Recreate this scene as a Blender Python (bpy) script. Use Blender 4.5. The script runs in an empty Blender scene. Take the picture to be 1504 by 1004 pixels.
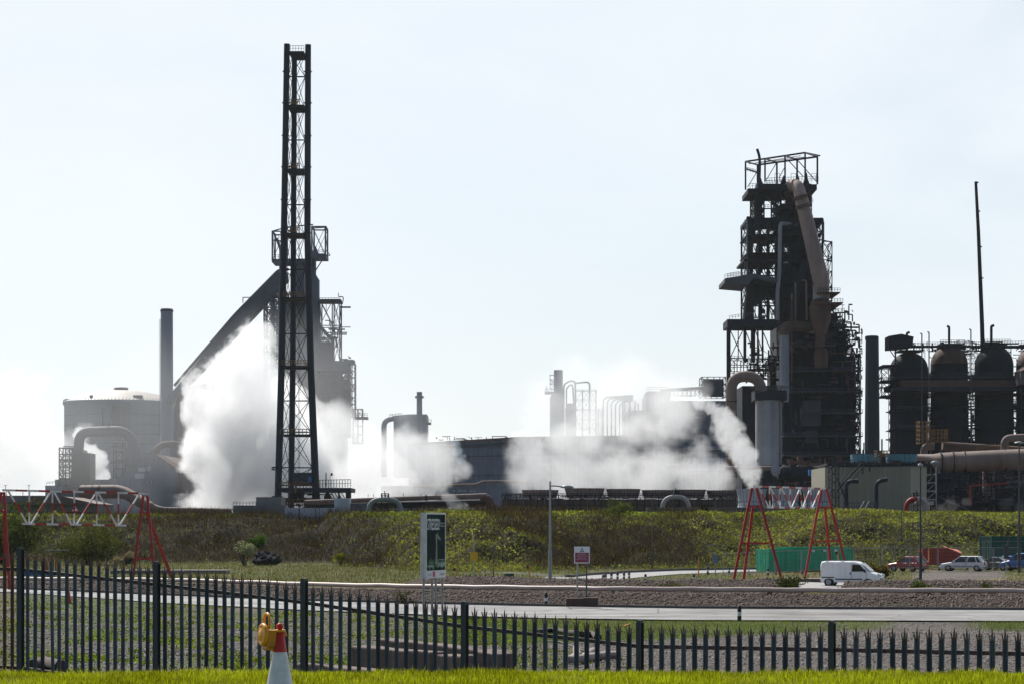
SUN_EL,SUN_AZ,SUN_E=46.0,-28.0,4.6   # degrees; azimuth from straight ahead (+Y), minus = left
SKYS,EXPO=.08,.36
CL0,CL1,CLC=.66,.98,(8.9,9.5,9.95)
HAZE=.00003
import bpy, bmesh, math, random
import numpy as np
from mathutils import Vector, Matrix, noise as mnoise
random.seed(7); RNG = np.random.default_rng(11)
PX, CX, HY, CZ = 3000.0, 752.0, 774.0, 4.2      # focal length in photo pixels, horizon row, eye height
sc = bpy.context.scene
col = sc.collection
def W(px, py, d): return Vector(((px-CX)/PX*d, d, CZ+(HY-py)/PX*d))
def GX(px, d): return (px-CX)/PX*d
def GZ(py, d): return CZ+(HY-py)/PX*d
R = math.radians

# ------------------------------------------------------------------ mesh builder
class MB:
    def __init__(s): s.v=[]; s.f=[]; s.m=[]; s.sm=[]; s.k=0
    def add(s, vs, fs, smooth=False, k=None):
        o=len(s.v); s.v.extend([tuple(p) for p in vs])
        for f in fs: s.f.append([i+o for i in f]); s.m.append(s.k if k is None else k); s.sm.append(smooth)
    def bx(s, x0,x1,y0,y1,z0,z1,k=None):
        if x0>x1: x0,x1=x1,x0
        if z0>z1: z0,z1=z1,z0
        if y0>y1: y0,y1=y1,y0
        v=[(x0,y0,z0),(x1,y0,z0),(x1,y1,z0),(x0,y1,z0),(x0,y0,z1),(x1,y0,z1),(x1,y1,z1),(x0,y1,z1)]
        s.add(v,[(3,2,1,0),(4,5,6,7),(0,1,5,4),(1,2,6,5),(2,3,7,6),(3,0,4,7)],k=k); return s
    def obx(s, c, ax, ay, az, k=None):   # oriented box from centre and half-axis vectors
        c=Vector(c); v=[]
        for sz in(-1,1):
            for sx,sy in((-1,-1),(1,-1),(1,1),(-1,1)): v.append(c+ax*sx+ay*sy+az*sz)
        s.add(v,[(3,2,1,0),(4,5,6,7),(0,1,5,4),(1,2,6,5),(2,3,7,6),(3,0,4,7)],k=k); return s
    def bar(s, p, q, w, h=None, k=None):
        p=Vector(p); q=Vector(q); d=q-p; L=d.length
        if L<1e-5: return s
        d/=L; up=Vector((0,0,1)) if abs(d.z)<.95 else Vector((0,1,0))
        a=d.cross(up).normalized(); b=a.cross(d).normalized(); h=w if h is None else h
        return s.obx((p+q)/2, a*(w/2), d*(L/2), b*(h/2), k=k)
    def tube(s, p, q, r0, r1=None, n=10, caps=True, k=None):
        return s.pipe([p,q],[r0,r0 if r1 is None else r1],n,caps,k=k)
    def pipe(s, pts, r, n=12, caps=True, k=None):
        pts=[Vector(p) for p in pts]; m=len(pts)
        rs=r if isinstance(r,(list,tuple)) else [r]*m
        t0=(pts[1]-pts[0]).normalized(); up=Vector((0,0,1)) if abs(t0.z)<.9 else Vector((0,1,0))
        a=t0.cross(up).normalized(); vs=[]; pt=t0
        for i in range(m):
            t=((pts[min(i+1,m-1)]-pts[i]).normalized()+(pts[i]-pts[max(i-1,0)]).normalized())
            t=t.normalized() if t.length>1e-6 else pt
            ax=pt.cross(t)
            if ax.length>1e-6: a=Matrix.Rotation(pt.angle(t),3,ax.normalized())@a
            pt=t; b=t.cross(a).normalized()
            sc_=1.0
            if 0<i<m-1:
                c_=(pts[i+1]-pts[i]).normalized().dot(t); sc_=1/max(c_,.6)
            for j in range(n):
                an=2*math.pi*j/n; vs.append(pts[i]+(a*math.cos(an)+b*math.sin(an))*rs[i])
        fs=[]
        for i in range(m-1):
            for j in range(n):
                fs.append((i*n+j,i*n+(j+1)%n,(i+1)*n+(j+1)%n,(i+1)*n+j))
        s.add(vs,fs,smooth=True,k=k)
        if caps:
            s.add(vs[:n],[tuple(range(n-1,-1,-1))],k=k); s.add(vs[-n:],[tuple(range(n))],k=k)
        return s
    def lathe(s, c, prof, n=20, caps=True, k=None, sx=1, sy=1):
        c=Vector(c); vs=[]
        for r,z in prof:
            for j in range(n):
                a=2*math.pi*j/n; vs.append(c+Vector((r*math.cos(a)*sx,r*math.sin(a)*sy,z)))
        fs=[]
        for i in range(len(prof)-1):
            for j in range(n): fs.append((i*n+j,i*n+(j+1)%n,(i+1)*n+(j+1)%n,(i+1)*n+j))
        s.add(vs,fs,smooth=True,k=k)
        if caps:
            s.add(vs[:n],[tuple(range(n-1,-1,-1))],k=k); s.add(vs[-n:],[tuple(range(n))],k=k)
        return s
    def prism(s, poly, y0, y1, k=None):   # polygon in XZ (counter-clockwise from the front), extruded y0..y1
        n=len(poly); vs=[(x,y0,z) for x,z in poly]+[(x,y1,z) for x,z in poly]
        fs=[tuple(range(n)),tuple(range(2*n-1,n-1,-1))]+[(i,i+n,(i+1)%n+n,(i+1)%n) for i in range(n)]
        s.add(vs,fs,k=k); return s
    def rail(s, p, q, h=1.1, n=4, w=.06, k=None, mid=True):
        p=Vector(p); q=Vector(q); u=Vector((0,0,h))
        s.bar(p+u,q+u,w,k=k)
        if mid: s.bar(p+u*.5,q+u*.5,w*.8,k=k)
        for i in range(n+1):
            a=p.lerp(q,i/n); s.bar(a,a+u,w,k=k)
        return s
    def panel_x(s, A,B,C,D,w,k=None): s.bar(A,C,w,k=k); s.bar(B,D,w,k=k)
    def build(s, name, mats, parent=None, origin=None, bevel=0):
        me=bpy.data.meshes.new(name)
        o=Vector((0,0,0))
        if parent is not None:
            r=parent
            while r.parent is not None: r=r.parent
            o=r.location.copy()
        elif origin is not None: o=Vector(origin)
        elif s.v:
            a=np.array(s.v); o=Vector(((a[:,0].min()+a[:,0].max())/2,(a[:,1].min()+a[:,1].max())/2,a[:,2].min()))
        me.from_pydata([(v[0]-o.x,v[1]-o.y,v[2]-o.z) for v in s.v],[],s.f)
        mats=mats if isinstance(mats,(list,tuple)) else [mats]
        for m in mats: me.materials.append(m)
        me.polygons.foreach_set('material_index',s.m); me.polygons.foreach_set('use_smooth',s.sm)
        ob=bpy.data.objects.new(name,me); col.objects.link(ob)
        if parent is not None: ob.parent=parent
        else: ob.location=o
        if bevel:
            b=ob.modifiers.new('bevel','BEVEL'); b.width=bevel; b.segments=2; b.limit_method='ANGLE'
        return ob
def arc(pts, rad, n=6):
    """round the corners of a polyline"""
    pts=[Vector(p) for p in pts]; out=[pts[0]]
    for i in range(1,len(pts)-1):
        a=(pts[i-1]-pts[i]); b=(pts[i+1]-pts[i]); r=min(rad,a.length*.49,b.length*.49)
        p0=pts[i]+a.normalized()*r; p1=pts[i]+b.normalized()*r
        for k in range(n+1):
            t=k/n; out.append(p0*(1-t)**2+pts[i]*2*t*(1-t)+p1*t*t)
    out.append(pts[-1]); return out
def tag(o, label=None, cat=None, group=None, kind=None):
    if label: o['label']=label
    if cat: o['category']=cat
    if group: o['group']=group
    if kind: o['kind']=kind
    return o
def thing(name, label, cat, loc=(0,0,0), group=None):
    o=bpy.data.objects.new(name,None); col.objects.link(o); o.location=Vector(loc); o.empty_display_size=.3
    return tag(o,label,cat,group)
def copy_tree(o, parent=None):
    c=o.copy(); col.objects.link(c)
    if parent is not None: c.parent=parent
    for ch in list(kids.get(o,[]) or o.children): copy_tree(ch,c)
    return c
kids={}
# ------------------------------------------------------------------ materials
def newmat(name):
    m=bpy.data.materials.new(name); m.use_nodes=True; nt=m.node_tree; nt.nodes.clear()
    out=nt.nodes.new('ShaderNodeOutputMaterial'); return m,nt,out
def N(nt,t,**kw):
    n=nt.nodes.new(t)
    for k,v in kw.items():
        if k in('op','operation'): n.operation=v
        else: setattr(n,k,v)
    return n
def mixc(nt,fac,a,b,mode='MIX'):
    n=nt.nodes.new('ShaderNodeMix'); n.data_type='RGBA'; n.blend_type=mode
    def s(sock,v):
        if isinstance(v,(int,float)): sock.default_value=v
        elif isinstance(v,(tuple,list)): sock.default_value=(*v,1) if len(v)==3 else v
        else: nt.links.new(v,sock)
    s(n.inputs[0],fac); s(n.inputs[6],a); s(n.inputs[7],b); return n.outputs[2]
def ramp(nt,inp,a,b,c0=(0,0,0),c1=(1,1,1)):
    n=nt.nodes.new('ShaderNodeValToRGB'); e=n.color_ramp.elements
    e[0].position=a; e[1].position=b; e[0].color=(*c0,1); e[1].color=(*c1,1); nt.links.new(inp,n.inputs[0]); return n.outputs[0]
def paint(name, c, c2=None, scale=.6, rough=.6, metal=0, streak=True, amount=.6, bump=0, spec=.4, coords='Object', rscale=8):
    """painted or weathered surface: base colour, second colour in patches and vertical streaks"""
    m,nt,out=newmat(name); b=N(nt,'ShaderNodeBsdfPrincipled'); nt.links.new(b.outputs[0],out.inputs[0])
    tc=N(nt,'ShaderNodeTexCoord'); g=N(nt,'ShaderNodeNewGeometry')
    src=g.outputs['Position'] if coords=='World' else tc.outputs['Object']
    c2=c2 or tuple(x*.55 for x in c)
    n1=N(nt,'ShaderNodeTexNoise'); n1.inputs['Scale'].default_value=scale; n1.inputs['Detail'].default_value=6; n1.inputs['Roughness'].default_value=.65
    nt.links.new(src,n1.inputs['Vector'])
    f=ramp(nt,n1.outputs[0],.38,.66)
    if streak:
        mp=N(nt,'ShaderNodeMapping'); mp.inputs['Scale'].default_value=(3.0,3.0,.12); nt.links.new(src,mp.inputs[0])
        n2=N(nt,'ShaderNodeTexNoise'); n2.inputs['Scale'].default_value=scale*1.6; n2.inputs['Detail'].default_value=4
        nt.links.new(mp.outputs[0],n2.inputs['Vector']); f2=ramp(nt,n2.outputs[0],.42,.7)
        f=mixc(nt,.5,f,f2)
    mm=N(nt,'ShaderNodeMath',op='MULTIPLY'); nt.links.new(f,mm.inputs[0]); mm.inputs[1].default_value=amount
    cc=mixc(nt,mm.outputs[0],c,c2)
    nt.links.new(cc,b.inputs['Base Color']); b.inputs['Roughness'].default_value=rough; b.inputs['Metallic'].default_value=metal
    b.inputs['Specular IOR Level'].default_value=spec
    if bump:
        n3=N(nt,'ShaderNodeTexNoise'); n3.inputs['Scale'].default_value=rscale; n3.inputs['Detail'].default_value=5; nt.links.new(src,n3.inputs['Vector'])
        bp=N(nt,'ShaderNodeBump'); bp.inputs['Strength'].default_value=1; bp.inputs['Distance'].default_value=bump
        nt.links.new(n3.outputs[0],bp.inputs['Height']); nt.links.new(bp.outputs[0],b.inputs['Normal'])
    return m
def cladding(name,c,c2,pitch=.6,depth=.06,axis='X',rough=.6,amount=.5):
    m=paint(name,c,c2,scale=.25,rough=rough,amount=amount); nt=m.node_tree
    b=[n for n in nt.nodes if n.type=='BSDF_PRINCIPLED'][0]; g=N(nt,'ShaderNodeNewGeometry')
    w=N(nt,'ShaderNodeTexWave'); w.bands_direction=axis; w.inputs['Scale'].default_value=6.283/(pitch*20)*1.0
    nt.links.new(g.outputs['Position'],w.inputs['Vector'])
    bp=N(nt,'ShaderNodeBump'); bp.inputs['Distance'].default_value=depth; nt.links.new(w.outputs[1],bp.inputs['Height']); nt.links.new(bp.outputs[0],b.inputs['Normal'])
    return m
def leafmat(name, trans=.35, rough=.6, sat=1):
    """foliage: colour comes from the clump colour attribute"""
    m,nt,out=newmat(name); a=N(nt,'ShaderNodeVertexColor'); a.layer_name='col'
    d=N(nt,'ShaderNodeBsdfDiffuse'); t=N(nt,'ShaderNodeBsdfTranslucent'); mx=N(nt,'ShaderNodeMixShader'); mx.inputs[0].default_value=trans
    nt.links.new(a.outputs[0],d.inputs[0]); tc=mixc(nt,1.0,a.outputs[0],(1.25*sat,1.3,.6),'MULTIPLY'); nt.links.new(tc,t.inputs[0])
    nt.links.new(d.outputs[0],mx.inputs[1]); nt.links.new(t.outputs[0],mx.inputs[2]); nt.links.new(mx.outputs[0],out.inputs[0]); return m
def flat_mat(name,c,rough=.5,metal=0,spec=.5):
    m,nt,out=newmat(name); b=N(nt,'ShaderNodeBsdfPrincipled'); nt.links.new(b.outputs[0],out.inputs[0])
    b.inputs['Base Color'].default_value=(*c,1); b.inputs['Roughness'].default_value=rough; b.inputs['Metallic'].default_value=metal; b.inputs['Specular IOR Level'].default_value=spec
    return m
# ------------------------------------------------------------------ scattered foliage
def quads_mesh(name, P, S, C, mat, parent=None, aspect=1.0, up=None, seed=0, tri=False, lean=.35):
    """P (n,3) centres, S (n) sizes, C (n,3) colours -> one mesh of small leaf faces. up: vertical blades"""
    n=len(P); r=np.random.default_rng(seed+5)
    if up is None:
        a=r.normal(size=(n,3)); a/=np.linalg.norm(a,axis=1)[:,None]; b=r.normal(size=(n,3)); b-=a*(a*b).sum(1)[:,None]; b/=np.linalg.norm(b,axis=1)[:,None]
        A=a*(S*.5)[:,None]; B=b*(S*.5*aspect)[:,None]
        V=np.stack([P-A,P-B*.8,P+A,P+B*.8],1); k=4
    else:
        th=r.uniform(0,2*np.pi,n); a=np.stack([np.cos(th),np.sin(th),np.zeros(n)],1); ln=r.normal(size=(n,3))*lean; ln[:,2]=1; ln/=np.linalg.norm(ln,axis=1)[:,None]
        H=ln*S[:,None]; A=a*(S*aspect*.5)[:,None]
        V=np.stack([P-A,P+A,P+H],1); k=3
    root=np.array((0,0,0.))
    if parent is not None:
        q=parent
        while q.parent is not None: q=q.parent
        root=np.array(q.location)
    else: root=np.array([P[:,0].mean(),P[:,1].mean(),P[:,2].min()])
    V=(V-root).reshape(-1,3).astype(np.float32)
    me=bpy.data.meshes.new(name); me.vertices.add(n*k); me.vertices.foreach_set('co',V.ravel())
    me.loops.add(n*k); me.loops.foreach_set('vertex_index',np.arange(n*k,dtype=np.int32))
    me.polygons.add(n); me.polygons.foreach_set('loop_start',np.arange(0,n*k,k,dtype=np.int32))
    me.update(calc_edges=True)
    ca=me.color_attributes.new('col','FLOAT_COLOR','POINT'); cc=np.ones((n,k,4),np.float32); cc[:,:,:3]=C[:,None,:]; ca.data.foreach_set('color',cc.ravel())
    me.materials.append(mat)
    o=bpy.data.objects.new(name,me); col.objects.link(o)
    if parent is not None: o.parent=parent
    else: o.location=root
    return o
def vnoise(x,y,seed=0):
    """smooth value noise, vectorised"""
    xi=np.floor(x).astype(np.int64); yi=np.floor(y).astype(np.int64); fx=x-xi; fy=y-yi
    fx=fx*fx*(3-2*fx); fy=fy*fy*(3-2*fy)
    def h(a,b):
        n=(a*374761393+b*668265263+seed*1442695041)&0x7fffffff; n=((n^(n>>13))*1274126177)&0x7fffffff
        return ((n^(n>>16))&0xffff)/65535.0
    return (h(xi,yi)*(1-fx)+h(xi+1,yi)*fx)*(1-fy)+(h(xi,yi+1)*(1-fx)+h(xi+1,yi+1)*fx)*fy
def fbm(x,y,seed=0,o=4):
    s=0;a=.5
    for i in range(o): s=s+a*vnoise(x*2**i,y*2**i,seed+i*17); a*=.5
    return s/(1-.5**o)
# ------------------------------------------------------------------ terrain
I=np.interp
def fence_depth(px):                     # fence line, oblique
    return np.clip(33.1/(1+ (px-30)*1.99e-4),20,36)
def pxy(x,y): return CX+PX*x/np.maximum(y,20)
def zfence(px): return I(px,[-400,30,230,445,682,940,1222,1504],[1.5,1.42,1.21,.98,.68,.47,.50,.52])
def d_near(px): return I(px,[-900,-300,0,230,450,650,800,1010,1504,2200],[220,160,134,114.5,104,98,95,93,92,93])
def d_far(px): return I(px,[-900,-300,0,230,450,650,800,1010,1504,2200],[230,168,141,127,117,112,109,106,104,104])
def d_pipe(px): return I(px,[-900,-200,0,250,480,650,900,1200,1504,2200],[245,176,152,141,129,121,115,113,112,112])
def y_pipe(px): return I(px,[-900,-200,0,250,480,650,900,1200,1504,2200],[836,844,849,851,858,861,864,866,867,868])
def d_base(px): return I(px,[-900,0,300,470,530,600,700,800,900,1000,1100,1250,1504,2400],[236,236,240,238,212,200,194,198,205,207,209,211,213,216])
def gapf(px): return np.clip(1-np.abs(px-1205)/38,0,1)
def berm2(px): return I(px,[-900,560,640,1504,2400],[.25,.3,1.0,.95,.9])*(1-I(gapf(px),[0,.35,1],[0,.95,.97]))
def sst(t): t=np.clip(t,0,1); return t*t*(3-2*t)
def Hn(x,y):
    x=np.asarray(x,float); y=np.asarray(y,float); px=pxy(x,y)
    zf=zfence(px); dn=d_near(px); df=d_far(px); dp=d_pipe(px); db=d_base(px)
    verge=2.46+.03*fbm(x*.8,y*.8,3)
    t1=sst((y-24.0)/2.4)
    t2=np.clip((y-35)/(dn-5-35),0,1)
    zg=zf*(1-t2)**1.1+.13*(fbm(x*.35,y*.35,5)-.5)*np.clip((dn-y)/15,0,1)+.05*(fbm(x*1.6,y*1.6,6)-.5)*np.clip((dn-y)/15,0,1)
    z=verge*(1-t1)+zg*t1
    road=sst((y-(dn-1.6))/1.2)
    z=z*(1-road)+(-.09)*road
    # dark cinder bank carrying the pipe
    zb=GZ(y_pipe(px),dp)-.28
    up=sst((y-(df+.55))/(dp-df-2))
    bn=(fbm(x*.45,y*.45,8)-.5)
    z=np.where(y>df+.5,-.09+(zb+.09)*up+.35*bn*up*sst((dp-1.0-y)/2+.5)+.10*(fbm(x*2,y*2,9)-.5)*up*(y<dp-.5),z)
    b2=berm2(px); q=np.clip((y-dp-1.0)/6,0,1); fall=sst((y-dp-11)/8)
    zb2=zb+(b2-zb)*sst(q)+.3*bn*sst(q)
    zfar=.05*(fbm(x*.3,y*.3,4)-.5)
    z=np.where(y>dp+.6,zb2*(1-fall)+zfar*fall,z)
    # embankment up to the works plateau
    t=(y-db)/27
    top=5.55+.35*(fbm(x*.07,y*.02,12)-.5)*2+I(px,[1100,1170,1290,1340],[0,.35,.35,0])
    lump=(fbm(x*.14,y*.14,14)-.5)*3.8*np.sin(np.pi*np.clip(t,0,1))+(fbm(x*.5,y*.5,15)-.5)*.7*np.clip(t*4,0,1)*np.clip(1.6-t,0,1)
    e=sst(t*.95+.03)**.85
    top=top+(5.3-top)*sst((t-1.2)/1)
    z=np.where(t>0,zfar+(top-zfar)*e+lump,z)
    z=np.where(t>2.5,5.3,z)
    return z
def H(x,y): return float(Hn(np.array([x]),np.array([y]))[0])
def rowsy():
    r=[-30,-10,0,6,12,16]+list(np.arange(18,24,.5))+list(np.arange(24,36,.3))+list(np.arange(36,90,.55))+list(np.arange(90,160,.33))+list(np.arange(160,200,1.0))+list(np.arange(200,272,.6))
    y=275
    while y<6000: r.append(y); y*=1.12
    return np.array(r)
Y=rowsy(); U=np.concatenate([np.linspace(-1.2,-.32,30,endpoint=False),np.arange(-.32,.32,.0011),np.linspace(.32,1.2,30)])
YY,UU=np.meshgrid(Y,U,indexing='ij'); XX=UU*np.maximum(YY,20); ZZ=Hn(XX,YY)
nr,nc=YY.shape
PXX=pxy(XX,YY)
def zone(x,y,z):
    """real ground cover colours"""
    px=pxy(x,y); n1=fbm(x*.5,y*.25,31)[...,None]; n2=fbm(x*.12,y*.08,33)[...,None]
    C=np.zeros(x.shape+(3,))
    gravel=np.array((.125,.11,.10))*(.75+.6*n1); grass=np.array((.075,.095,.02))*(.7+.6*n1); dark=np.array((.055,.038,.029))*(.7+.7*n1); dry=np.array((.14,.12,.07))*(.7+.6*n1)
    verge=np.array((.12,.2,.02))+0*n1
    dn=d_near(px); df=d_far(px); dp=d_pipe(px); db=d_base(px)
    def m(c,base): c=np.clip(c,0,1)[...,None]; return base*(1-c)+col_*c
    C[:]=gravel
    # weeds over gravel to the left
    wl=sst(I(px,[-500,650,850],[1,1,.0])*1.6*(fbm(x*.4,y*.2,41)-.33)*2.2)*(y>26); C=C*(1-wl[...,None]*.8)+grass*wl[...,None]*.8
    g2=I(px,[600,660,1150,1290,1330,1400,1470],[0,1,1,.6,0,0,1])*sst((y-I(px,[600,900,1290,1500],[66,70,82,80]))/4)*(y<dn-.4)
    C=C*(1-g2[...,None])+grass*.9*g2[...,None]
    g3=(y>df+.2)&(y<dp+20); C=np.where(g3[...,None],dark,C)
    lf=(sst((620-px)/60)*sst((y-dp-3)/3)); C=C*(1-lf[...,None])+(dry*n2*1.6+grass*(1-n2))*lf[...,None]*1
    far=(y>dp+17)&(y<db+3); C=np.where(far[...,None],dry*.75*n2*1.5+grass*(1-n2),C)
    cp=sst(1-np.maximum(np.abs(px-1410)/75,np.abs(y-176)/26)**6)*(px>1200); C=C*(1-cp[...,None])+gravel*1.1*cp[...,None]
    gt=((px>690)&(px<880)&(y>166)&(y<196)); gk=(sst(1-np.abs(y-I(px,[690,760,880],[196,186,166]))/6)*((px>700)&(px<880)))[...,None]; C=C*(1-gk)+gravel*.9*gk
    e=sst((y-db)/2)[...,None]; scrub=np.array((.03,.028,.014))*(.6+.9*n1); C=C*(1-e)+scrub*e
    pl=(y>275)[...,None]; C=np.where(pl,np.array((.12,.11,.10)),C)
    vg=sst((24.6-y)/.4)[...,None]; C=C*(1-vg)+verge*vg
    return np.clip(C,0,1)
CC=zone(XX,YY,ZZ)
me=bpy.data.meshes.new('ground'); me.vertices.add(nr*nc)
me.vertices.foreach_set('co',np.stack([XX,YY,ZZ],-1).astype(np.float32).ravel())
ii=np.arange(nr*nc).reshape(nr,nc); F=np.stack([ii[:-1,:-1],ii[:-1,1:],ii[1:,1:],ii[1:,:-1]],-1).reshape(-1,4)
me.loops.add(F.size); me.loops.foreach_set('vertex_index',F.ravel().astype(np.int32)); me.polygons.add(len(F)); me.polygons.foreach_set('loop_start',np.arange(0,F.size,4,dtype=np.int32))
me.update(calc_edges=True); me.polygons.foreach_set('use_smooth',[True]*len(F))
ca=me.color_attributes.new('col','FLOAT_COLOR','POINT'); ca.data.foreach_set('color',np.concatenate([CC,np.ones(CC.shape[:2]+(1,))],-1).astype(np.float32).ravel())
def ground_mat():
    m,nt,out=newmat('earth_gravel_grass'); b=N(nt,'ShaderNodeBsdfPrincipled'); nt.links.new(b.outputs[0],out.inputs[0]); b.inputs['Roughness'].default_value=.95; b.inputs['Specular IOR Level'].default_value=.15
    a=N(nt,'ShaderNodeVertexColor'); a.layer_name='col'; g=N(nt,'ShaderNodeNewGeometry')
    n1=N(nt,'ShaderNodeTexNoise'); n1.inputs['Scale'].default_value=4.5; n1.inputs['Detail'].default_value=8; n1.inputs['Roughness'].default_value=.8; nt.links.new(g.outputs['Position'],n1.inputs['Vector'])
    v=N(nt,'ShaderNodeTexVoronoi'); v.inputs['Scale'].default_value=9; nt.links.new(g.outputs['Position'],v.inputs['Vector'])
    f=ramp(nt,n1.outputs[0],.36,.66,(.10,.10,.10),(1.75,1.7,1.65))
    c=mixc(nt,1.0,a.outputs[0],f,'MULTIPLY')
    f2=ramp(nt,v.outputs['Color'],.1,.95,(.6,.6,.6),(1.5,1.5,1.5)); c=mixc(nt,1.0,c,f2,'MULTIPLY')
    nt.links.new(c,b.inputs['Base Color'])
    bp=N(nt,'ShaderNodeBump'); bp.inputs['Distance'].default_value=.12; bp.inputs['Strength'].default_value=.9
    nt.links.new(n1.outputs[0],bp.inputs['Height'])
    nt.links.new(bp.outputs[0],b.inputs['Normal']); return m
me.materials.append(ground_mat())
gr=bpy.data.objects.new('ground',me); col.objects.link(gr); tag(gr,kind='structure')
def strip(name,near,far,mat,z=0.0,rows=3,n=160,x0=-900,x1=2200,drape=None):
    """a road surface between two depth curves given over the view fan"""
    vs=[];fs=[]
    ps=np.linspace(x0,x1,n)
    for p in ps:
        a=near(p);b=far(p)
        for k in range(rows):
            d=a+(b-a)*k/(rows-1); x=GX(p,d); zz=z if drape is None else drape(x,d)
            vs.append((x,d,zz))
    for i in range(n-1):
        for k in range(rows-1): q=i*rows+k; fs.append((q,q+rows,q+rows+1,q+1))
    mb=MB(); mb.add(vs,fs,smooth=True); return mb.build(name,mat)
asphalt=paint('worn_asphalt',(.30,.29,.28),(.17,.165,.16),scale=.35,rough=.85,streak=False,amount=1.0,coords='World',bump=.01,rscale=14)
def _wear():
    nt=asphalt.node_tree; b=[n for n in nt.nodes if n.type=='BSDF_PRINCIPLED'][0]; l=b.inputs['Base Color'].links[0].from_socket; g=N(nt,'ShaderNodeNewGeometry')
    mp=N(nt,'ShaderNodeMapping'); mp.inputs['Scale'].default_value=(.05,.9,1); nt.links.new(g.outputs['Position'],mp.inputs[0])
    nz=N(nt,'ShaderNodeTexNoise'); nz.inputs['Scale'].default_value=1; nz.inputs['Detail'].default_value=5; nt.links.new(mp.outputs[0],nz.inputs['Vector'])
    c=mixc(nt,1.0,l,ramp(nt,nz.outputs[0],.4,.62,(.62,.61,.60),(1.1,1.1,1.1)),'MULTIPLY')
    v=N(nt,'ShaderNodeTexVoronoi'); v.feature='DISTANCE_TO_EDGE'; v.inputs['Scale'].default_value=.22; nt.links.new(g.outputs['Position'],v.inputs['Vector'])
    c=mixc(nt,1.0,c,ramp(nt,v.outputs[0],.006,.014,(.55,.55,.55),(1,1,1)),'MULTIPLY'); nt.links.new(c,b.inputs['Base Color'])
_wear()
whiteline=paint('road_line_paint',(.6,.6,.58),(.4,.4,.38),scale=2,rough=.7,streak=False)
kerbmat=paint('kerb_concrete',(.10,.095,.09),(.05,.05,.05),scale=1.5,rough=.9,streak=False)
tag(strip('road',lambda p:d_near(p),lambda p:d_far(p),asphalt,z=0.0),kind='structure')
tag(strip('road_markings',lambda p:d_near(p)+.75,lambda p:d_near(p)+.9,whiteline,z=0.005,rows=2,n=500),kind='structure')
def kerbf(name,dfun,h=.13,w=.16,x0=-900,x1=2200,n=240,zz=0.0):
    mb=MB(); vs=[]; ps=np.linspace(x0,x1,n)
    for p in ps:
        d=dfun(p); x=GX(p,d); x2=GX(p,d+w)
        z0=zz
        vs+= [(x,d,z0-.1),(x,d,z0+h),(x2,d+w,z0+h),(x2,d+w,z0-.1)]
    fs=[]
    for i in range(n-1):
        q=i*4
        for k in range(3): fs.append((q+k,q+4+k,q+5+k,q+1+k))
    mb.add(vs,fs); return tag(mb.build(name,kerbmat),kind='structure')
kerbf('kerb',lambda p:d_far(p)+.02)
# service road behind the cinder bank
def sr_near(p): return I(p,[790,840,870,930,1000,1135,1240],[170,158,155.5,168,182.6,195,198])
def sr_far(p): return I(p,[790,840,870,930,1000,1135,1240],[172,170,178,188,197,203,205])
srd=paint('service_road_asphalt',(.30,.29,.28),(.2,.2,.19),scale=.6,rough=.85,streak=False,coords='World')
def drp(off): return lambda x,d: H(x,d)+off
tag(strip('service_road',sr_near,sr_far,srd,rows=14,n=100,x0=800,x1=1240,drape=drp(.06)),kind='structure')
def kerb2(name,dfun,x0,x1):
    mb=MB(); vs=[]; ps=np.linspace(x0,x1,80)
    for p in ps:
        d=dfun(p); x=GX(p,d); x2=GX(p,d+.3); z=H(x,d)
        vs+=[(x,d,z-.1),(x,d,z+.26),(x2,d+.3,z+.26),(x2,d+.3,z-.1)]
    fs=[(i*4+k,i*4+4+k,i*4+5+k,i*4+1+k) for i in range(79) for k in range(3)]
    mb.add(vs,fs); return tag(mb.build(name,kerbmat),kind='structure')
kerb2('kerb',lambda p:sr_far(p)+.05,830,1240)
tag(strip('road',lambda p:I(p,[1140,1400],[139,139]),lambda p:I(p,[1140,1400],[156,153]),srd,rows=12,n=60,x0=1150,x1=1330,drape=drp(.05)),kind='structure')
# ------------------------------------------------------------------ shared materials
M={}
M['fence']=paint('galvanised_green_grey',(.085,.12,.13),(.05,.065,.07),scale=3,rough=.55,amount=.7,streak=True)
def _pale():
    m=M['fence']; nt=m.node_tree; b=[n for n in nt.nodes if n.type=='BSDF_PRINCIPLED'][0]; l=b.inputs['Base Color'].links[0].from_socket
    oi=N(nt,'ShaderNodeObjectInfo'); r1=ramp(nt,oi.outputs['Random'],0,1,(.6,.6,.62),(1.35,1.3,1.3)); c=mixc(nt,1.0,l,r1,'MULTIPLY')
    tc=N(nt,'ShaderNodeTexCoord'); sp=N(nt,'ShaderNodeSeparateXYZ'); nt.links.new(tc.outputs['Object'],sp.inputs[0])
    nz=N(nt,'ShaderNodeTexNoise'); nz.inputs['Scale'].default_value=9; nt.links.new(tc.outputs['Object'],nz.inputs['Vector'])
    ad=N(nt,'ShaderNodeMath',op='MULTIPLY_ADD'); nt.links.new(nz.outputs[0],ad.inputs[0]); ad.inputs[1].default_value=.5; nt.links.new(sp.outputs[2],ad.inputs[2])
    f=ramp(nt,ad.outputs[0],.02,.22); c=mixc(nt,f,c,(.13,.075,.05)); nt.links.new(c,b.inputs['Base Color'])
_pale()
M['post']=paint('dark_fence_steel',(.045,.06,.062),(.03,.035,.035),scale=3,rough=.6)
M['railrust']=paint('rusty_rail',(.10,.07,.06),(.05,.04,.04),scale=4,rough=.7)
M['conered']=paint('cone_red_plastic',(.60,.02,.012),(.30,.03,.025),scale=9,rough=.5,streak=False,amount=.7)
M['conewhite']=paint('cone_reflective_sleeve',(.74,.70,.78),(.42,.40,.42),scale=7,rough=.35,streak=False,amount=.7)
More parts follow.
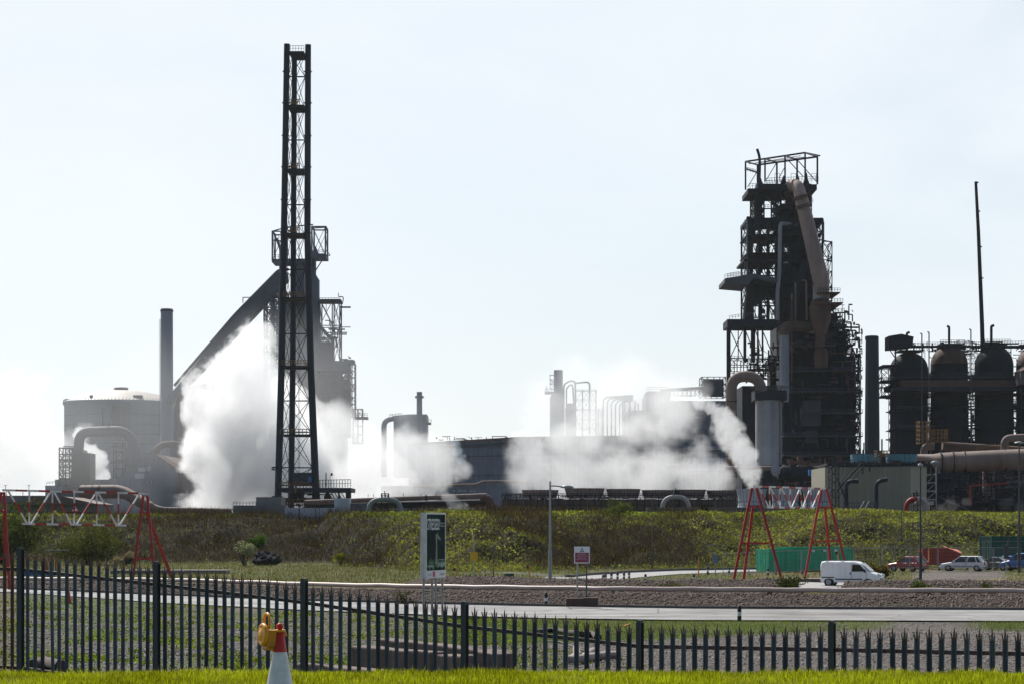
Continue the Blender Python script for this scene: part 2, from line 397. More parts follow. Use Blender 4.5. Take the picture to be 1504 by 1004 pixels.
M['amber']=paint('amber_plastic',(.85,.33,.01),(.5,.2,.02),scale=12,rough=.35,streak=False,amount=.5); M['amberd']=paint('amber_lamp_body',(.70,.26,.01),(.3,.13,.02),scale=10,rough=.5,streak=False,amount=.7)
M['concrete']=paint('stained_concrete',(.19,.14,.12),(.07,.045,.038),scale=1.6,rough=.95,amount=.9,bump=.03)
M['bark']=paint('bleached_timber',(.34,.28,.25),(.12,.09,.08),scale=5,rough=.9,streak=False)
M['darkwood']=paint('dark_rotten_timber',(.09,.06,.05),(.04,.03,.03),scale=4,rough=.9,streak=False)
M['red']=paint('red_gantry_paint',(.42,.018,.02),(.24,.05,.035),scale=2.6,rough=.6,amount=.9)
M['white']=paint('white_gantry_paint',(.76,.75,.75),(.40,.33,.30),scale=3,rough=.6,amount=.8)
M['black']=flat_mat('black_rubber',(.018,.018,.02),.7)
M['whitep']=flat_mat('white_plastic',(.75,.75,.75),.5)
M['galv']=paint('galvanised_steel',(.32,.33,.34),(.2,.2,.21),scale=2,rough=.45,metal=.4,amount=.5)
M['dgalv']=paint('dark_pole_steel',(.07,.075,.08),(.04,.04,.045),scale=2,rough=.6)
M['orange']=flat_mat('orange_post_paint',(.6,.25,.04),.6)
M['signyellow']=flat_mat('yellow_sign',(.65,.38,.02),.5)
M['maroon']=flat_mat('maroon_sign',(.20,.02,.05),.5); M['signwhite']=flat_mat('sign_white',(.62,.64,.68),.5); M['ink']=flat_mat('sign_black',(.01,.01,.012),.5)
M['pipe']=paint('pale_pink_pipe',(.62,.50,.43),(.40,.27,.22),scale=.5,rough=.5,amount=.7,streak=False,coords='World')
LEAF=leafmat('leaves'); GRASSM=leafmat('grass_blades',trans=.55)
# ------------------------------------------------------------------ text as mesh
def text_geo(body, bold=0.0):
    c=bpy.data.curves.new('t','FONT'); c.body=body; c.resolution_u=2; c.offset=bold
    o=bpy.data.objects.new('t',c); col.objects.link(o); bpy.context.view_layer.update()
    dg=bpy.context.evaluated_depsgraph_get(); m=o.evaluated_get(dg).to_mesh()
    vs=[v.co.copy() for v in m.vertices]; fs=[tuple(p.vertices) for p in m.polygons]
    o.evaluated_get(dg).to_mesh_clear(); bpy.data.objects.remove(o); bpy.data.curves.remove(c); return vs,fs
def put_text(mb, body, org, ux, uz, w, h, k, bold=0.0):
    """text fitted in a w x h rectangle whose lower left corner is org"""
    vs,fs=text_geo(body,bold); x0=min(v.x for v in vs); x1=max(v.x for v in vs); y0=min(v.y for v in vs); y1=max(v.y for v in vs)
    org=Vector(org); out=[org+ux*((v.x-x0)/(x1-x0)*w)+uz*((v.y-y0)/(y1-y0)*h) for v in vs]
    mb.add(out,fs,k=k)
# ------------------------------------------------------------------ palisade fence
FD=33.1
def FP(t): return FD*(220.2*t-722)/3000, FD*(1-.0387*t)
fence=thing('palisade_fence','green grey steel palisade fence with splayed spiked pales behind the grass verge','fence',(FP(3)[0],FP(3)[1],H(*FP(3))))
def ftop(t):
    x,y=FP(t); px=pxy(np.array([x]),np.array([y]))[0]
    return float(zfence(px))+2.4
def pale_mesh():
    mb=MB(); Hh=2.42; w=.036
    # W-profile strip
    xs=[-w,-w*.55,-w*.3,0,w*.3,w*.55,w]; ys=[0,0,.012,-.006,.012,0,0]
    th=.004; n=len(xs); zs=[-Hh,-.16]
    vs=[]
    for z in zs:
        vs+=[(xs[i],ys[i]-th,z) for i in range(n)]+[(xs[i],ys[i]+th,z) for i in range(n)]
    fs=[]
    for i in range(n-1):
        fs.append((i,i+1,2*n+i+1,2*n+i)); fs.append((n+i+1,n+i,3*n+i,3*n+i+1))
    fs.append((0,2*n,3*n,n)); fs.append((n-1,2*n-1,4*n-1,3*n-1)); mb.add(vs,fs)
    # three splayed points
    def spike(x0,x1,tip,z0=-.16):
        a=[(x0,-th,z0),(x1,-th,z0),(x1,th,z0),(x0,th,z0)]; xm=(x0+x1)/2
        b=[(xm-(x1-x0)*.4+tip[0]*.5,-th+tip[1]*.4,z0+.07),(xm+(x1-x0)*.4+tip[0]*.5,-th+tip[1]*.4,z0+.07),(xm+(x1-x0)*.4+tip[0]*.5,th+tip[1]*.4,z0+.07),(xm-(x1-x0)*.4+tip[0]*.5,th+tip[1]*.4,z0+.07)]
        c=[(xm+tip[0],tip[1],z0+tip[2])]
        mb.add(a+b+c,[(0,1,5,4),(1,2,6,5),(2,3,7,6),(3,0,4,7),(4,5,8),(5,6,8),(6,7,8),(7,4,8)])
    spike(-w*.45,w*.45,(0,.004,.16)); spike(-w,-w*.5,(-.018,-.03,.085)); spike(w*.5,w,(.002,.03,.10))
    L=fence.location; mb.v=[(a+L.x,b+L.y,c+L.z) for a,b,c in mb.v]
    me_o=mb.build('pale',M['fence'],parent=fence); return me_o
p0=pale_mesh(); ang=math.atan2(FP(1)[1]-FP(0)[1],FP(1)[0]-FP(0)[0])
slots=[]
T0,T1=-.35,6.25
for k in range(int(T0*17),int(T1*17)+1):
    if k%17==0: continue
    slots.append(k/17)
slots.sort(key=lambda t:-t)
root=fence.location.copy()
near_,far_=slots[:100],slots[100:]
for i,t in enumerate(near_):
    o=p0 if i==0 else p0.copy()
    if i: col.objects.link(o); o.parent=fence
    x,y=FP(t); z=ftop(t)+random.uniform(-.012,.012)
    o.location=Vector((x,y-.03,z+.03))-root; q_=2.6 if random.random()<.12 else 1; o.rotation_euler=(random.uniform(-.008,.008)*q_,random.uniform(-.008,.008)*q_,ang+random.uniform(-.12,.12))
if far_:
    mb=MB(); src=p0.data
    for t in far_:
        x,y=FP(t); z=ftop(t)+.03; c,s_=math.cos(ang),math.sin(ang)
        mb.add([(x+v.co.x*c-v.co.y*s_,y-.03+v.co.x*s_+v.co.y*c,z+v.co.z) for v in src.vertices],[tuple(p.vertices) for p in src.polygons])
    tag(mb.build('pale',M['fence'],parent=fence),kind='stuff')
for k in range(-1,8):
    x,y=FP(k); z=ftop(k)+.06
    if k==5: z+=.02
    mb=MB(); g=H(x,y)-.1
    ax=Vector((math.cos(ang),math.sin(ang),0)); ay=Vector((-math.sin(ang),math.cos(ang),0))
    c=Vector((x,y,(z+g)/2)); hz_=Vector((0,0,(z-g)/2-.03))
    mb.obx(c+ay*.05,ax*.036,ay*.005,hz_); mb.obx(c-ay*.05,ax*.036,ay*.005,hz_); mb.obx(c,ax*.006,ay*.045,hz_)
    mb.obx(Vector((x,y,z-.02)),ax*.03,ay*.05,Vector((0,0,.022)))
    mb.build('post',M['post'],parent=fence)
for dz in(-.30,-1.9):
    mb=MB()
    for k in range(-1,7):
        x,y=FP(k); x2,y2=FP(k+1)
        a=Vector((x,y+.012,ftop(k)+dz)); b=Vector((x2,y2+.012,ftop(k+1)+dz))
        a2=a.lerp(b,.02); b2=a.lerp(b,.98)
        mb.bar(a2,b2,.006,.05); mb.bar(a2+Vector((0,.024,.025)),b2+Vector((0,.024,.025)),.045,.006)
    mb.build('rail',M['railrust'],parent=fence)
# ------------------------------------------------------------------ verge grass
n=190000; yy=RNG.uniform(20.6,24.35,n); uu=RNG.uniform(-.34,.34,n); xx=uu*yy
zz=Hn(xx,yy); lum=fbm(xx*1.2,yy*1.2,61)
S=RNG.uniform(.03,.09,n)*(.35+1.3*fbm(xx*2.2,yy*2.2,63)**1.3)+.05*(RNG.uniform(size=n)<.02)
k1=RNG.uniform(.75,1.3,n)[:,None]; dry=(RNG.uniform(size=n)<.03+.16*(fbm(xx*1.6,yy*1.6,65)>.62))[:,None]
C=np.where(dry,np.array((.34,.30,.12)),np.array((.25,.28,.015))*k1*(.45+1.0*lum[:,None])+np.array((.05,.02,0))*RNG.uniform(0,1,(n,1)))*np.where(RNG.uniform(size=(n,1))<.3,.4,1.0)
g=quads_mesh('grass',np.stack([xx,yy,zz-.004],1),S,C,GRASSM,aspect=.13,up=True,seed=3,lean=.33)
tag(g,kind='stuff')
# ------------------------------------------------------------------ traffic cone and lamp
cx,cyy=GX(411,20.5),20.5; cz=H(cx,cyy); c0=GZ(914,20.5)
cone=thing('traffic_cone','red and white road cone on the verge grass carrying an amber lamp','traffic cone',(cx,cyy,cz))
hc=c0-cz; zt=hc-.03
mb=MB(); mb.bx(cx-.2,cx+.2,cyy-.2,cyy+.2,cz,cz+.035); mb.build('base',M['black'],parent=cone,bevel=.01)
mb=MB(); mb.lathe((cx,cyy,cz),[(.175,.03),(.165,.06),(.158,.10)],28); 
def cr(z): return .045+(zt-.05-z)*.125+.0
mb=MB(); zs=GZ(956,20.5)-cz
mb.lathe((cx,cyy,cz),[(.17,.035),(.165,.08),(.118+.014,.12),(.0465+.02+.002,zs),(.043,zt-.045),(.030,zt-.04)],30); mb.build('body',M['conered'],parent=cone)
mb=MB(); mb.lathe((cx,cyy,cz),[(.137,.125),(.071,zs-.003)],30,caps=False); mb.build('sleeve',M['conewhite'],parent=cone)
mb=MB(); mb.lathe((cx,cyy,cz),[(.022,zt-.045),(.024,zt-.03),(.034,zt-.018),(.036,zt),(.030,zt+.018),(.012,zt+.028)],20); mb.build('knob',M['conered'],parent=cone)
def P2(px,py,dy=0): v=W(px,py,20.5); v.y+=dy; return v
lamp=thing('warning_lamp','amber roadworks lamp with carry handle clipped on the cone in front of the fence','warning lamp',P2(396,950))
ln=Vector((-.88,-.45,.06)).normalized(); lu=Vector((0,0,1)); la=ln.cross(lu).normalized(); lu=la.cross(ln).normalized()
lc=P2(388,931,-.01)
def disc(mb,c,prof,n=28,k=None):
    vs=[]; 
    for r,h in prof:
        for j in range(n):
            a=2*math.pi*j/n; vs.append(c+la*(r*math.cos(a))+lu*(r*math.sin(a))+ln*h)
    fs=[(i*n+j,i*n+(j+1)%n,(i+1)*n+(j+1)%n,(i+1)*n+j) for i in range(len(prof)-1) for j in range(n)]
    mb.add(vs,fs,smooth=True,k=k); mb.add(vs[:n],[tuple(range(n))],k=k); mb.add(vs[-n:],[tuple(range(n))],k=k)
mb=MB(); disc(mb,lc,[(.10,-.01),(.112,0),(.115,.018),(.108,.03),(.09,.036),(.085,.030),(.06,.040),(.02,.047)]); mb.build('lens',M['amber'],parent=lamp)
mb=MB(); c=lc-ln*.055+Vector((0,0,-.035)); mb.obx(c,la*.085,ln*.05,lu*.085); mb.obx(c-lu*.1,la*.07,ln*.045,lu*.02); mb.build('housing',M['amberd'],parent=lamp,bevel=.012)
mb=MB(); h0=lc-ln*.02
pts=[h0+la*.07+lu*.08,h0+la*.085+lu*.15,h0+la*.05+lu*.20,h0+lu*.215,h0-la*.05+lu*.20,h0-la*.085+lu*.15,h0-la*.07+lu*.06]
mb.pipe(arc(pts,.06,4),.014,10); mb.build('handle',M['amber'],parent=lamp)
mb=MB(); a=P2(397,925.5); b=P2(417,925.5,.02); mb.bar(a,b,.028,.022); mb.lathe((cx,cyy,a.z-.012),[(.034,0),(.056,0),(.056,.024),(.034,.024),(.034,0)],24,caps=False)
mb.bar(P2(417,926,.03),P2(419,934,.03),.03,.03); mb.build('bracket',M['amber'],parent=lamp,bevel=.004)
# ------------------------------------------------------------------ concrete blocks, logs behind the fence
def slab(name,label,cat,a,b,dpt,hh,mat,group=None,bev=.04,nm=4):
    """slab between two plan points (px,d)"""
    A=Vector((GX(a[0],a[1]),a[1],0)); B=Vector((GX(b[0],b[1]),b[1],0)); d=(B-A); L=d.length; d.normalize(); n_=Vector((-d.y,d.x,0))
    z0=min(H(A.x,A.y),H(B.x,B.y))-.05; za,zb=a[2],b[2]
    mb=MB(); k=5
    ring=[]
    for i in range(k+1):
        p=A.lerp(B,i/k); zt_=za+(zb-za)*i/k
        j=lambda s=.02:random.uniform(-s,s)
        ring.append([p+Vector((j(),j(),z0)),p+n_*dpt+Vector((j(),j(),z0)),p+n_*dpt+Vector((j(),j(),zt_+j())),p+Vector((j(),j(),zt_+j()))])
    vs=[v for r_ in ring for v in r_]; fs=[]
    for i in range(k):
        for q in range(4): fs.append((i*4+q,i*4+4+q,i*4+4+(q+1)%4,i*4+(q+1)%4))
    fs.append((0,1,2,3)); fs.append((k*4+3,k*4+2,k*4+1,k*4)); mb.add(vs,fs)
    return tag(mb.build(name,mat,bevel=bev),label,cat,group)
G='broken concrete blocks behind the palisade fence'
slab('concrete_block','long brown concrete block in front of the row behind the fence','concrete block',(512,48.5,GZ(948,48.5)),(634,46.5,GZ(957,46.5)),.5,0,M['concrete'],G)
slab('concrete_block','short brown concrete block next right of the long front block','concrete block',(637,46.5,GZ(960,46.5)),(676,45.6,GZ(962,45.6)),.5,0,M['concrete'],G)
slab('concrete_block','rear brown concrete block lying along behind the front blocks','concrete block',(552,51.5,GZ(937,51.5)),(690,49.0,GZ(952,49.0)),.45,0,M['concrete'],G)
slab('concrete_block','dark concrete block at the right hand end of the heap behind the fence','concrete block',(690,47.5,GZ(953,47.5)),(723,46.9,GZ(959,46.9)),.7,0,M['concrete'],G)
slab('kerb_stone','low pale kerb stone lying at the foot of the concrete blocks','kerb stone',(434,45,GZ(972,45)),(600,42,GZ(990,42)),.35,0,M['concrete'],None)
def logm(name,label,pts,r,mat,cat='log',group=None):
    mb=MB(); P=[]
    for px,py in pts:
        # find ground depth for this pixel
        d=40
        for _ in range(60):
            x=GX(px,d); zg=H(x,d)+r
            zr=GZ(py,d)
            if zr<zg: break
            d+=.8
        P.append(Vector((GX(px,d),d,H(GX(px,d),d)+r*.8)))
    mb.pipe(P,[r*random.uniform(.75,1.1) for _ in P],8); return tag(mb.build(name,mat),label,cat,group)
LG='bleached logs on the gravel'
logm('log','pale forked log with dark hollow end lying on gravel behind the fence',[(829,968),(845,968),(868,963),(890,960),(912,962)],.14,M['bark'],group=LG)
logm('log','short pale log leaning across the forked log behind the fence',[(846,952),(848,960),(838,966)],.13,M['bark'],group=LG)
logm('log','pale stub of log lying right beside the short leaning log',[(856,964),(866,957),(872,954)],.12,M['bark'],group=LG)
logm('log','dark rotten timber lying along the edge of the grass strip',[(785,927),(810,925),(835,929),(850,930)],.13,M['darkwood'],group='dark timbers by the grass strip')
logm('log','reddish dark timber lying right of the rotten timber',[(855,931),(868,930),(878,935)],.14,M['darkwood'],group='dark timbers by the grass strip')
logm('plank','small bright orange plank lying at the edge of the grass strip',[(915,919),(926,915)],.045,M['orange'],'plank')
logm('hose','thin black hose lying on the gravel behind the palisade fence',[(800,941),(822,943),(840,950),(862,958)],.035,M['black'],'hose')
logm('log','dark heap of rotten roots by the left foot of the fence',[(48,975),(62,972),(78,976),(90,980)],.16,M['darkwood'])
# small far cone left
def small_cone(px,py,d,label,hp=.75,mat='conered'):
    b=W(px,py,d); b.z=H(b.x,d); t=thing('traffic_cone',label,'traffic cone',b,'small distant road cones')
    mb=MB(); mb.bx(b.x-.2,b.x+.2,d-.2,d+.2,b.z,b.z+.05); mb.build('base',M['black'],parent=t)
    mb=MB(); mb.lathe(b,[(.16,.05),(.03,hp)],14); mb.build('body',M[mat],parent=t)
small_cone(101,884,108,'worn red cone standing far back in the weeds at the left')
small_cone(693,858,158,'tiny orange cone near the orange marker post by the junction',.5,'orange')
# ------------------------------------------------------------------ advert hoarding
def hoarding():
    A=Vector((GX(626,96),96,0)); B=Vector((GX(654.5,98.3),98.3,0)); ux=(B-A).normalized(); n_=Vector((ux.y,-ux.x,0))
    Wd=(B-A).length; z1=GZ(752,96); z0=GZ(849,96); uz=Vector((0,0,1)); Hh=z1-z0
    t=thing('advert_hoarding','tall narrow hoarding with a dark green poster on four poles beside the road','advert sign',(A.x,A.y,H(A.x,A.y)))
    mb=MB(); th=.30
    c=(A+B)/2-n_*th/2+uz*((z0+z1)/2); mb.obx(c,ux*(Wd/2),n_*(th/2),uz*(Hh/2)); mb.build('cabinet',M['white'],parent=t)
    mb=MB()
    def quad(u0,u1,v0,v1,off,k): 
        p=lambda u,v:A+ux*(u*Wd)+uz*(z0+v*Hh)+n_*off
        mb.add([p(u0,v0),p(u1,v0),p(u1,v1),p(u0,v1)],[(0,1,2,3)],k=k)
    quad(.03,.97,.12,.975,.004,0); quad(.03,.97,.015,.115,.006,1); quad(.32,.45,.02,.105,.009,3)
    P=lambda u,v,off=.012:A+ux*(u*Wd)+uz*(z0+v*Hh)+n_*off
    put_text(mb,'STRESSED?',P(.05,.735),ux,uz,Wd*.64,Hh*.175,2,.01)
    for u,v,w_,h_,s in((.72,.83,.22,.03,'Let us'),(.72,.785,.22,.03,'help you')): put_text(mb,s,P(u,v),ux,uz,Wd*w_,Hh*h_,2)
    for u,v,w_,h_,s in((.64,.27,.3,.02,'appointments'),(.6,.17,.34,.07,'01639'),(.06,.17,.3,.035,'Advice line')): put_text(mb,s,P(u,v),ux,uz,Wd*w_,Hh*h_,2)
    put_text(mb,'Centre',P(.08,.04),ux,uz,Wd*.2,Hh*.045,4); put_text(mb,'health',P(.7,.04),ux,uz,Wd*.22,Hh*.045,3)
    # pale tree trunk and ferns of the picture
    for i in range(26):
        r_=random.random(); u=.1+.8*random.random(); v=.16+.1*r_
        s=.04+.05*random.random(); mb.add([P(u-s,v-.02,.008),P(u+s*.6,v-.03,.008),P(u+s*.2,v+.05*random.random()+.03,.008)],[(0,1,2)],k=5)
    mb.add([P(.46,.2,.009),P(.56,.2,.009),P(.55,.6,.009),P(.60,.70,.009),P(.47,.66,.009),P(.49,.5,.009)],[tuple(range(6))],k=6)
    mb.add([P(.52,.62,.0095),P(.72,.57,.0095),P(.74,.60,.0095),P(.57,.68,.0095)],[(0,1,2,3)],k=7)
    pm=paint('poster_dark_green',(.012,.035,.025),(.01,.012,.018),scale=2.2,rough=.8,streak=False,amount=1,spec=.1)
    mb.build('poster',[pm,M['signwhite'],flat_mat('poster_lettering',(.6,.66,.66),.5),flat_mat('poster_red',(.45,.03,.06),.5),flat_mat('poster_grey_text',(.2,.22,.25),.5),flat_mat('poster_fern',(.03,.16,.06),.6),flat_mat('poster_trunk',(.16,.17,.13),.6),flat_mat('poster_arm',(.12,.14,.12),.6)],parent=t)
    for u in(.02,.34,.64,.98):
        mb=MB(); p=A+ux*(Wd*u)-n_*(.15 if u not in(.34,) else .05); mb.tube((p.x,p.y,H(p.x,p.y)-.1),(p.x,p.y,z0),.055); mb.build('pole',M['galv'],parent=t)
hoarding()
def slow_sign():
    d=107; t=thing('warning_sign','white and maroon slow down sign on two poles set in a dark block','sign',W(854,887,d))
    x0,x1=GX(843.3,d),GX(866.3,d); z1,z0=GZ(802,d),GZ(826.5,d); zm=GZ(810.8,d); ux=Vector((1,0,0)); uz=Vector((0,0,1))
    mb=MB(); mb.bx(x0,x1,d,d+.03,z0,z1); mb.build('panel',M['signwhite'],parent=t,bevel=.008)
    mb=MB(); mb.add([(x0+.05,d-.004,z0+.05),(x1-.05,d-.004,z0+.05),(x1-.05,d-.004,zm),(x0+.05,d-.004,zm)],[(0,1,2,3)],k=0)
    xc=(x0+x1)/2; zt_=z1-.04; zb_=zm+.04
    mb.add([(xc-.115,d-.004,zb_),(xc+.115,d-.004,zb_),(xc,d-.004,zt_)],[(0,1,2)],k=1)
    mb.add([(xc-.075,d-.006,zb_+.025),(xc+.075,d-.006,zb_+.025),(xc,d-.006,zt_-.07)],[(0,1,2)],k=2)
    mb.add([(xc-.035,d-.008,zb_+.03),(xc+.035,d-.008,zb_+.03),(xc+.03,d-.008,zb_+.07),(xc-.03,d-.008,zb_+.07)],[(0,1,2,3)],k=1)
    W_=x1-x0
    rows=[('Slow Down',.55,.085,-.13),('Unguarded crossing',.72,.055,-.225),('Blast furnace',.5,.055,-.31),('hazardous crossing',.72,.055,-.395)]
    for s,wf,hh,dz in rows: put_text(mb,s,(xc-W_*wf/2,d-.009,zm+dz),ux,uz,W_*wf,hh,3,.004)
    mb.build('lettering',[M['maroon'],M['ink'],M['signwhite'],flat_mat('sign_text',(.6,.5,.53),.5)],parent=t)
    for px in(848,861.5):
        mb=MB(); x=GX(px,d); mb.tube((x,d+.06,GZ(879,d)),(x,d+.06,z1-.1),.04); mb.build('pole',M['galv'] if px<850 else M['dgalv'],parent=t)
    mb=MB(); mb.bx(GX(831,d),GX(856,d),d-.3,d+.3,GZ(889,d),GZ(877.5,d)); mb.bx(GX(856.2,d),GX(878,d),d-.33,d+.25,GZ(889,d),GZ(876.5,d)); mb.build('base',M['darkwood'],parent=t,bevel=.03)
slow_sign()
# ------------------------------------------------------------------ the pale pipe along the cinder bank
mb=MB(); P=[]
for px in range(-700,2100,35):
    d=float(d_pipe(px)); P.append(Vector((GX(px,d),d,GZ(float(y_pipe(px))-.2,d)+.02*math.sin(px*.07))))
mb.pipe(P,.135,14)
mp_=thing('bank_pipe','long pale pink pipe lying along the dark cinder bank beyond the road','pipe',(GX(752,118),118,GZ(864,118)))
mb.build('pipe_run',M['pipe'],parent=mp_)
for px in(120,380,640,900,1130,1385):
    d=float(d_pipe(px)); mb=MB(); x=GX(px,d); z=GZ(float(y_pipe(px)),d); mb.bx(x-.12,x+.12,d-.22,d+.22,z-.45,z-.11); mb.build('saddle',M['concrete'],parent=mp_)
# ------------------------------------------------------------------ red and white height gantries
def gantry(label,dl,dr,Lleg,Rleg,top,bot,nseg,tri=False,wleg=.16):
    t=thing('height_gantry',label,'gantry',W(top[0][0],Lleg['feet'][0][1],dl),'red and white height restriction gantries')
    def aframe(spec,d):
        for (ax,ay,ady),(fx,fy,fdy) in zip(spec['tops'],spec['feet3']):
            a=W(ax,ay,d); a.y+=ady; f=W(fx,fy,d); f.y+=fdy
            mb=MB(); mb.bar(a,f,wleg,wleg); mb.build('leg',M['red'],parent=t)
        for (x0,y0,x1,y1) in spec['ties']:
            mb=MB(); a=W(x0,y0,d); b=W(x1,y1,d); mb.bar(a,b,wleg*.7,wleg*.7); mb.build('tie',M['red'],parent=t)
    aframe(Lleg,dl); aframe(Rleg,dr)
    A=W(*top[0],dl); B=W(*top[1],dr); dt=(B.y-A.y)/(B.x-A.x)
    def Y_(x): return A.y+(x-A.x)*dt
    def PT(px,py):
        # point on the truss plane seen at this pixel
        x=A.x; d=A.y
        for _ in range(12): x=GX(px,d); d=Y_(x)
        return W(px,py,d)
    mb=MB(); ns=nseg
    def striped(p,q,k,w):
        for i in range(k): mb.bar(p.lerp(q,i/k),p.lerp(q,(i+1)/k),w,w,k=(i+1)%2)
    def stripe_b(a,b,k,w):
        striped(PT(*a),PT(*b),k,w)
    stripe_b(top[0],top[1],13 if tri else 11,.13); mb.build('top_beam',[M['red'],M['white']],parent=t)
    mb=MB(); stripe_b(bot[0],bot[1],9,.12); mb.build('bottom_beam',[M['red'],M['white']],parent=t)
    mb=MB()
    tl=lambda f:(top[0][0]+(top[1][0]-top[0][0])*f, top[0][1]+(top[1][1]-top[0][1])*f)
    bl=lambda f:(bot[0][0]+(bot[1][0]-bot[0][0])*f, bot[0][1]+(bot[1][1]-bot[0][1])*f)
    return t,mb,PT,stripe_b,tl,bl
def finish(t,mb): mb.build('lattice',[M['red'],M['white']],parent=t)
Lg=dict(feet=[(19,864)],tops=[(2,722,0),(6,722,0),(3,748,.6)],feet3=[(-16,864,-.9),(19,864,-.9),(-4,862,2.2)],ties=[(-3,750,10,750),(-10,820,15,820)])
Rg=dict(feet=[(199,849)],tops=[(210.5,727,0),(216.5,727,0),(215,752,.3)],feet3=[(198,855,-.9),(231,853,-.9),(248,858,2.2)],ties=[(207,752,221,752),(202,820,228,819)])
t,mb,PT,sb,tl,bl=gantry('red and white height gantry with triangular warning plate over the road',133,142,Lg,Rg,[(4,719),(218,724)],[(33,768.5),(185,771)],13,True)
for (a,b) in (((12,720),(40,768)),((43,720),(43,768)),((74,722),(46,768)),((77,722),(77,769)),((80,722),(105,769)),((109,722),(109,769)),((141,723),(113,769)),((142,723),(142,770)),((144,723),(171,770)),((174,724),(174,770)),((205,724),(176,770))): sb(a,b,3,.09)
finish(t,mb)
mb=MB(); c=PT(110.5,746); s=.28
mb.add([c+Vector((-s,-.08,-s*.75)),c+Vector((s,-.08,-s*.75)),c+Vector((0,-.08,s))],[(0,1,2)],k=0)
mb.add([c+Vector((-s*.68,-.085,-s*.56)),c+Vector((s*.68,-.085,-s*.56)),c+Vector((0,-.085,s*.6))],[(0,1,2)],k=1)
mb.add([c+Vector((-.03,-.09,-s*.1)),c+Vector((.04,-.09,-s*.1)),c+Vector((.0,-.09,-s*.45))],[(0,1,2)],k=2); mb.bx(c.x-.03,c.x+.03,c.y-.092,c.y-.088,c.z-.02,c.z+.1,k=2)
mb.bx(c.x-.03,c.x+.03,c.y-.07,c.y-.04,c.z-s*.7,c.z+s*.8,k=0)
mb.build('warning_plate',[M['red'],M['whitep'],M['ink']],parent=t)
mb=MB(); mb.tube(PT(42.5,719),PT(42.5,712),.02); a=PT(42.5,712); mb.bar(a-Vector((.09,0,0)),a+Vector((.09,0,0)),.04); mb.build('spike',M['galv'],parent=t); mb=MB(); a=PT(8,712); mb.tube(PT(8,720),a,.02); mb.bar(a-Vector((.09,0,0)),a+Vector((.09,0,0)),.04); mb.build('spike',M['galv'],parent=t)
Lg=dict(feet=[(1076,850)],tops=[(1104.5,716,0),(1111,716,0),(1107,744,.5)],feet3=[(1075,852,-1),(1145,850,-1),(1095.5,852,1.4)],ties=[(1099,743,1118,743),(1087,797,1130,797)])
Rg=dict(feet=[(1179,845)],tops=[(1207,717,0),(1214,717,0),(1213,744,.5)],feet3=[(1179,849,-1),(1244,848,-1),(1226,849,1.4)],ties=[(1203,744,1220,744),(1190,795,1232,793)])
t,mb,PT,sb,tl,bl=gantry('red and white height gantry standing beside the white van and green containers',140,157,Lg,Rg,[(1107,713.5),(1212,717)],[(1127,744.5),(1196,745)],11,False,.17)
for (a,b) in (((1114,714),(1129,744)),((1130,715),(1131,744)),((1131,715),(1147,744)),((1146,715),(1146,744)),((1147,715),(1162,744)),((1161,716),(1161,744)),((1175,716),(1163,744)),((1175,716),(1178,744)),((1190,716),(1179,744)),((1191,717),(1192,744)),((1205,717),(1193,744))): sb(a,b,3,.08)
finish(t,mb)
def plinth(label,px0,px1,d,y0,dep=3,group='concrete plinths under the gantry'):
    mb=MB(); mb.bx(GX(px0,d),GX(px1,d),d-1.2,d-1.2+dep,-.3,GZ(y0,d)); tag(mb.build('concrete_plinth',M['concrete'],bevel=.05),label,'plinth',group)
plinth('long low concrete plinth under the front legs of the gantry by the van',1059,1148,140,852)
plinth('short low concrete plinth behind the white van under the gantry',1150,1232,157,848.5)
plinth('low concrete plinth under the right legs of the far left gantry',186,262,142,858.5,3.5)
# ------------------------------------------------------------------ lamp columns, poles, bollards, signs
def pole_thing(name,label,cat,px,ytop,ybot,d,r=.07,mat='galv',head=None,arm=None,group=None,ground=True):
    b=W(px,ybot,d); x=b.x; zb=H(x,d) if ground else b.z
    t=thing(name,label,cat,(x,d,zb),group); mb=MB()
    zt_=GZ(ytop,d); mb.tube((x,d,zb-.1),(x,d,zb+(zt_-zb)*.3),r,n=10); mb.tube((x,d,zb+(zt_-zb)*.3),(x,d,zt_),r*.72,r*.5,n=10); mb.build('column',M[mat],parent=t)
    if arm:
        mb=MB(); e=W(arm[0],arm[1],d); mb.pipe(arc([(x,d,GZ(arm[2],d)),(x+(e.x-x)*.3,d,GZ(arm[2],d)+.02),e],.2,3),r*.4,8); mb.build('arm',M[mat],parent=t)
        mb=MB(); mb.lathe((e.x+.3,d,e.z-.1),[(.05,0),(.2,.02),(.22,.08),(.12,.17),(.03,.2)],14,sx=1.9,sy=.8); mb.build('lamp_head',M['galv'],parent=t)
    elif head:
        mb=MB(); mb.lathe((x+head[0],d,zt_-.05),[(.05,0),(head[1],.03),(head[1],.1),(.1,.2),(.02,.22)],14,sx=1.4,sy=.9); mb.build('lamp_head',M['galv'],parent=t)
    return t
SL='lamp columns on the works roads'
pole_thing('street_lamp','pale tapered lamp column with single arm in front of the cooling tower bank','street lamp',808,706,852,126,.11,'galv',arm=(826,714,713),group=SL)
pole_thing('street_lamp','dark slim lamp column standing in front of the tan building','street lamp',1352,684,855,128,.10,'dgalv',head=(0,.12),group=SL)
pole_thing('street_lamp','grey lamp column at the far right by the blue estate car','street lamp',1497,650,838,190,.14,'dgalv',head=(0,.35),group=SL)
pole_thing('utility_pole','thin dark pole on the embankment foot left of the gantry','pole',958,757,835,204,.07,'dgalv')
pole_thing('utility_pole','thin grey pole on the bank left of the red and white pipe arches','pole',1324,728,815,221,.07,'dgalv')
pole_thing('utility_pole','bare thin wooden pole by the green cabinet','pole',725,812,850,168,.05,'darkwood')
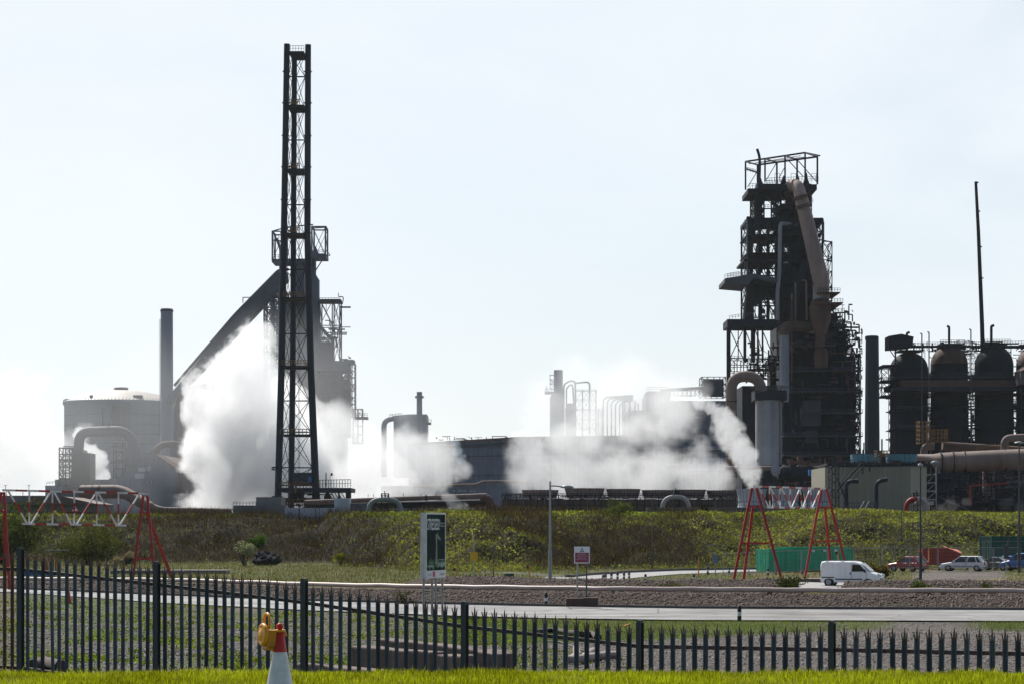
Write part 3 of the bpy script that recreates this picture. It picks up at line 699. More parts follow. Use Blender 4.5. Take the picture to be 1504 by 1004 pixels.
def bollard(px,y0,y1,d,label,r=.09,grp='black and white bollards along the roads'):
    x=GX(px,d); zb=H(x,d); zt_=GZ(y0,d); h=max(zt_-zb,.5)
    t=thing('bollard',label,'bollard',(x,d,zb),grp)
    mb=MB(); mb.lathe((x,d,zb-.05),[(r,0),(r,h*.96),(r*.7,h+.03),(.01,h+.05)],12); mb.build('body',M['black'],parent=t)
    mb=MB(); mb.lathe((x,d,zb-.05),[(r*1.06,h*.45),(r*1.06,h*.68)],12); mb.build('band',M['whitep'],parent=t)
bollard(1086,888,908,92.3,'black and white bollard on the grass strip nearest to the fence',.095)
bollard(802,869,884,110,'black and white bollard on the cinder bank left of the slow down sign',.09)
for i,(px,y0,y1,d,lb) in enumerate([(886,843,853,158,'left one of the touching bollard pair by the service road bend'),(889.5,842,853,159,'right one of the touching bollard pair by the service road bend'),(898,840,851,161,'first single bollard right of the touching pair on the bend'),
    (907,839,850,163,'second single bollard right of the touching pair on the bend'),(916.5,840,849,165,'third single bollard right of the touching pair on the bend'),(924,839,849,167,'fourth single bollard right of the touching pair on the bend'),
    (948,842,852,160,'bollard by the yellow flowers right of the bend row'),(1019,842,854,157,'leaning dark bollard between the blue backed sign and the bank'),(1039.5,831,843,181,'bollard on the service road edge left of the blue backed sign'),
    (1071,832,841,186,'bollard on the service road edge just inside the mesh fence'),(1128,834,845,180,'tilted black post at the left corner of the green containers'),
    (684,843,855,160,'leftmost dark post in the cluster at the left junction'),(690,842,855,161,'second dark post in the cluster at the left junction'),(698,843,855,160,'dark post right of the yellow sign pole at the left junction'),(704.5,843,856,159,'dark post in the cluster left of the green cabinet'),(713,842,857,158,'tallest dark post immediately left of the green cabinet')]):
    bollard(px,y0,y1,d,lb,.10)
def marker(px,y0,y1,d,label):
    x=GX(px,d); zb=H(x,d); t=thing('marker_post',label,'marker post',(x,d,zb),'orange marker posts'); mb=MB(); mb.bx(x-.05,x+.05,d-.05,d+.05,zb-.1,GZ(y0,d)); mb.build('stake',M['orange'],parent=t)
    mb=MB(); mb.bx(x-.22,x-.04,d-.04,d+.04,GZ(y0,d)-.25,GZ(y0,d)-.02); mb.build('reflector',M['black'],parent=t)
marker(670,833,858,165,'orange marker post left of the yellow sign'); marker(777.5,829,851,160,'orange marker post left of the pale lamp column')
marker(1026,817,845,172,'orange marker post on the verge of the service road'); marker(1364,803,828,198,'orange marker post in front of the red skip')
marker(1231,809,840,176,'orange marker post in front of the green containers')
def roadsign(px,y0,y1,yb,wpx,d,label,mat,posts,lines=False):
    x=GX(px,d); zb=H(x,d); t=thing('road_sign',label,'road sign',(x,d,zb)); w_=wpx/PX*d/2
    mb=MB(); mb.bx(x-w_,x+w_,d,d+.04,GZ(y1,d),GZ(y0,d)); 
    if lines:
        for i in range(3): zz=GZ(y0,d)-(i+1)*(GZ(y0,d)-GZ(y1,d))/4; mb.bx(x-w_*.7,x+w_*.7,d-.012,d-.004,zz-.03,zz+.03,k=1)
    mb.build('panel',[mat,M['ink']],parent=t)
    mb=MB(); mb.tube((x,d+.1,zb-.1),(x,d+.1,GZ(posts,d)),.045); mb.build('pole',M['galv'],parent=t)
roadsign(696,810,823,852,11,168,'small yellow rectangular sign on a thin pole at the left junction',M['signyellow'],784,False)
blue=flat_mat('sign_back_blue_grey',(.12,.17,.24),.5)
roadsign(1051,814,827,842,8,178,'blue grey backed road sign beside the mesh fence panels',blue,811)
roadsign(1478,800,820,838,7,185,'dark narrow sign board in front of the blue estate car',M['dgalv'],799)
# green cabinet
x=GX(748,163); zb=H(x,163); t=thing('electrical_cabinet','small green roadside cabinet behind the posts at the left junction','cabinet',(x,163,zb))
grn=paint('cabinet_green',(.03,.10,.08),(.02,.05,.045),scale=1.5,rough=.5)
mb=MB(); mb.bx(x-.38,x+.38,162.7,163.2,zb+.15,GZ(841,163)); mb.build('box',grn,parent=t,bevel=.02)
mb=MB(); mb.bx(x-.34,x-.01,162.66,162.695,zb+.25,GZ(841,163)-.06); mb.bx(x+.01,x+.34,162.66,162.695,zb+.25,GZ(841,163)-.06); mb.build('door',grn,parent=t)
mb=MB(); mb.bx(x-.4,x+.4,162.65,163.25,zb-.1,zb+.15); mb.build('base',M['concrete'],parent=t)
# ------------------------------------------------------------------ foliage helpers
def clumpy(cx,cy,cz,rx,ry,rz,n,seed,hollow=.55,nl=14):
    """points of a crown built from sub-lumps"""
    r=np.random.default_rng(seed); L=r.normal(size=(nl,3)); L/=np.linalg.norm(L,axis=1)[:,None]; L*=r.uniform(.25,.8,(nl,1)); L[:,2]=np.abs(L[:,2])*1.3-.25
    k=r.integers(0,nl,n); q=r.normal(size=(n,3)); q/=np.linalg.norm(q,axis=1)[:,None]; q*=r.uniform(hollow,1,(n,1))**.6*r.uniform(.25,.48,(nl,1))[k]
    P=(L[k]+q)*np.array((rx,ry,rz))+np.array((cx,cy,cz)); return P,k
def bush(name,label,cat,px0,px1,py0,py1,d,colr,n=900,leaf=.22,dry=None,group=None,seed=1,stem=True,depth=None,nl=14,tone=.45,wiry=False):
    x0,x1=GX(px0,d),GX(px1,d); z0,z1=GZ(py1,d),GZ(py0,d); cxx=(x0+x1)/2; zg=H(cxx,d)
    t=thing(name,label,cat,(cxx,d,zg),group); rx=(x1-x0)/2; rz=(z1-z0)/2
    P,k=clumpy(cxx,d,(z0+z1)/2-rz*.1,rx,depth or rx*.8,rz,n,seed,nl=nl); r=np.random.default_rng(seed+3)
    tones=r.uniform(1-tone,1+tone,nl)[k][:,None]; C=np.array(colr)*tones*r.uniform(.65,1.4,(n,1))
    if dry is not None: mk=r.uniform(size=(n,1))<.3; C=np.where(mk,np.array(dry)*r.uniform(.6,1.3,(n,1)),C)
    P[:,2]=np.maximum(P[:,2],zg+.02)
    quads_mesh('foliage',P,r.uniform(.6,1.4,n)*leaf,C,LEAF,parent=t,aspect=.6 if not wiry else .15,seed=seed)
    if stem:
        mb=MB(); rr=random.Random(seed)
        for i in range(7):
            a=Vector((cxx+rr.uniform(-.1,.1)*rx,d,zg-.1)); b=Vector((cxx+rr.uniform(-.7,.7)*rx,d+rr.uniform(-.5,.5)*rx,z0+(z1-z0)*rr.uniform(.5,.95))); m_=a.lerp(b,.5)+Vector((rr.uniform(-.1,.1)*rx,0,.1*rz))
            mb.pipe([a,m_,b],[.05*max(rz,.4),.03*max(rz,.4),.008],6)
        mb.build('stems',M['darkwood'],parent=t)
    return t
# ------------------------------------------------------------------ embankment undergrowth (uncountable ground cover)
def scatter_bank(name,n,pxr,tr,size,colfn,seed,aspect=.6,up=None,lift=(0,.35),dens=None,lean=.35,mat=None,depthfn=None):
    r=np.random.default_rng(seed); px=r.uniform(*pxr,n); t=r.uniform(*tr,n)
    db=d_base(px) if depthfn is None else depthfn(px); y=db+t*27 if depthfn is None else db+t; x=(px-CX)/PX*y
    if dens is not None:
        keep=r.uniform(size=n)<dens(px,t,x,y); px,t,x,y=px[keep],t[keep],x[keep],y[keep]
    n=len(px); z=Hn(x,y)+r.uniform(*lift,n)**1.0
    S=r.uniform(size[0],size[1],n); C=colfn(px,t,x,y,r)
    o=quads_mesh(name,np.stack([x,y,z],1),S,np.clip(C,.004,1),mat or LEAF,aspect=aspect,up=up,seed=seed,lean=lean); return tag(o,kind='stuff')
def brownzone(px,t,x,y):
    """where leafless bramble and thorn scrub covers the bank"""
    a=I(px,[-900,0,150,215,300,470,545,600],[.2,.2,.4,.95,1,1,.75,0])*I(t,[0,.1,.75,.95,1.2],[1,1,1,.45,.1])
    b=I(px,[760,830,890,1000,1060],[0,.9,1,.8,0])*I(t,[0,.05,.5,.75,1],[.35,1,1,.4,.0])
    c=I(px,[690,740,800,850],[0,.9,.9,0])*I(t,[.35,.6,1],[0,1,.9])
    k=np.maximum(np.maximum(a,b),c); return np.clip(k*1.25+(fbm(x*.22,y*.15,71)-.5)*1.6,0,1)
def col_green(px,t,x,y,r):
    n_=fbm(x*.35,y*.25,73)[:,None]; m_=fbm(x*.09,y*.09,75)[:,None]
    base=np.array((.065,.085,.020))*(1-m_)*1.7+np.array((.145,.14,.035))*m_*1.7
    dryg=np.array((.13,.105,.055)); k=(r.uniform(size=len(px))<.22)[:,None]
    top=np.clip(I(t,[.7,.95,1.1],[0,.9,1])*I(px,[480,560,900,1100,1300,1504],[.9,1,.8,.5,.3,.4]),0,1)[:,None]
    base=base*(1-top)+np.array((.17,.21,.035))*top
    return np.where(k,dryg,base)*(.2+1.95*n_)*r.uniform(.55,1.5,(len(px),1))
def col_brown(px,t,x,y,r):
    n_=fbm(x*.3,y*.3,77)[:,None]; k=(r.uniform(size=len(px))<.12)[:,None]
    return np.where(k,np.array((.09,.085,.04)),np.array((.040,.025,.024)))*(.5+1.0*n_)*r.uniform(.5,1.5,(len(px),1))
scatter_bank('undergrowth',150000,(-260,1780),(-.04,1.5),(.16,.42),col_green,101,lift=(-.05,.42),dens=lambda px,t,x,y:(1-brownzone(px,t,x,y)*.92)*np.clip(.35+1.3*fbm(x*.5,y*.5,79),0,1)*I(px,[500,560,860,1000,1120],[1,1,1,1,1]))
scatter_bank('bramble_scrub',120000,(-260,1120),(-.03,1.25),(.35,1.05),col_brown,103,aspect=.07,up=True,lean=.75,lift=(-.1,.75),dens=lambda px,t,x,y:brownzone(px,t,x,y))
scatter_bank('bramble_scrub',26000,(560,1780),(.0,1.1),(.35,.9),lambda px,t,x,y,r:np.array((.11,.095,.05))*(.4+1.1*fbm(x*.3,y*.3,80)[:,None])*r.uniform(.5,1.5,(len(px),1)),105,aspect=.06,up=True,lean=.8,lift=(-.1,.3))
scatter_bank('long_grass',30000,(-260,1780),(.93,1.35),(.18,.5),lambda px,t,x,y,r:np.array((.15,.20,.035))*r.uniform(.5,1.3,(len(px),1))*(.5+fbm(x*.4,y*.4,81)[:,None]),107,aspect=.12,up=True,lift=(-.05,.05),dens=lambda px,t,x,y:1-.8*brownzone(px,t*0+.8,x,y))
# rough flat grass between the banks
def lowcol(px,t,x,y,r):
    n_=fbm(x*.15,y*.1,83)[:,None]; return (np.array((.10,.125,.03))*n_+np.array((.13,.105,.07))*(1-n_))*r.uniform(.5,1.5,(len(px),1))
scatter_bank('rough_grass',70000,(-260,860),(6,100),(.12,.4),lowcol,109,aspect=.14,up=True,lift=(-.03,.02),depthfn=d_pipe,dens=lambda px,t,x,y:(y<d_base(px)+2)*((y>d_pipe(px)+11)|(px<600))*np.clip(.25+1.4*fbm(x*.2,y*.12,85),0,1)*(1-((px>700)&(np.abs(y-I(px,[690,760,880],[196,186,166]))<5)))*(1-((px>785)&(y>sr_near(px)-1)&(y<sr_far(px)+1))))
scatter_bank('rough_grass',36000,(850,1760),(13,100),(.12,.32),lowcol,111,aspect=.14,up=True,lift=(-.03,.02),depthfn=d_pipe,dens=lambda px,t,x,y:(y<d_base(px)+2)*(1-((px<1250)&(y>sr_near(px)-1)&(y<sr_far(px)+1)))*(1-((px>1150)&(px<1335)&(y<158)&(y>137)))*(1-sst(1-np.maximum(np.abs(px-1410)/75,np.abs(y-176)/26)**6)*(px>1200)))
# weeds over the waste ground behind the fence
def weedd(px,t,x,y): return np.clip(I(px,[-300,600,760,900,1000],[1,1,.65,.25,0])*(fbm(x*.9,y*.35,87)-.46)*4.0+.02,0,1)
def weedc(px,t,x,y,r): return np.array((.17,.21,.025))*r.uniform(.15,1.6,(len(px),1))*(.6+.7*fbm(x*.5,y*.5,88)[:,None])
scatter_bank('weeds',170000,(-200,1000),(3,88),(.035,.13),weedc,113,aspect=.7,lift=(-.01,.07),depthfn=lambda p:np.full_like(p,34.),dens=lambda px,t,x,y:weedd(px,t,x,y)*(y<d_near(px)-1.5))
def grs(px,t,x,y): return I(px,[600,660,1150,1290,1330,1400,1470],[0,1,1,.6,0,0,1])*sst((y-I(px,[600,900,1290,1500],[66,70,82,80]))/4)*(y<d_near(px)-.8)
scatter_bank('verge_turf',60000,(590,1700),(66,92),(.05,.14),lambda px,t,x,y,r:np.array((.12,.155,.03))*r.uniform(.5,1.35,(len(px),1))*(.5+fbm(x*.6,y*.3,90)[:,None]),115,aspect=.2,up=True,lift=(-.02,.0),depthfn=lambda p:np.zeros_like(p),dens=grs)
# loose stones
def stones(name,n,pxr,yr,size,seed,c0,depthfn=None,dens=None):
    r=np.random.default_rng(seed); px=r.uniform(*pxr,n); y=r.uniform(*yr,n) if depthfn is None else depthfn(px)+r.uniform(*yr,n); x=(px-CX)/PX*y
    if dens is not None: k=r.uniform(size=n)<dens(px,x,y); px,x,y=px[k],x[k],y[k]
    n=len(px); z=Hn(x,y); S=r.uniform(size[0],size[1],n)**1.0
    # flattened tetra-like rocks: 5 verts, 6 faces
    B=np.array([(-1,-.7,-.3),(1,-.6,-.3),(.2,1,-.3),(-.2,-.2,.75),(.35,.1,.6)])
    th=r.uniform(0,6.28,n); c,s_=np.cos(th),np.sin(th); V=np.zeros((n,5,3)); J=B[None]*(1+r.normal(size=(n,5,3))*.22)
    V[:,:,0]=(J[:,:,0]*c[:,None]-J[:,:,1]*s_[:,None])*S[:,None]+x[:,None]; V[:,:,1]=(J[:,:,0]*s_[:,None]+J[:,:,1]*c[:,None])*S[:,None]+y[:,None]; V[:,:,2]=J[:,:,2]*S[:,None]+z[:,None]
    T=np.array([(0,1,3),(1,4,3),(1,2,4),(2,3,4),(2,0,3),(2,1,0)]); F=(T[None]+np.arange(n)[:,None,None]*5).reshape(-1,3)
    org=np.array([x.mean(),y.mean(),z.min()]); V=(V-org).reshape(-1,3)
    me=bpy.data.meshes.new(name); me.vertices.add(len(V)); me.vertices.foreach_set('co',V.astype(np.float32).ravel()); me.loops.add(F.size); me.loops.foreach_set('vertex_index',F.ravel().astype(np.int32)); me.polygons.add(len(F)); me.polygons.foreach_set('loop_start',np.arange(0,F.size,3,dtype=np.int32)); me.update(calc_edges=True)
    ca=me.color_attributes.new('col','FLOAT_COLOR','POINT'); C=np.ones((n,5,4),np.float32); C[:,:,:3]=(np.array(c0)*r.uniform(.35,2.0,(n,1)))[:,None,:]; ca.data.foreach_set('color',C.ravel())
    me.materials.append(STONE); o=bpy.data.objects.new(name,me); col.objects.link(o); o.location=org; return tag(o,kind='stuff')
def stonemat():
    m,nt,out=newmat('loose_stone'); a=N(nt,'ShaderNodeVertexColor'); a.layer_name='col'; b=N(nt,'ShaderNodeBsdfPrincipled'); b.inputs['Roughness'].default_value=.9; nt.links.new(a.outputs[0],b.inputs['Base Color']); nt.links.new(b.outputs[0],out.inputs[0]); return m
STONE=stonemat()
stones('gravel_stones',60000,(-200,1750),(35,90),(.015,.06),121,(.13,.115,.105),dens=lambda px,x,y:(y<d_near(px)-2)*(1-grs(px,0,x,y)*.95)*np.clip(fbm(x*.5,y*.3,123)*1.6,0,1))
stones('gravel_stones',50000,(-260,1760),(.6,24),(.03,.13),125,(.058,.041,.032),depthfn=d_far,dens=lambda px,x,y:(y<d_pipe(px)+17)*np.where((px<620)&(y>d_pipe(px)+1),.0,1.)*(1-.9*(gapf(px)>.2)*(y>d_pipe(px))))
# ------------------------------------------------------------------ individual bushes and trees
bush('gorse_bush','broad dark green bush crown on the bank behind the gantry leg','bush',-60,82,722,845,228,(.035,.048,.015),9000,.28,(.08,.085,.03),seed=11,nl=26,depth=6,tone=.5)
bush('gorse_bush','olive green bush behind the left gantry beam','bush',70,190,762,840,229,(.06,.068,.02),7000,.26,(.1,.09,.04),seed=12,nl=22,depth=5)
bush('silver_leaf_bush','grey leaved bush in front of the brown thorn scrub beside the tyres','bush',338,379,786,824,224,(.26,.27,.20),2200,.2,seed=13)
bush('ivy_bush','bright green bush leaning over the pile of tyres','bush',362,396,781,812,230,(.05,.10,.02),1500,.2,seed=14)
bush('young_tree','loose leafed young tree at the top of the bank before the cooling towers','tree',880,936,731,772,232,(.085,.115,.035),1700,.24,(.1,.09,.04),seed=15,nl=16,depth=2.5)
bush('young_tree','thin pale sapling left of the loose leafed tree on the bank','tree',876,902,742,770,234,(.09,.11,.035),500,.22,seed=16,nl=9)
bush('conifer','small dark conifer at the top of the bank right of the pipe arch','tree',1024,1044,738,769,232,(.018,.03,.015),2400,.16,seed=17,nl=20,tone=.25)
bush('rhododendron_bush','dark shrub with reddish leaves in front of the red hatchback','bush',1264,1310,822,856,150,(.035,.045,.016),1500,.17,(.16,.07,.03),seed=18,nl=16)
bush('bramble_bush','leafy bramble growing over the pale pipe left of the white van','bush',1128,1190,838,872,116,(.05,.065,.02),900,.13,seed=19,group='brambles on the cinder bank')
bush('bramble_bush','leafy bramble spilling over the pipe below the dark slim lamp column','bush',1332,1374,848,874,115,(.06,.085,.025),700,.12,seed=20,group='brambles on the cinder bank')
bush('bramble_bush','wiry bramble stems hanging on the bank below the yellow flowers','bush',958,1010,850,872,119,(.055,.07,.022),420,.11,seed=21,group='brambles on the cinder bank')
bush('bramble_bush','small bramble on the pipe at the right under the dark sign board','bush',1436,1462,852,872,115,(.07,.09,.03),300,.1,seed=22,group='brambles on the cinder bank')
bush('bramble_bush','twiggy bramble between the hoarding poles and the pipe','bush',575,612,852,905,113,(.05,.07,.02),500,.11,(.07,.04,.03),seed=23,group='brambles on the cinder bank')
bush('gorse_bush','yellow green gorse at the foot of the mound beside the thorn scrub','bush',488,512,806,828,222,(.20,.20,.03),700,.2,seed=24)
bush('dead_branches','tangle of pale dead branches at the foot of the thorn scrub','brushwood',165,205,805,835,220,(.16,.13,.11),900,.5,seed=25,wiry=True)
for i,(px,py,d,lb) in enumerate(((1000,848,150,'clump of yellow flowers left of the gantry plinth'),(1012,851,150,'small yellow flower clump right of the flower clump on the verge'),(1058,856,142,'yellow flower clump at the left end of the gantry plinth'),(1120,847,150,'yellow flower clump between the gantry legs'),(1442,852,150,'yellow flower clump at the edge of the car park gravel'),(1460,850,150,'yellow flowers on the low mound at the right'),(1284,856,146,'yellow flowers under the bonnet of the white van'))):
    x=GX(px,d); zg=H(x,d); t=thing('flower_clump',lb,'flowers',(x,d,zg),'yellow flower clumps'); r=np.random.default_rng(200+i); n=140
    P=np.stack([x+r.normal(size=n)*.3,d+r.normal(size=n)*.2,zg+r.uniform(.05,.42,n)],1); quads_mesh('blossom',P,r.uniform(.05,.11,n),np.array((.62,.45,.02))*r.uniform(.6,1.1,(n,1)),LEAF,parent=t,seed=i)
    n=200; P=np.stack([x+r.normal(size=n)*.35,d+r.normal(size=n)*.25,zg+r.uniform(.0,.25,n)],1); quads_mesh('foliage',P,r.uniform(.06,.14,n),np.array((.07,.09,.02))*r.uniform(.6,1.2,(n,1)),LEAF,parent=t,seed=i+50)
# pile of tyres and drum
t=thing('tyre_pile','dark heap of old ribbed tyres at the foot of the thorn scrub','tyre heap',W(392,827,226))
def torus(mb,c,Rr,rr,ax,n=16,m=8):
    ax=Vector(ax).normalized(); u=ax.orthogonal().normalized(); v=ax.cross(u); vs=[]
    for i in range(n):
        a=2*math.pi*i/n; dd=u*math.cos(a)+v*math.sin(a)
        for j in range(m):
            b=2*math.pi*j/m; vs.append(c+dd*(Rr+rr*math.cos(b))+ax*(rr*math.sin(b)))
    mb.add(vs,[(i*m+j,((i+1)%n)*m+j,((i+1)%n)*m+(j+1)%m,i*m+(j+1)%m) for i in range(n) for j in range(m)],smooth=True)
tyre=paint('old_tyre_rubber',(.035,.035,.038),(.02,.02,.022),scale=2,rough=1,spec=.05,streak=False)
for px,py,s in((381,822,1.1),(388,819,1.15),(392,812,1.0),(396,821,1.1),(402,815,.9),(383,812,.85),(404,822,.9),(389,825,.9)):
    mb=MB(); torus(mb,W(px,py+2,226+random.uniform(-1,1)),.55*s,.24*s,(random.uniform(-.3,.3),-.35,.9)); mb.build('tyre',tyre,parent=t)
# ------------------------------------------------------------------ vehicles
glass=flat_mat('car_glass',(.015,.018,.02),.12,spec=.7); tyrem=flat_mat('tyre_rubber',(.015,.015,.016),.8); rimm=flat_mat('alloy_rim',(.35,.35,.37),.35,metal=.7)
lampm=flat_mat('headlamp_lens',(.5,.52,.55),.15); redl=flat_mat('tail_lamp',(.35,.01,.01),.25); trim=flat_mat('black_trim',(.02,.02,.022),.5); plate_y=flat_mat('yellow_plate',(.6,.42,.03),.5); plate_w=flat_mat('white_plate',(.7,.7,.7),.5)
def carpaint(name,c): 
    m=paint(name,c,tuple(x*.55+.03 for x in c),scale=1.6,rough=.35,spec=.5,amount=.45); b=[n for n in m.node_tree.nodes if n.type=='BSDF_PRINCIPLED'][0]; b.inputs['Coat Weight'].default_value=.6; b.inputs['Coat Roughness'].default_value=.08; return m
def loft(mb,secs,k=None,smooth=True):
    """secs: list of closed rings with equal counts"""
    n=len(secs[0]); vs=[p for s_ in secs for p in s_]; fs=[]
    for i in range(len(secs)-1):
        for j in range(n): fs.append((i*n+j,i*n+(j+1)%n,(i+1)*n+(j+1)%n,(i+1)*n+j))
    mb.add(vs,fs,smooth=smooth,k=k); mb.add(secs[0],[tuple(range(n-1,-1,-1))],k=k); mb.add(secs[-1],[tuple(range(n))],k=k)
def wheel_at(t,x,y,r,side):
    mb=MB(); L=.2
    pr=[(r*.62,-L/2),(r*.97,-L/2),(r,-L/2+.03),(r,L/2-.03),(r*.97,L/2),(r*.62,L/2)]
    vs=[];n=20
    for rr,h in pr:
        for j in range(n): a=2*math.pi*j/n; vs.append((x+rr*math.cos(a),y+h,r+rr*math.sin(a)))
    mb.add(vs,[(i*n+j,i*n+(j+1)%n,(i+1)*n+(j+1)%n,(i+1)*n+j) for i in range(5) for j in range(n)],smooth=True)
    w=thing_local('wheel',mb,tyrem,t)
    mb=MB(); yo=y+side*(L/2-.03)
    vs=[(x,yo+side*.02,r)]
    for j in range(n): a=2*math.pi*j/n; vs.append((x+r*.63*math.cos(a),yo,r+r*.63*math.sin(a)))
    mb.add(vs,[(0,1+j,1+(j+1)%n) for j in range(n)])
    for j in range(5):
        a=2*math.pi*j/5; mb.bar((x+r*.12*math.cos(a),yo+side*.03,r+r*.12*math.sin(a)),(x+r*.58*math.cos(a),yo+side*.03,r+r*.58*math.sin(a)),.05,.02)
    thing_local('rim',mb,rimm,w)
def thing_local(name,mb,mat,parent,bevel=0):
    """build in the thing's own coordinates"""
    r=parent
    while r.parent is not None: r=r.parent
    L=r.location; mb.v=[(a+L.x,b+L.y,c+L.z) for a,b,c in mb.v]
    return mb.build(name,mat,parent=parent,bevel=bevel)
def bodyshell(low,W2,arches,tuck=.07):
    """side outline (front at -x) extruded across the car with softened flanks"""
    mb=MB(); zc=.55; secs=[]
    for y,s in((-W2,.0),(-W2+.05,.6),(-W2+.2,1),(W2-.2,1),(W2-.05,.6),(W2,0)):
        ring=[]
        for x,z in low:
            xx=x; zz=z
            f=(1-s)*tuck
            if z>zc: zz=z-f*1.0
            xx=x*(1-(1-s)*.03)
            ring.append((xx,y,zz))
        secs.append(ring)
    loft(mb,secs,smooth=False); return mb
def car(name,label,paintm,px,py,d,yaw,L=4.2,W2=.86,Hh=1.45,kind='hatch',group='cars on the gravel car park',plate=plate_y):
    x=GX(px,d); zb=GZ(py,d)
    t=thing(name,label,'car',(x,d,zb),group); t.rotation_euler=(0,0,yaw)
    h=L/2; r=.31; wf=-h+.82; wr=h-.78; zs=.24
    def arch(cx_): return [(cx_-(r+.06)*math.cos(a),r+ (r+.06)*math.sin(a)) for a in [math.pi*(1-k/6) for k in range(7)][::-1]]
    belt=.88
    if kind=='estate': belt=.95
    top=[(-h,.45),(-h+.05,.62),(-h+.25,.74),(-h+.95,belt-.02),(-h+1.3,belt),(h-.25,belt+.02),(h-.06,belt-.06),(h,.6),(h-.02,zs+.08)]
    low=[(h-.08,zs)]+[(x_,z_) for x_,z_ in arch(wr)[::-1][::-1]][::1]
    def arc_pts(c): return [(c+(r+.06)*math.cos(a),r+(r+.06)*math.sin(a)) for a in np.linspace(0.0,math.pi,7)]
    outline=top+[(h-.08,zs)]+[(a,max(b,zs)) for a,b in arc_pts(wr)]+[(a,max(b,zs)) for a,b in arc_pts(wf)]+[(-h+.04,zs)]
    mb=bodyshell(outline,W2,None); body=thing_local('body',mb,paintm,t,bevel=.02)
    # greenhouse
    if kind=='hatch': g0=[(-h+1.15,belt-.02),(h-.18,belt)]; g1=[(-h+1.95,Hh-.05),(h-.62,Hh-.06)]
    elif kind=='estate': g0=[(-h+1.05,belt-.02),(h-.06,belt)]; g1=[(-h+1.65,Hh-.05),(h-.22,Hh-.05)]
    else: g0=[(-h+1.35,belt-.02),(h-.55,belt)]; g1=[(-h+2.0,Hh-.05),(h-1.35,Hh-.08)]
    wb,wt=W2-.05,W2-.22
    mb=MB(); 
    v=[(g0[0][0],-wb,g0[0][1]),(g0[1][0],-wb,g0[1][1]),(g0[1][0],wb,g0[1][1]),(g0[0][0],wb,g0[0][1]),(g1[0][0],-wt,g1[0][1]),(g1[1][0],-wt,g1[1][1]),(g1[1][0],wt,g1[1][1]),(g1[0][0],wt,g1[0][1])]
    mb.add(v,[(0,1,5,4),(1,2,6,5),(2,3,7,6),(3,0,4,7),(4,5,6,7)]); thing_local('window_glass',mb,glass,t)
    mb=MB()
    rs=[(g1[0][0]-.04,-wt-.02,g1[0][1]),(g1[1][0]+.05,-wt-.02,g1[1][1]),(g1[1][0]+.05,wt+.02,g1[1][1]),(g1[0][0]-.04,wt+.02,g1[0][1])]
    mid=[((a[0]*.86+ (g1[0][0]+g1[1][0])/2*.14),a[1]*.8,a[2]+.055) for a in rs]
    loft(mb,[rs,mid]); 
    for sy in(-1,1):
        P=lambda f,u:Vector((g0[0][0]+(g0[1][0]-g0[0][0])*f,sy*(wb+.005),g0[0][1])).lerp(Vector((g1[0][0]+(g1[1][0]-g1[0][0])*f,sy*(wt+.005),g1[0][1])),u)
        mb.bar(P(0,0),P(0,1),.07); mb.bar(P(1,0)+Vector((-.04,0,0)),P(1,1)+Vector((-.03,0,0)),.16 if kind!='saloon' else .1); mb.bar(P(.47,0),P(.47,1),.07)
        if kind!='coupe': mb.bar(P(.8,0),P(.8,1),.06)
    thing_local('roof',mb,paintm,t)
    for sx,xx in((0,wf),(1,wr)):
        for sy in(-1,1): wheel_at(t,xx,sy*(W2-.11),r,sy)
    for sy in(-1,1):
        mb=MB(); mb.obx((-h+.13,sy*(W2-.22),.66),Vector((.09,0,.02)),Vector((0,.16,0)),Vector((-.02,0,.07))); thing_local('headlight',mb,lampm,t)
        mb=MB(); mb.obx((h-.03,sy*(W2-.12),.78),Vector((.05,0,0)),Vector((0,.1,0)),Vector((0,0,.13))); thing_local('tail_light',mb,redl,t)
        mb=MB(); mb.obx((-h+1.45,sy*(W2+.07),belt+.06),Vector((.05,0,0)),Vector((0,.08,0)),Vector((0,0,.06))); thing_local('mirror',mb,paintm,t)
        mb=MB(); mb.bx(wf+.45,wr-.45,sy*W2-.012,sy*W2+.012,.47,.53); thing_local('side_strip',mb,trim,t)
    mb=MB(); mb.bx(h-.02,h+.03,-W2+.12,W2-.12,.30,.44); thing_local('bumper',mb,trim,t)
    mb=MB(); mb.bx(h+.0,h+.036,-.26,.26,.56,.68); thing_local('number_plate',mb,plate,t)
    return t
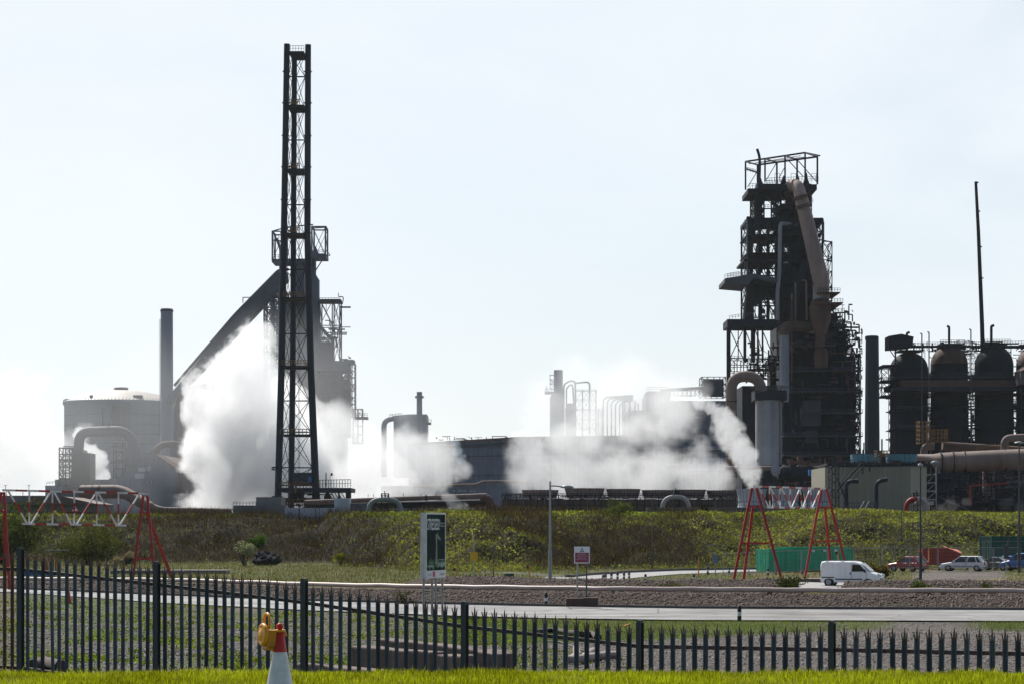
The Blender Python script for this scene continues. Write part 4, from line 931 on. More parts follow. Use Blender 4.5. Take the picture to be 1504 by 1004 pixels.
# yaw 0: front points to -x (left). positive yaw turns the rear towards the camera's left... 
car('parked_car','silver white five door hatchback parked on the gravel right of the red skip',carpaint('silver_white_paint',(.78,.77,.79)),1415.5,838,197,-.42,4.35,.88,1.47)
car('parked_car','dark red small hatchback partly hidden behind the shrub by the van',carpaint('dark_red_paint',(.38,.015,.03)),1333,838.5,194,-.80,3.75,.83,1.45)
car('parked_car','black low coupe parked between the silver hatchback and the blue estate',carpaint('black_paint',(.012,.012,.018)),1462,837,200,-.75,4.1,.85,1.33,kind='saloon')
car('parked_car','bright blue estate car cut off by the right edge of the photo',carpaint('blue_paint',(.02,.12,.42)),1503,836,196,-.62,4.2,.87,1.6,kind='estate')
car('parked_car','small bright blue car roof showing behind the black coupe',carpaint('light_blue_paint',(.03,.2,.5)),1473,836,206,-.6,3.7,.82,1.42)
def van():
    d=146.5; x=GX(1252,d); zb=GZ(860.5,d); t=thing('parked_van','small white panel van parked facing right beside the green containers','van',(x,d,zb)); t.rotation_euler=(0,0,math.pi-.36)
    h=2.18; W2=.86; r=.32; wf=-h+.86; wr=h-.62; zs=.26; pm=carpaint('white_van_paint',(.86,.86,.87))
    def ap(c): return [(c+(r+.06)*math.cos(a),max(r+(r+.06)*math.sin(a),zs)) for a in np.linspace(0,math.pi,7)]
    out=[(-h,.5),(-h+.03,.72),(-h+.12,.88),(-h+.78,1.08),(-h+1.45,1.66),(-h+1.75,1.79),(-h+2.0,1.83),(h-.35,1.83),(h-.1,1.78),(h,1.5),(h,zs+.1),(h-.05,zs)]+ap(wr)+ap(wf)+[(-h+.05,zs)]
    mb=bodyshell(out,W2,None,tuck=.10); thing_local('body',mb,pm,t,bevel=.03)
    for sy in(-1,1):
        y=sy*(W2+.004)
        mb=MB(); y2=sy*(W2+.012); q=[(-h+1.02,y2,1.10),(-h+1.50,y2,1.58),(-h+2.02,y2,1.60),(-h+2.05,y2,1.08)]
        mb.add(q,[(0,1,2,3)] if sy<0 else [(3,2,1,0)]); mb.add([(a,b-sy*.01,c) for a,b,c in q],[(0,1,2,3)]); thing_local('side_window',mb,glass,t)
        mb=MB(); mb.bx(-h+1.0,-h+1.015,y-.004,y+.004,.4,1.1); mb.bx(-h+2.07,-h+2.085,y-.004,y+.004,.4,1.62); mb.bx(-h+2.13,-h+2.2,y-.01,y+.012,.86,1.05,k=0); thing_local('door_seam',mb,trim,t)
        mb=MB(); mb.bx(-h+1.3,h-1.1,y-.012,y+.016,.50,.58); thing_local('side_strip',mb,trim,t)
        mb=MB(); mb.obx((-h+1.12,sy*(W2+.1),1.13),Vector((.05,0,0)),Vector((0,.1,0)),Vector((0,0,.11))); thing_local('mirror',mb,trim,t)
        mb=MB(); mb.obx((-h+.13,sy*(W2-.2),.84),Vector((.13,0,.06)),Vector((0,.13,0)),Vector((-.02,0,.07))); thing_local('headlight',mb,lampm,t)
        mb=MB(); mb.obx((h-.01,sy*(W2-.06),.98),Vector((.03,0,0)),Vector((0,.06,0)),Vector((0,0,.2))); thing_local('tail_light',mb,redl,t)
        wheel_at(t,wf,sy*(W2-.11),r,sy); wheel_at(t,wr,sy*(W2-.11),r,sy)
        mb=MB(); mb.bx(wr-.42,wr+.5,y-.012,y+.012,.62,.70); thing_local('arch_trim',mb,trim,t)
    mb=MB(); mb.add([(-h+.78,-.76,1.12),(-h+.78,.76,1.12),(-h+1.42,.70,1.68),(-h+1.42,-.70,1.68)],[(0,3,2,1)]); mb.v=[(a-.02,b,c+.015) for a,b,c in mb.v]; thing_local('windscreen',mb,glass,t)
    mb=MB(); mb.bx(-h-.04,-h+.3,-W2+.02,W2-.02,.30,.62); thing_local('front_bumper',mb,trim,t,bevel=.05)
    mb=MB(); mb.bx(h-.2,h+.05,-W2+.02,W2-.02,.28,.5); thing_local('rear_bumper',mb,trim,t,bevel=.03)
    mb=MB(); mb.bx(-h-.06,-h-.045,-.26,.26,.46,.58); thing_local('number_plate',mb,plate_w,t)
van()
# ------------------------------------------------------------------ containers, skip, mesh fences
def corrug(mb,A,B,z0,z1,n,amp,k=None):
    """corrugated wall from A to B (plan points), facing the camera side"""
    A=Vector(A);B=Vector(B);d=(B-A);L=d.length;d.normalize();nn=Vector((d.y,-d.x)); vs=[]
    m=n*4
    for i in range(m+1):
        off=amp if (i%4) in(1,2) else 0; p=A+d*(L*i/m)+nn*off; vs+= [(p.x,p.y,z0),(p.x,p.y,z1)]
    mb.add(vs,[(2*i,2*i+2,2*i+3,2*i+1) for i in range(m)],k=k)
cg=paint('container_green',(.012,.42,.22),(.02,.16,.09),scale=1.1,rough=.55,amount=.9); cgd=paint('dark_green_sheet',(.012,.075,.06),(.01,.045,.04),scale=.7,rough=.6)
def container(label,px0,px1,d0,d1,y0,yb,mat,dep=2.4,ncor=14,group='green containers by the mesh fence',doors=False,amp=.05):
    A=Vector((GX(px0,d0),d0)); B=Vector((GX(px1,d1),d1)); z1=GZ(y0,d0); z0=GZ(yb,d0); d=(B-A).normalized(); nn=Vector((-d.y,d.x))
    t=thing('shipping_container',label,'container',(A.x,A.y,z0),group)
    C_=B+nn*dep; D_=A+nn*dep
    mb=MB(); corrug(mb,A,B,z0+.12,z1-.12,ncor,amp); mb.build('side_wall',mat,parent=t)
    mb=MB(); corrug(mb,B,C_,z0+.12,z1-.12,5,amp); corrug(mb,C_,D_,z0+.12,z1-.12,ncor,amp); corrug(mb,D_,A,z0+.12,z1-.12,5,amp); mb.build('end_wall',mat,parent=t)
    mb=MB(); mb.add([(A.x,A.y,z1-.02),(B.x,B.y,z1-.02),(C_.x,C_.y,z1-.02),(D_.x,D_.y,z1-.02)],[(0,1,2,3)]); mb.build('roof',mat,parent=t)
    mb=MB()
    for P_,Q_ in((A,B),(B,C_),(C_,D_),(D_,A)):
        for z in(z0+.07,z1-.05): mb.bar((P_.x,P_.y,z),(Q_.x,Q_.y,z),.12)
    for P_ in(A,B,C_,D_): mb.bar((P_.x,P_.y,z0),(P_.x,P_.y,z1),.14)
    mb.build('corner_frame',mat,parent=t)
    if doors:
        mb=MB()
        for f in(.3,.5,.7): p=A.lerp(B,f); mb.bx(p.x-.2,p.x+.2,p.y-.1,p.y-.06,z1-.45,z1-.22)
        mb.build('label_plate',M['whitep'],parent=t)
    return t
container('short bright green container at the left, nearest the gantry legs',1129.5,1167,192,193,806,839,cg,ncor=8)
container('long bright green container behind the right gantry legs and the van',1168.5,1251,194,199,803,837,cg,ncor=20,doors=True)
container('dark green profiled steel store at the right edge behind the cars',1457,1540,212,214,787,820,cgd,ncor=30,amp=.04,group=None)
def skip():
    d=204; t=thing('rubbish_skip','faded red skip with sloping end standing left of the silver hatchback','skip',W(1384,829,d)); rm=paint('faded_red_skip',(.34,.035,.02),(.16,.03,.02),scale=1,rough=.7,amount=.8)
    P=lambda px,py:(GX(px,d),GZ(py,d)); poly=[P(1366,829),P(1394,829),P(1412,812),P(1398,806),P(1390,803.5),P(1355,804.5),P(1355,813)]
    mb=MB(); mb.prism(poly,d,d+.06); mb.prism(poly,d+1.8,d+1.86)
    for i in range(len(poly)):
        if i in(4,): continue
        a,b=poly[i],poly[(i+1)%len(poly)]
        if i in(3,2,):continue
        mb.add([(a[0],d+.06,a[1]),(b[0],d+.06,b[1]),(b[0],d+1.8,b[1]),(a[0],d+1.8,a[1])],[(0,1,2,3)])
    mb.build('body',rm,parent=t)
    mb=MB(); a=P(1388,803.2); b=P(1398,807); c=P(1413,811.5)
    n=8; pts=[]
    for i in range(n+1):
        u=i/n; pts.append((a[0]*(1-u)**2+b[0]*2*u*(1-u)+c[0]*u*u, a[1]*(1-u)**2+(b[1]-.25)*2*u*(1-u)+c[1]*u*u))
    vs=[]
    for x_,z_ in pts: vs+=[(x_,d-.05,z_),(x_,d+1.9,z_+.35)]
    mb.add(vs,[(2*i,2*i+2,2*i+3,2*i+1) for i in range(n)],smooth=True); mb.build('end_flap',paint('bleached_red_flap',(.5,.14,.10),(.3,.05,.04),scale=1,rough=.7,streak=False),parent=t)
    mb=MB()
    for px in(1362,1372,1382,1392): mb.bar((GX(px,d),d-.04,GZ(827,d)),(GX(px-2,d),d-.04,GZ(805,d)),.09)
    mb.bar((GX(1355,d),d-.04,GZ(813,d)),(GX(1409,d),d-.04,GZ(813,d)),.1); mb.build('rib',rm,parent=t)
skip()
wire=flat_mat('fence_wire',(.25,.26,.27),.5,metal=.3)
def meshfence(px0,px1,dA,dB,y0A,y0B,hpan,n,label):
    t=thing('mesh_fence',label,'fence',(GX(px0,dA),dA,H(GX(px0,dA),dA)))
    for i in range(n):
        f0,f1=i/n+.004,(i+1)/n-.004; a=px0+(px1-px0)*f0; b=px0+(px1-px0)*f1; da=dA+(dB-dA)*f0; db_=dA+(dB-dA)*f1; ya=y0A+(y0B-y0A)*f0; yb=y0A+(y0B-y0A)*f1
        A=W(a,ya,da); B=W(b,yb,db_); A0=A-Vector((0,0,hpan)); B0=B-Vector((0,0,hpan)); mb=MB()
        for p,q in((A,B),(A0+Vector((0,0,.15)),B0+Vector((0,0,.15))),(A0,A),(B0,B)): mb.tube(p,q,.028,n=6)
        nv=14
        for k in range(1,nv): mb.bar(A0.lerp(B0,k/nv)+Vector((0,0,.15)),A.lerp(B,k/nv),.008)
        for k in range(1,6): mb.bar(A0.lerp(A,k/6),B0.lerp(B,k/6),.008)
        mb.build('panel',wire,parent=t)
        mb=MB(); mb.bx(A0.x-.12,A0.x+.12,A0.y-.35,A0.y+.35,A0.z-.12,A0.z+.1); mb.build('foot_block',M['concrete'],parent=t,bevel=.02)
meshfence(1061,1254,178,190,812,804.5,2.0,5,'temporary mesh fence panels running past the green containers')
meshfence(1255,1500,190,193,804.5,803,2.0,6,'temporary mesh fence panels running behind the parked cars')
t=thing('chain_link_fence','chain link fence on concrete posts at the foot of the bank behind the skip','fence',(GX(1260,208),208,H(GX(1260,208),208)))
pp=[1252,1297,1315,1341,1378,1405,1446,1480,1516]; yt=[807,802,801,801,800,799,795,794,794]
for i,px in enumerate(pp):
    mb=MB(); a=W(px,yt[i],209); mb.bar((a.x,a.y,a.z-2.3),a,.09); mb.bar(a,a+Vector((.12,-.2,.3)),.07); mb.build('post',M['concrete'],parent=t)
mb=MB()
for i in range(len(pp)-1):
    a=W(pp[i],yt[i],209); b=W(pp[i+1],yt[i+1],209)
    for k in range(6): mb.bar(a-Vector((0,0,k*.38)),b-Vector((0,0,k*.38)),.03 if k==0 else .01)
mb.build('wire_mesh',wire,parent=t)
# site clutter at the far left
t=thing('trestle_frame','orange timber trestle frame with a loose pole near the far left gantry','trestle',W(75,838,165))
om=paint('orange_timber',(.42,.16,.03),(.25,.09,.03),scale=1,rough=.8,streak=False); d=165
for x0,y0,x1,y1 in((36,818,36,838),(50,818,50,838),(66,818,66,838),(70,820,71,836),(82,820,82,838)):
    mb=MB(); mb.bar(W(x0,y0,d),W(x1,y1+3,d),.14 if x0!=66 else .3); mb.build('upright',om,parent=t)
for x0,y0,x1,y1 in((34,819,62,819),(74,820,83,820)):
    mb=MB(); mb.bar(W(x0,y0,d),W(x1,y1,d),.12); mb.build('rail',om,parent=t)
for x0,y0,x1,y1 in((86,826,93,838),(66,842,81,846),(68,818,73,838)):
    mb=MB(); mb.bar(W(x0,y0,d-.5),W(x1,y1,d-.5),.08); mb.build('brace',M['bark'],parent=t)
t=thing('steel_mast','thin steel tee shaped mast behind the trestle at far left','mast',W(78,838,170)); mb=MB(); mb.bar(W(78.5,806,170),W(78.5,840,170),.07); mb.build('upright',M['dgalv'],parent=t); mb=MB(); mb.bar(W(66,807,170),W(101,807,170),.07); mb.build('crossbar',M['galv'],parent=t)
bm_=paint('blue_tarp',(.02,.12,.35),(.01,.06,.2),scale=1,rough=.6,streak=False)
mb=MB(); c=W(58,843,162); zb=H(c.x,162); mb.bx(c.x-1.3,c.x+1.2,161.5,162.5,zb,GZ(838,162)); mb.bx(c.x+.5,c.x+.9,161.3,161.7,zb,GZ(841,162)); tag(mb.build('material_crate',bm_,bevel=.05),'blue covered crate behind the fence at far left','crate')
mb=MB(); mb.pipe([W(-40,837.5,165),W(38,837.5,164)],.13,10); tag(mb.build('white_pipe',M['pipe']),'short length of white pipe behind the far left gantry leg','pipe')
mb=MB(); c=W(215,838,185); zb=H(c.x,185); mb.bx(GX(165,185),GX(335,185),184,186,zb-.1,GZ(836,185)+.0); tag(mb.build('concrete_trough',paint('mottled_concrete',(.2,.17,.17),(.05,.04,.045),scale=1.2,rough=.9),bevel=.08),'long low mottled concrete trough behind the pipe at left','trough')
# white bag on the bank
mb=MB(); c=W(766,767,231)
for i in range(4): mb.lathe((c.x+random.uniform(-.7,.7),231,H(c.x,231)+.25),[(.05,-.2),(.35,-.1),(.3,.1),(.05,.25)],9)
tag(mb.build('litter_bag',M['whitep']),'scrap of white bagging caught on the brow of the bank','bag')
# ================================================================== the steelworks
S={}
S['dark']=paint('sooty_dark_steel',(.018,.024,.033),(.026,.022,.022),scale=.12,rough=.75,spec=.2,amount=.9)
S['darkb']=paint('blue_black_steel',(.022,.030,.042),(.016,.02,.026),scale=.12,rough=.65,spec=.25)
S['steel']=paint('grimy_grey_steel',(.075,.085,.10),(.035,.035,.04),scale=.12,rough=.7)
S['rust']=paint('rust_brown_plate',(.13,.075,.055),(.045,.03,.028),scale=.12,rough=.85,amount=.8)
S['rustl']=paint('pale_rust_pipe',(.21,.15,.125),(.10,.07,.06),scale=.15,rough=.75,amount=.8)
S['downc']=paint('downcomer_plate',(.34,.25,.21),(.14,.10,.095),scale=.08,rough=.75,amount=.9)
S['grey']=paint('grey_lagged_pipe',(.26,.27,.30),(.12,.11,.12),scale=.2,rough=.6)
S['pale']=paint('pale_streaked_tank',(.36,.37,.39),(.14,.12,.13),scale=.10,rough=.6,amount=.95)
S['tan']=cladding('tan_sheet_cladding',(.25,.235,.175),(.18,.165,.13),pitch=.5,depth=.05)
S['shed']=cladding('blue_grey_cladding',(.15,.175,.215),(.09,.105,.13),pitch=1.2,depth=.1,amount=.7)
S['shedr']=cladding('dark_rib_cladding',(.08,.075,.08),(.12,.085,.07),pitch=1.0,depth=.1,amount=.8)
S['brownr']=paint('brown_sheet_roof',(.18,.12,.10),(.10,.07,.06),scale=.1,rough=.8)
S['holder']=paint('gasholder_plate',(.20,.23,.27),(.13,.14,.16),scale=.06,rough=.6,amount=.8)
S['cream']=paint('gasholder_crown',(.42,.38,.33),(.3,.26,.22),scale=.06,rough=.6)
S['yel']=paint('faded_yellow_rail',(.17,.09,.022),(.07,.045,.02),scale=.5,rough=.7)
S['teal']=paint('teal_fan_ring',(.09,.24,.30),(.05,.15,.19),scale=.3,rough=.5)
S['timber']=paint('cooling_tower_boards',(.12,.085,.072),(.05,.038,.035),scale=.25,rough=.9,amount=.9)
S['ring']=paint('fan_ring_pale_grp',(.26,.20,.18),(.10,.075,.07),scale=.3,rough=.8)
S['ringg']=paint('grey_fan_ring',(.40,.42,.45),(.26,.27,.30),scale=.3,rough=.7)
S['conc']=paint('works_concrete',(.17,.17,.17),(.09,.085,.08),scale=.15,rough=.9)
S['white']=paint('dirty_white_sheet',(.42,.45,.50),(.22,.22,.24),scale=.25,rough=.6)
S['blue']=flat_mat('blue_box_paint',(.02,.14,.36),.5)
S['redp']=paint('red_painted_pipe',(.30,.03,.03),(.15,.02,.02),scale=.4,rough=.6)
class F:
    """a drawing frame at one distance from the camera: photo pixels to works coordinates"""
    def __init__(s,d): s.d=d; s.m=d/PX
    def p(s,px,py,dy=0): v=W(px,py,s.d); v.y+=dy; return v
    def x(s,px): return GX(px,s.d)
    def z(s,py): return GZ(py,s.d)
    def box(s,mb,px0,px1,py0,py1,y0=0,y1=5,k=None): mb.bx(s.x(px0),s.x(px1),s.d+y0,s.d+y1,s.z(py1),s.z(py0),k=k)
    def bar(s,mb,a,b,w,dy=0,k=None,dy2=None): mb.bar(s.p(*a,dy),s.p(*b,dy if dy2 is None else dy2),w*s.m,k=k)
    def pipe(s,mb,pts,r,dy=0,rad=4,n=12,k=None,caps=True):
        P=[W(q[0],q[1],s.d+dy+(q[2] if len(q)>2 else 0)) for q in pts]
        P=arc(P,rad*s.m,5) if rad else P
        if isinstance(r,tuple): r=[r[0]+(r[1]-r[0])*min(1,i/(len(P)-2)) for i in range(len(P))]
        mb.pipe(P,r*s.m if not isinstance(r,(list,tuple)) else [a*s.m for a in r],n,caps,k=k)
    def cyl(s,mb,pxc,prof,dy=0,n=24,k=None):   # prof: (radius px, py)
        prof=sorted(prof,key=lambda q:-q[1]); zb=s.z(prof[0][1])
        q=(s.d+dy)/s.d; c=W(pxc,prof[0][1],s.d+dy)
        mb.lathe(c,[(r*s.m*q,(s.z(py)-zb)*q) for r,py in prof],n,k=k)
    def rib(s,mb,pxc,r0,y0,r1,y1,dy,a,w):    # rib on the flank of a ring
        P=[]
        for r,y in((r0,y0),(r1,y1)):
            c=W(pxc,y,s.d+dy); P.append(c+Vector((r*s.m*math.sin(a),-r*s.m*math.cos(a),0)))
        mb.bar(P[0],P[1],w*s.m)
    def xbar(s,mb,a,b,w,d0=0,d1=None):       # bar between two points at their own distances
        mb.bar(W(a[0],a[1],s.d+d0),W(b[0],b[1],s.d+(d0 if d1 is None else d1)),w*s.m)
    def rail(s,mb,a,b,h=5,dy=0,n=None,w=.5,k=None):
        n=n or max(2,int(abs(a[0]-b[0])/4)); mb.rail(s.p(*a,dy),s.p(*b,dy),h*s.m,n,w*s.m,k=k)
    def lattice(s,mb,px0,px1,py0,py1,dep,nx,nz,w,br=.6,seed=0,wb=None,sides=True,k=None,xs=None,zs=None,back=True):
        """braced steel frame, front and back rows"""
        rr=random.Random(seed); X=xs or [px0+(px1-px0)*i/nx for i in range(nx+1)]; Z=zs or [py0+(py1-py0)*i/nz for i in range(nz+1)]; wb=wb or w*.55
        for dy in ((0,dep) if back else (0,)):
            for x in X: s.bar(mb,(x,Z[0]),(x,Z[-1]),w,dy,k)
            for z in Z: s.bar(mb,(X[0],z),(X[-1],z),w*.8,dy,k)
            for i in range(len(X)-1):
                for j in range(len(Z)-1):
                    q=rr.random()
                    if q<br*.6: s.bar(mb,(X[i],Z[j]),(X[i+1],Z[j+1]),wb,dy,k); s.bar(mb,(X[i+1],Z[j]),(X[i],Z[j+1]),wb,dy,k)
                    elif q<br: 
                        if rr.random()<.5: s.bar(mb,(X[i],Z[j]),(X[i+1],Z[j+1]),wb,dy,k)
                        else: s.bar(mb,(X[i+1],Z[j]),(X[i],Z[j+1]),wb,dy,k)
        if sides and dep:
            for x in (X[0],X[-1]):
                for z in Z: s.bar(mb,(x,z),(x,z),w,0,k,dep)
                for j in range(len(Z)-1): s.bar(mb,(x,Z[j]),(x,Z[j+1]),wb,0,k,dep)
    def decks(self,mbd,mbr,px0,px1,levels,dep,seed=0,th=.9,full=.7,rh=4.5,y0=-1.5):
        """floor plates and their handrails"""
        rr=random.Random(seed)
        for z in levels:
            a,b=px0,px1
            if rr.random()>full: 
                if rr.random()<.5: a=px0+(px1-px0)*rr.uniform(.2,.5)
                else: b=px1-(px1-px0)*rr.uniform(.2,.5)
            self.box(mbd,a,b,z,z+th,y0,dep)
            self.rail(mbr,(a,z),(b,z),rh,y0)
    def clutter(s,mb,px0,px1,py0,py1,dep,n,seed=0,rmax=1.6):
        rr=random.Random(seed)
        for i in range(n):
            x=rr.uniform(px0,px1); z=rr.uniform(py0,py1); dy=rr.uniform(-1,dep); q=rr.random()
            if q<.3: L=rr.uniform(5,25); s.pipe(mb,[(x,z),(x,min(z+L,py1))],rr.uniform(.4,rmax),dy,0,6)
            elif q<.55: L=rr.uniform(6,30); s.pipe(mb,[(x,z),(min(x+L,px1),z)],rr.uniform(.4,rmax),dy,0,6)
            elif q<.7: L=rr.uniform(5,15); s.pipe(mb,[(x,z),(min(x+L,px1),z),(min(x+L,px1),min(z+L,py1))],rr.uniform(.4,rmax),dy,2,6)
            elif q<.88: a=rr.uniform(2,7); b=rr.uniform(2,6); s.box(mb,x,min(x+a,px1),z,min(z+b,py1),dy,dy+a*s.m)
            else: L=rr.uniform(5,14); s.bar(mb,(x,z),(min(x+L,px1),min(z+L*rr.uniform(.4,1.4),py1)),rr.uniform(.5,1.1),dy)
    def ladder(s,mb,px,py0,py1,dy=-1,w=1.6,k=None):
        s.bar(mb,(px-w/2,py0),(px-w/2,py1),.35,dy,k); s.bar(mb,(px+w/2,py0),(px+w/2,py1),.35,dy,k)
        z=py0
        while z<py1: s.bar(mb,(px-w/2,z),(px+w/2,z),.3,dy,k); z+=2.2
def T(f,name,label,cat,px,group=None): return thing(name,label,cat,(f.x(px),f.d,5.3),group)
def part(name,mat,t,fn):
    mb=MB(); fn(mb); c=clusters(mb); o=None
    if 2<=len(c)<=14:
        for fs in c:
            used=sorted({i for f_ in fs for i in mb.f[f_]}); ix={v:k for k,v in enumerate(used)}
            b=MB(); b.v=[mb.v[i] for i in used]; b.f=[[ix[i] for i in mb.f[f_]] for f_ in fs]; b.m=[mb.m[f_] for f_ in fs]; b.sm=[mb.sm[f_] for f_ in fs]; o=b.build(name,mat,parent=t)
        return o
    o=mb.build(name,mat,parent=t)
    if 'pip' in name and len(c)>14: o['kind']='stuff'
    return o
def clusters(mb,tol=.12):
    """groups of faces whose bodies touch"""
    n=len(mb.v); par=list(range(n))
    def fd(a):
        while par[a]!=a: par[a]=par[par[a]]; a=par[a]
        return a
    for f_ in mb.f:
        r=fd(f_[0])
        for i in f_[1:]: par[fd(i)]=r
    g={}
    for k,f_ in enumerate(mb.f): g.setdefault(fd(f_[0]),[]).append(k)
    L=list(g.values())
    if len(L)<2 or len(L)>900: return [0] if len(L)<2 else [0]*99
    V=np.array(mb.v); lo=[];hi=[]
    for fs in L:
        q=V[sorted({i for f_ in fs for i in mb.f[f_]})]; lo.append(q.min(0)-tol); hi.append(q.max(0)+tol)
    lo=np.array(lo);hi=np.array(hi); lab=-np.ones(len(L),int); out=[]
    for s_ in range(len(L)):
        if lab[s_]>=0: continue
        st=[s_]; lab[s_]=len(out); grp=[]
        while st:
            a=st.pop(); grp+=L[a]
            for b in np.where((lab<0)&(lo<=hi[a]).all(1)&(hi>=lo[a]).all(1))[0]: lab[b]=lab[s_]; st.append(b)
        out.append(grp)
    return out
# ------------------------------------------------------------------ right blast furnace
f=F(480); t=T(f,'blast_furnace','tall black blast furnace with a rusty sloping downcomer pipe','blast furnace',1180)
def g(mb):
    # open headframe over the furnace top, seen from below at an angle
    A=[(1095,237.6),(1123.6,233.4),(1153,229),(1182.5,224.5)]; B=[(1112.6,242.4),(1141,238.6),(1170.7,234.6),(1200.5,230.5)]
    for a,b in zip(A[:-1],A[1:]): f.xbar(mb,a,b,2.3,9)
    for a,b in zip(B[:-1],B[1:]): f.xbar(mb,a,b,2.4,0)
    for a,b in zip(A,B): f.xbar(mb,a,b,2.0,9,0)
    f.xbar(mb,(1182.5,224.5),(1204,229),2.0,9,0); f.xbar(mb,(1100,241),(1182,231),.9,5); f.xbar(mb,(1108,240),(1176,229),.8,6)
    for (x,y),yb in zip(A,(279,267,266,264)): f.xbar(mb,(x,y),(x,yb),2.3,9)
    for (x,y),yb in zip(B,(280,272,270,271)): f.xbar(mb,(x,y),(x,yb),2.4,0)
    for a,b in(((1098,275),(1111,254)),((1126,264),(1140,240)),((1158,236),(1180,260)),((1172,236),(1199,267)),((1144,262),(1153,245))): f.xbar(mb,a,b,1.1,3)
    f.xbar(mb,(1095,248),(1112.6,253.5),2.4,9,0); f.rail(mb,(1096,248),(1112,252),6,3)
part('headframe',S['dark'],t,g)
def g(mb):
    f.box(mb,1097,1113,279,286,-2,10); f.box(mb,1111,1198,273,281,-2,14); f.box(mb,1113,1192,270,275,0,12); f.box(mb,1104,1150,281,286,0,10)
part('top_deck',S['dark'],t,g)
def g(mb):
    f.rail(mb,(1100,279),(1112,279),7,-2); f.rail(mb,(1124,271),(1200,268),7,-2); f.rail(mb,(1126,268),(1150,266),6,4)
    for x in(1138,1162,1192): f.bar(mb,(x,268),(x,255),.5,0); f.bar(mb,(x,255),(x+7,255),.5,0); f.bar(mb,(x+7,255),(x+7,268),.5,0)
part('handrail',S['steel'],t,g)
for x,y in((1151,258),(1171,255),(1184,253)):
    part('bell_valve',S['dark'],t,lambda mb:f.cyl(mb,x,[(5.5,273),(4.5,268),(2.6,263),(1.6,y+3),(.4,y)],4,10))
part('vent_pipe',S['darkb'],t,lambda mb:(f.pipe(mb,[(1115,275),(1116,240),(1115.5,230),(1112,219)],2.0,0,5,10),f.cyl(mb,1116,[(8,281),(6,272),(3,266),(2,262)],0,12)))
def g(mb):
    f.lattice(mb,1109,1122,282,330,9,1,4,2.2,.8,1); f.box(mb,1112,1121,286,322,2,7); f.lattice(mb,1140,1146,278,330,9,1,4,2,.8,2)
    f.bar(mb,(1122,307),(1140,306),1.6); f.bar(mb,(1122,290),(1140,306),.9); f.bar(mb,(1125,286),(1142,302),.7); f.rail(mb,(1124,306),(1140,306),5)
part('lift_shaft',S['dark'],t,g)
def g(mb):
    f.cyl(mb,1170,[(22,330),(24,318),(21,308),(17,300),(16,285),(19,281)],7,20); f.box(mb,1148,1192,300,303,-1,14); f.box(mb,1184,1191,283,302,0,8)
    f.box(mb,1150,1190,306,318,4,12); f.lattice(mb,1146,1192,280,322,12,4,4,1.3,.9,3)
part('throat_casing',S['dark'],t,g)
part('side_platform',S['steel'],t,lambda mb:(f.box(mb,1186,1191,288,290,-2,3),f.rail(mb,(1186,288),(1192,288),6,-2),f.rail(mb,(1186,300),(1192,300),6,-2),f.lattice(mb,1187,1192,282,300,3,1,3,.6,.9,4)))
# downcomer
def g(mb):
    P=[(1176,300,5),(1160,292,4),(1160,272,0),(1172,272,-5),(1177,292,-7)]
    pts=arc([W(a,b,480+c) for a,b,c in P],12*f.m,5)+[W(1190,346,472),W(1203,400,471),W(1206,414,471.5),W(1206.5,438,472)]
    n=len(pts); mb.pipe(pts,[(8.8 if i<n-5 else (9.6,10.6,11.6,11.8,11.8)[i-(n-5)])*f.m for i in range(n)],24)
part('downcomer',S['downc'],t,g)
def g(mb):
    for (x,y,r,dx) in((1176,290,10.4,.24),(1179.5,303,10.8,.24),(1202,398,12.6,.25),(1205,417,12.2,.1)):
        c=W(x,y,472); ax=Vector((dx,0,-1)).normalized(); mb.tube(c-ax*.35,c+ax*.35,r*f.m,n=24)
part('downcomer_collar',S['rust'],t,g)
part('pale_lower_duct',S['grey'],t,lambda mb:(f.cyl(mb,1206,[(12.2,440),(12.2,402)],-8.0,24),))
def g(mb):
    f.cyl(mb,1205,[(8,492),(15,470),(16,452),(13,441)],-7,22); f.box(mb,1190,1222,437.5,439,-12,0); f.box(mb,1186,1226,452,454,-12,0); f.cyl(mb,1204,[(7,510),(6,470)],-7,14)
part('dust_catcher',S['rust'],t,g)
part('dust_catcher_rail',S['dark'],t,lambda mb:(f.rail(mb,(1190,437),(1222,437),5,-12),f.rail(mb,(1186,452),(1226,452),5,-12),f.rail(mb,(1190,468),(1228,466),5,-12)))
# main tower frame
def g(mb):
    f.lattice(mb,0,0,0,0,14,0,0,2.6,.9,5,1.1,xs=[1099,1115,1127,1140,1150],zs=[321,345,372,384,405,440,470])
    f.lattice(mb,0,0,0,0,14,0,0,2.2,1.0,6,1.0,xs=[1150,1160,1172,1185,1208],zs=[321,340,362,384,405,440,470])
    f.box(mb,1097,1104,318,470,0,1.2); f.box(mb,1141,1147,318,470,-.5,1)
    f.box(mb,1097,1150,320,325,0,14); f.box(mb,1150,1210,322,327,0,14)
part('tower_frame',S['dark'],t,g)
def g(mb):
    rr=random.Random(8)
    f.box(mb,1104,1114,332,345,6,12); f.box(mb,1128,1138,345,352,4,12); f.box(mb,1119,1125,352,395,6,12); f.box(mb,1150,1200,326,352,8,14); f.box(mb,1153,1196,408,470,3,13); f.box(mb,1104,1150,407,430,5,13)
    f.cyl(mb,1172,[(26,470),(24,410),(14,380),(12,330)],9,20); f.box(mb,1148,1154,330,470,6,10); f.box(mb,1104,1140,318,322,2,12)
    f.pipe(mb,[(1185,384),(1172,410),(1160,470)],7,-1,6); f.box(mb,1105,1128,372,380,3,12)
    f.clutter(mb,1100,1150,325,470,12,90,9,1.1); f.clutter(mb,1150,1205,325,470,12,190,211,1.2); f.lattice(mb,1150,1200,326,440,5,7,12,1.0,.6,202,.6)
part('furnace_shell',S['dark'],t,g)
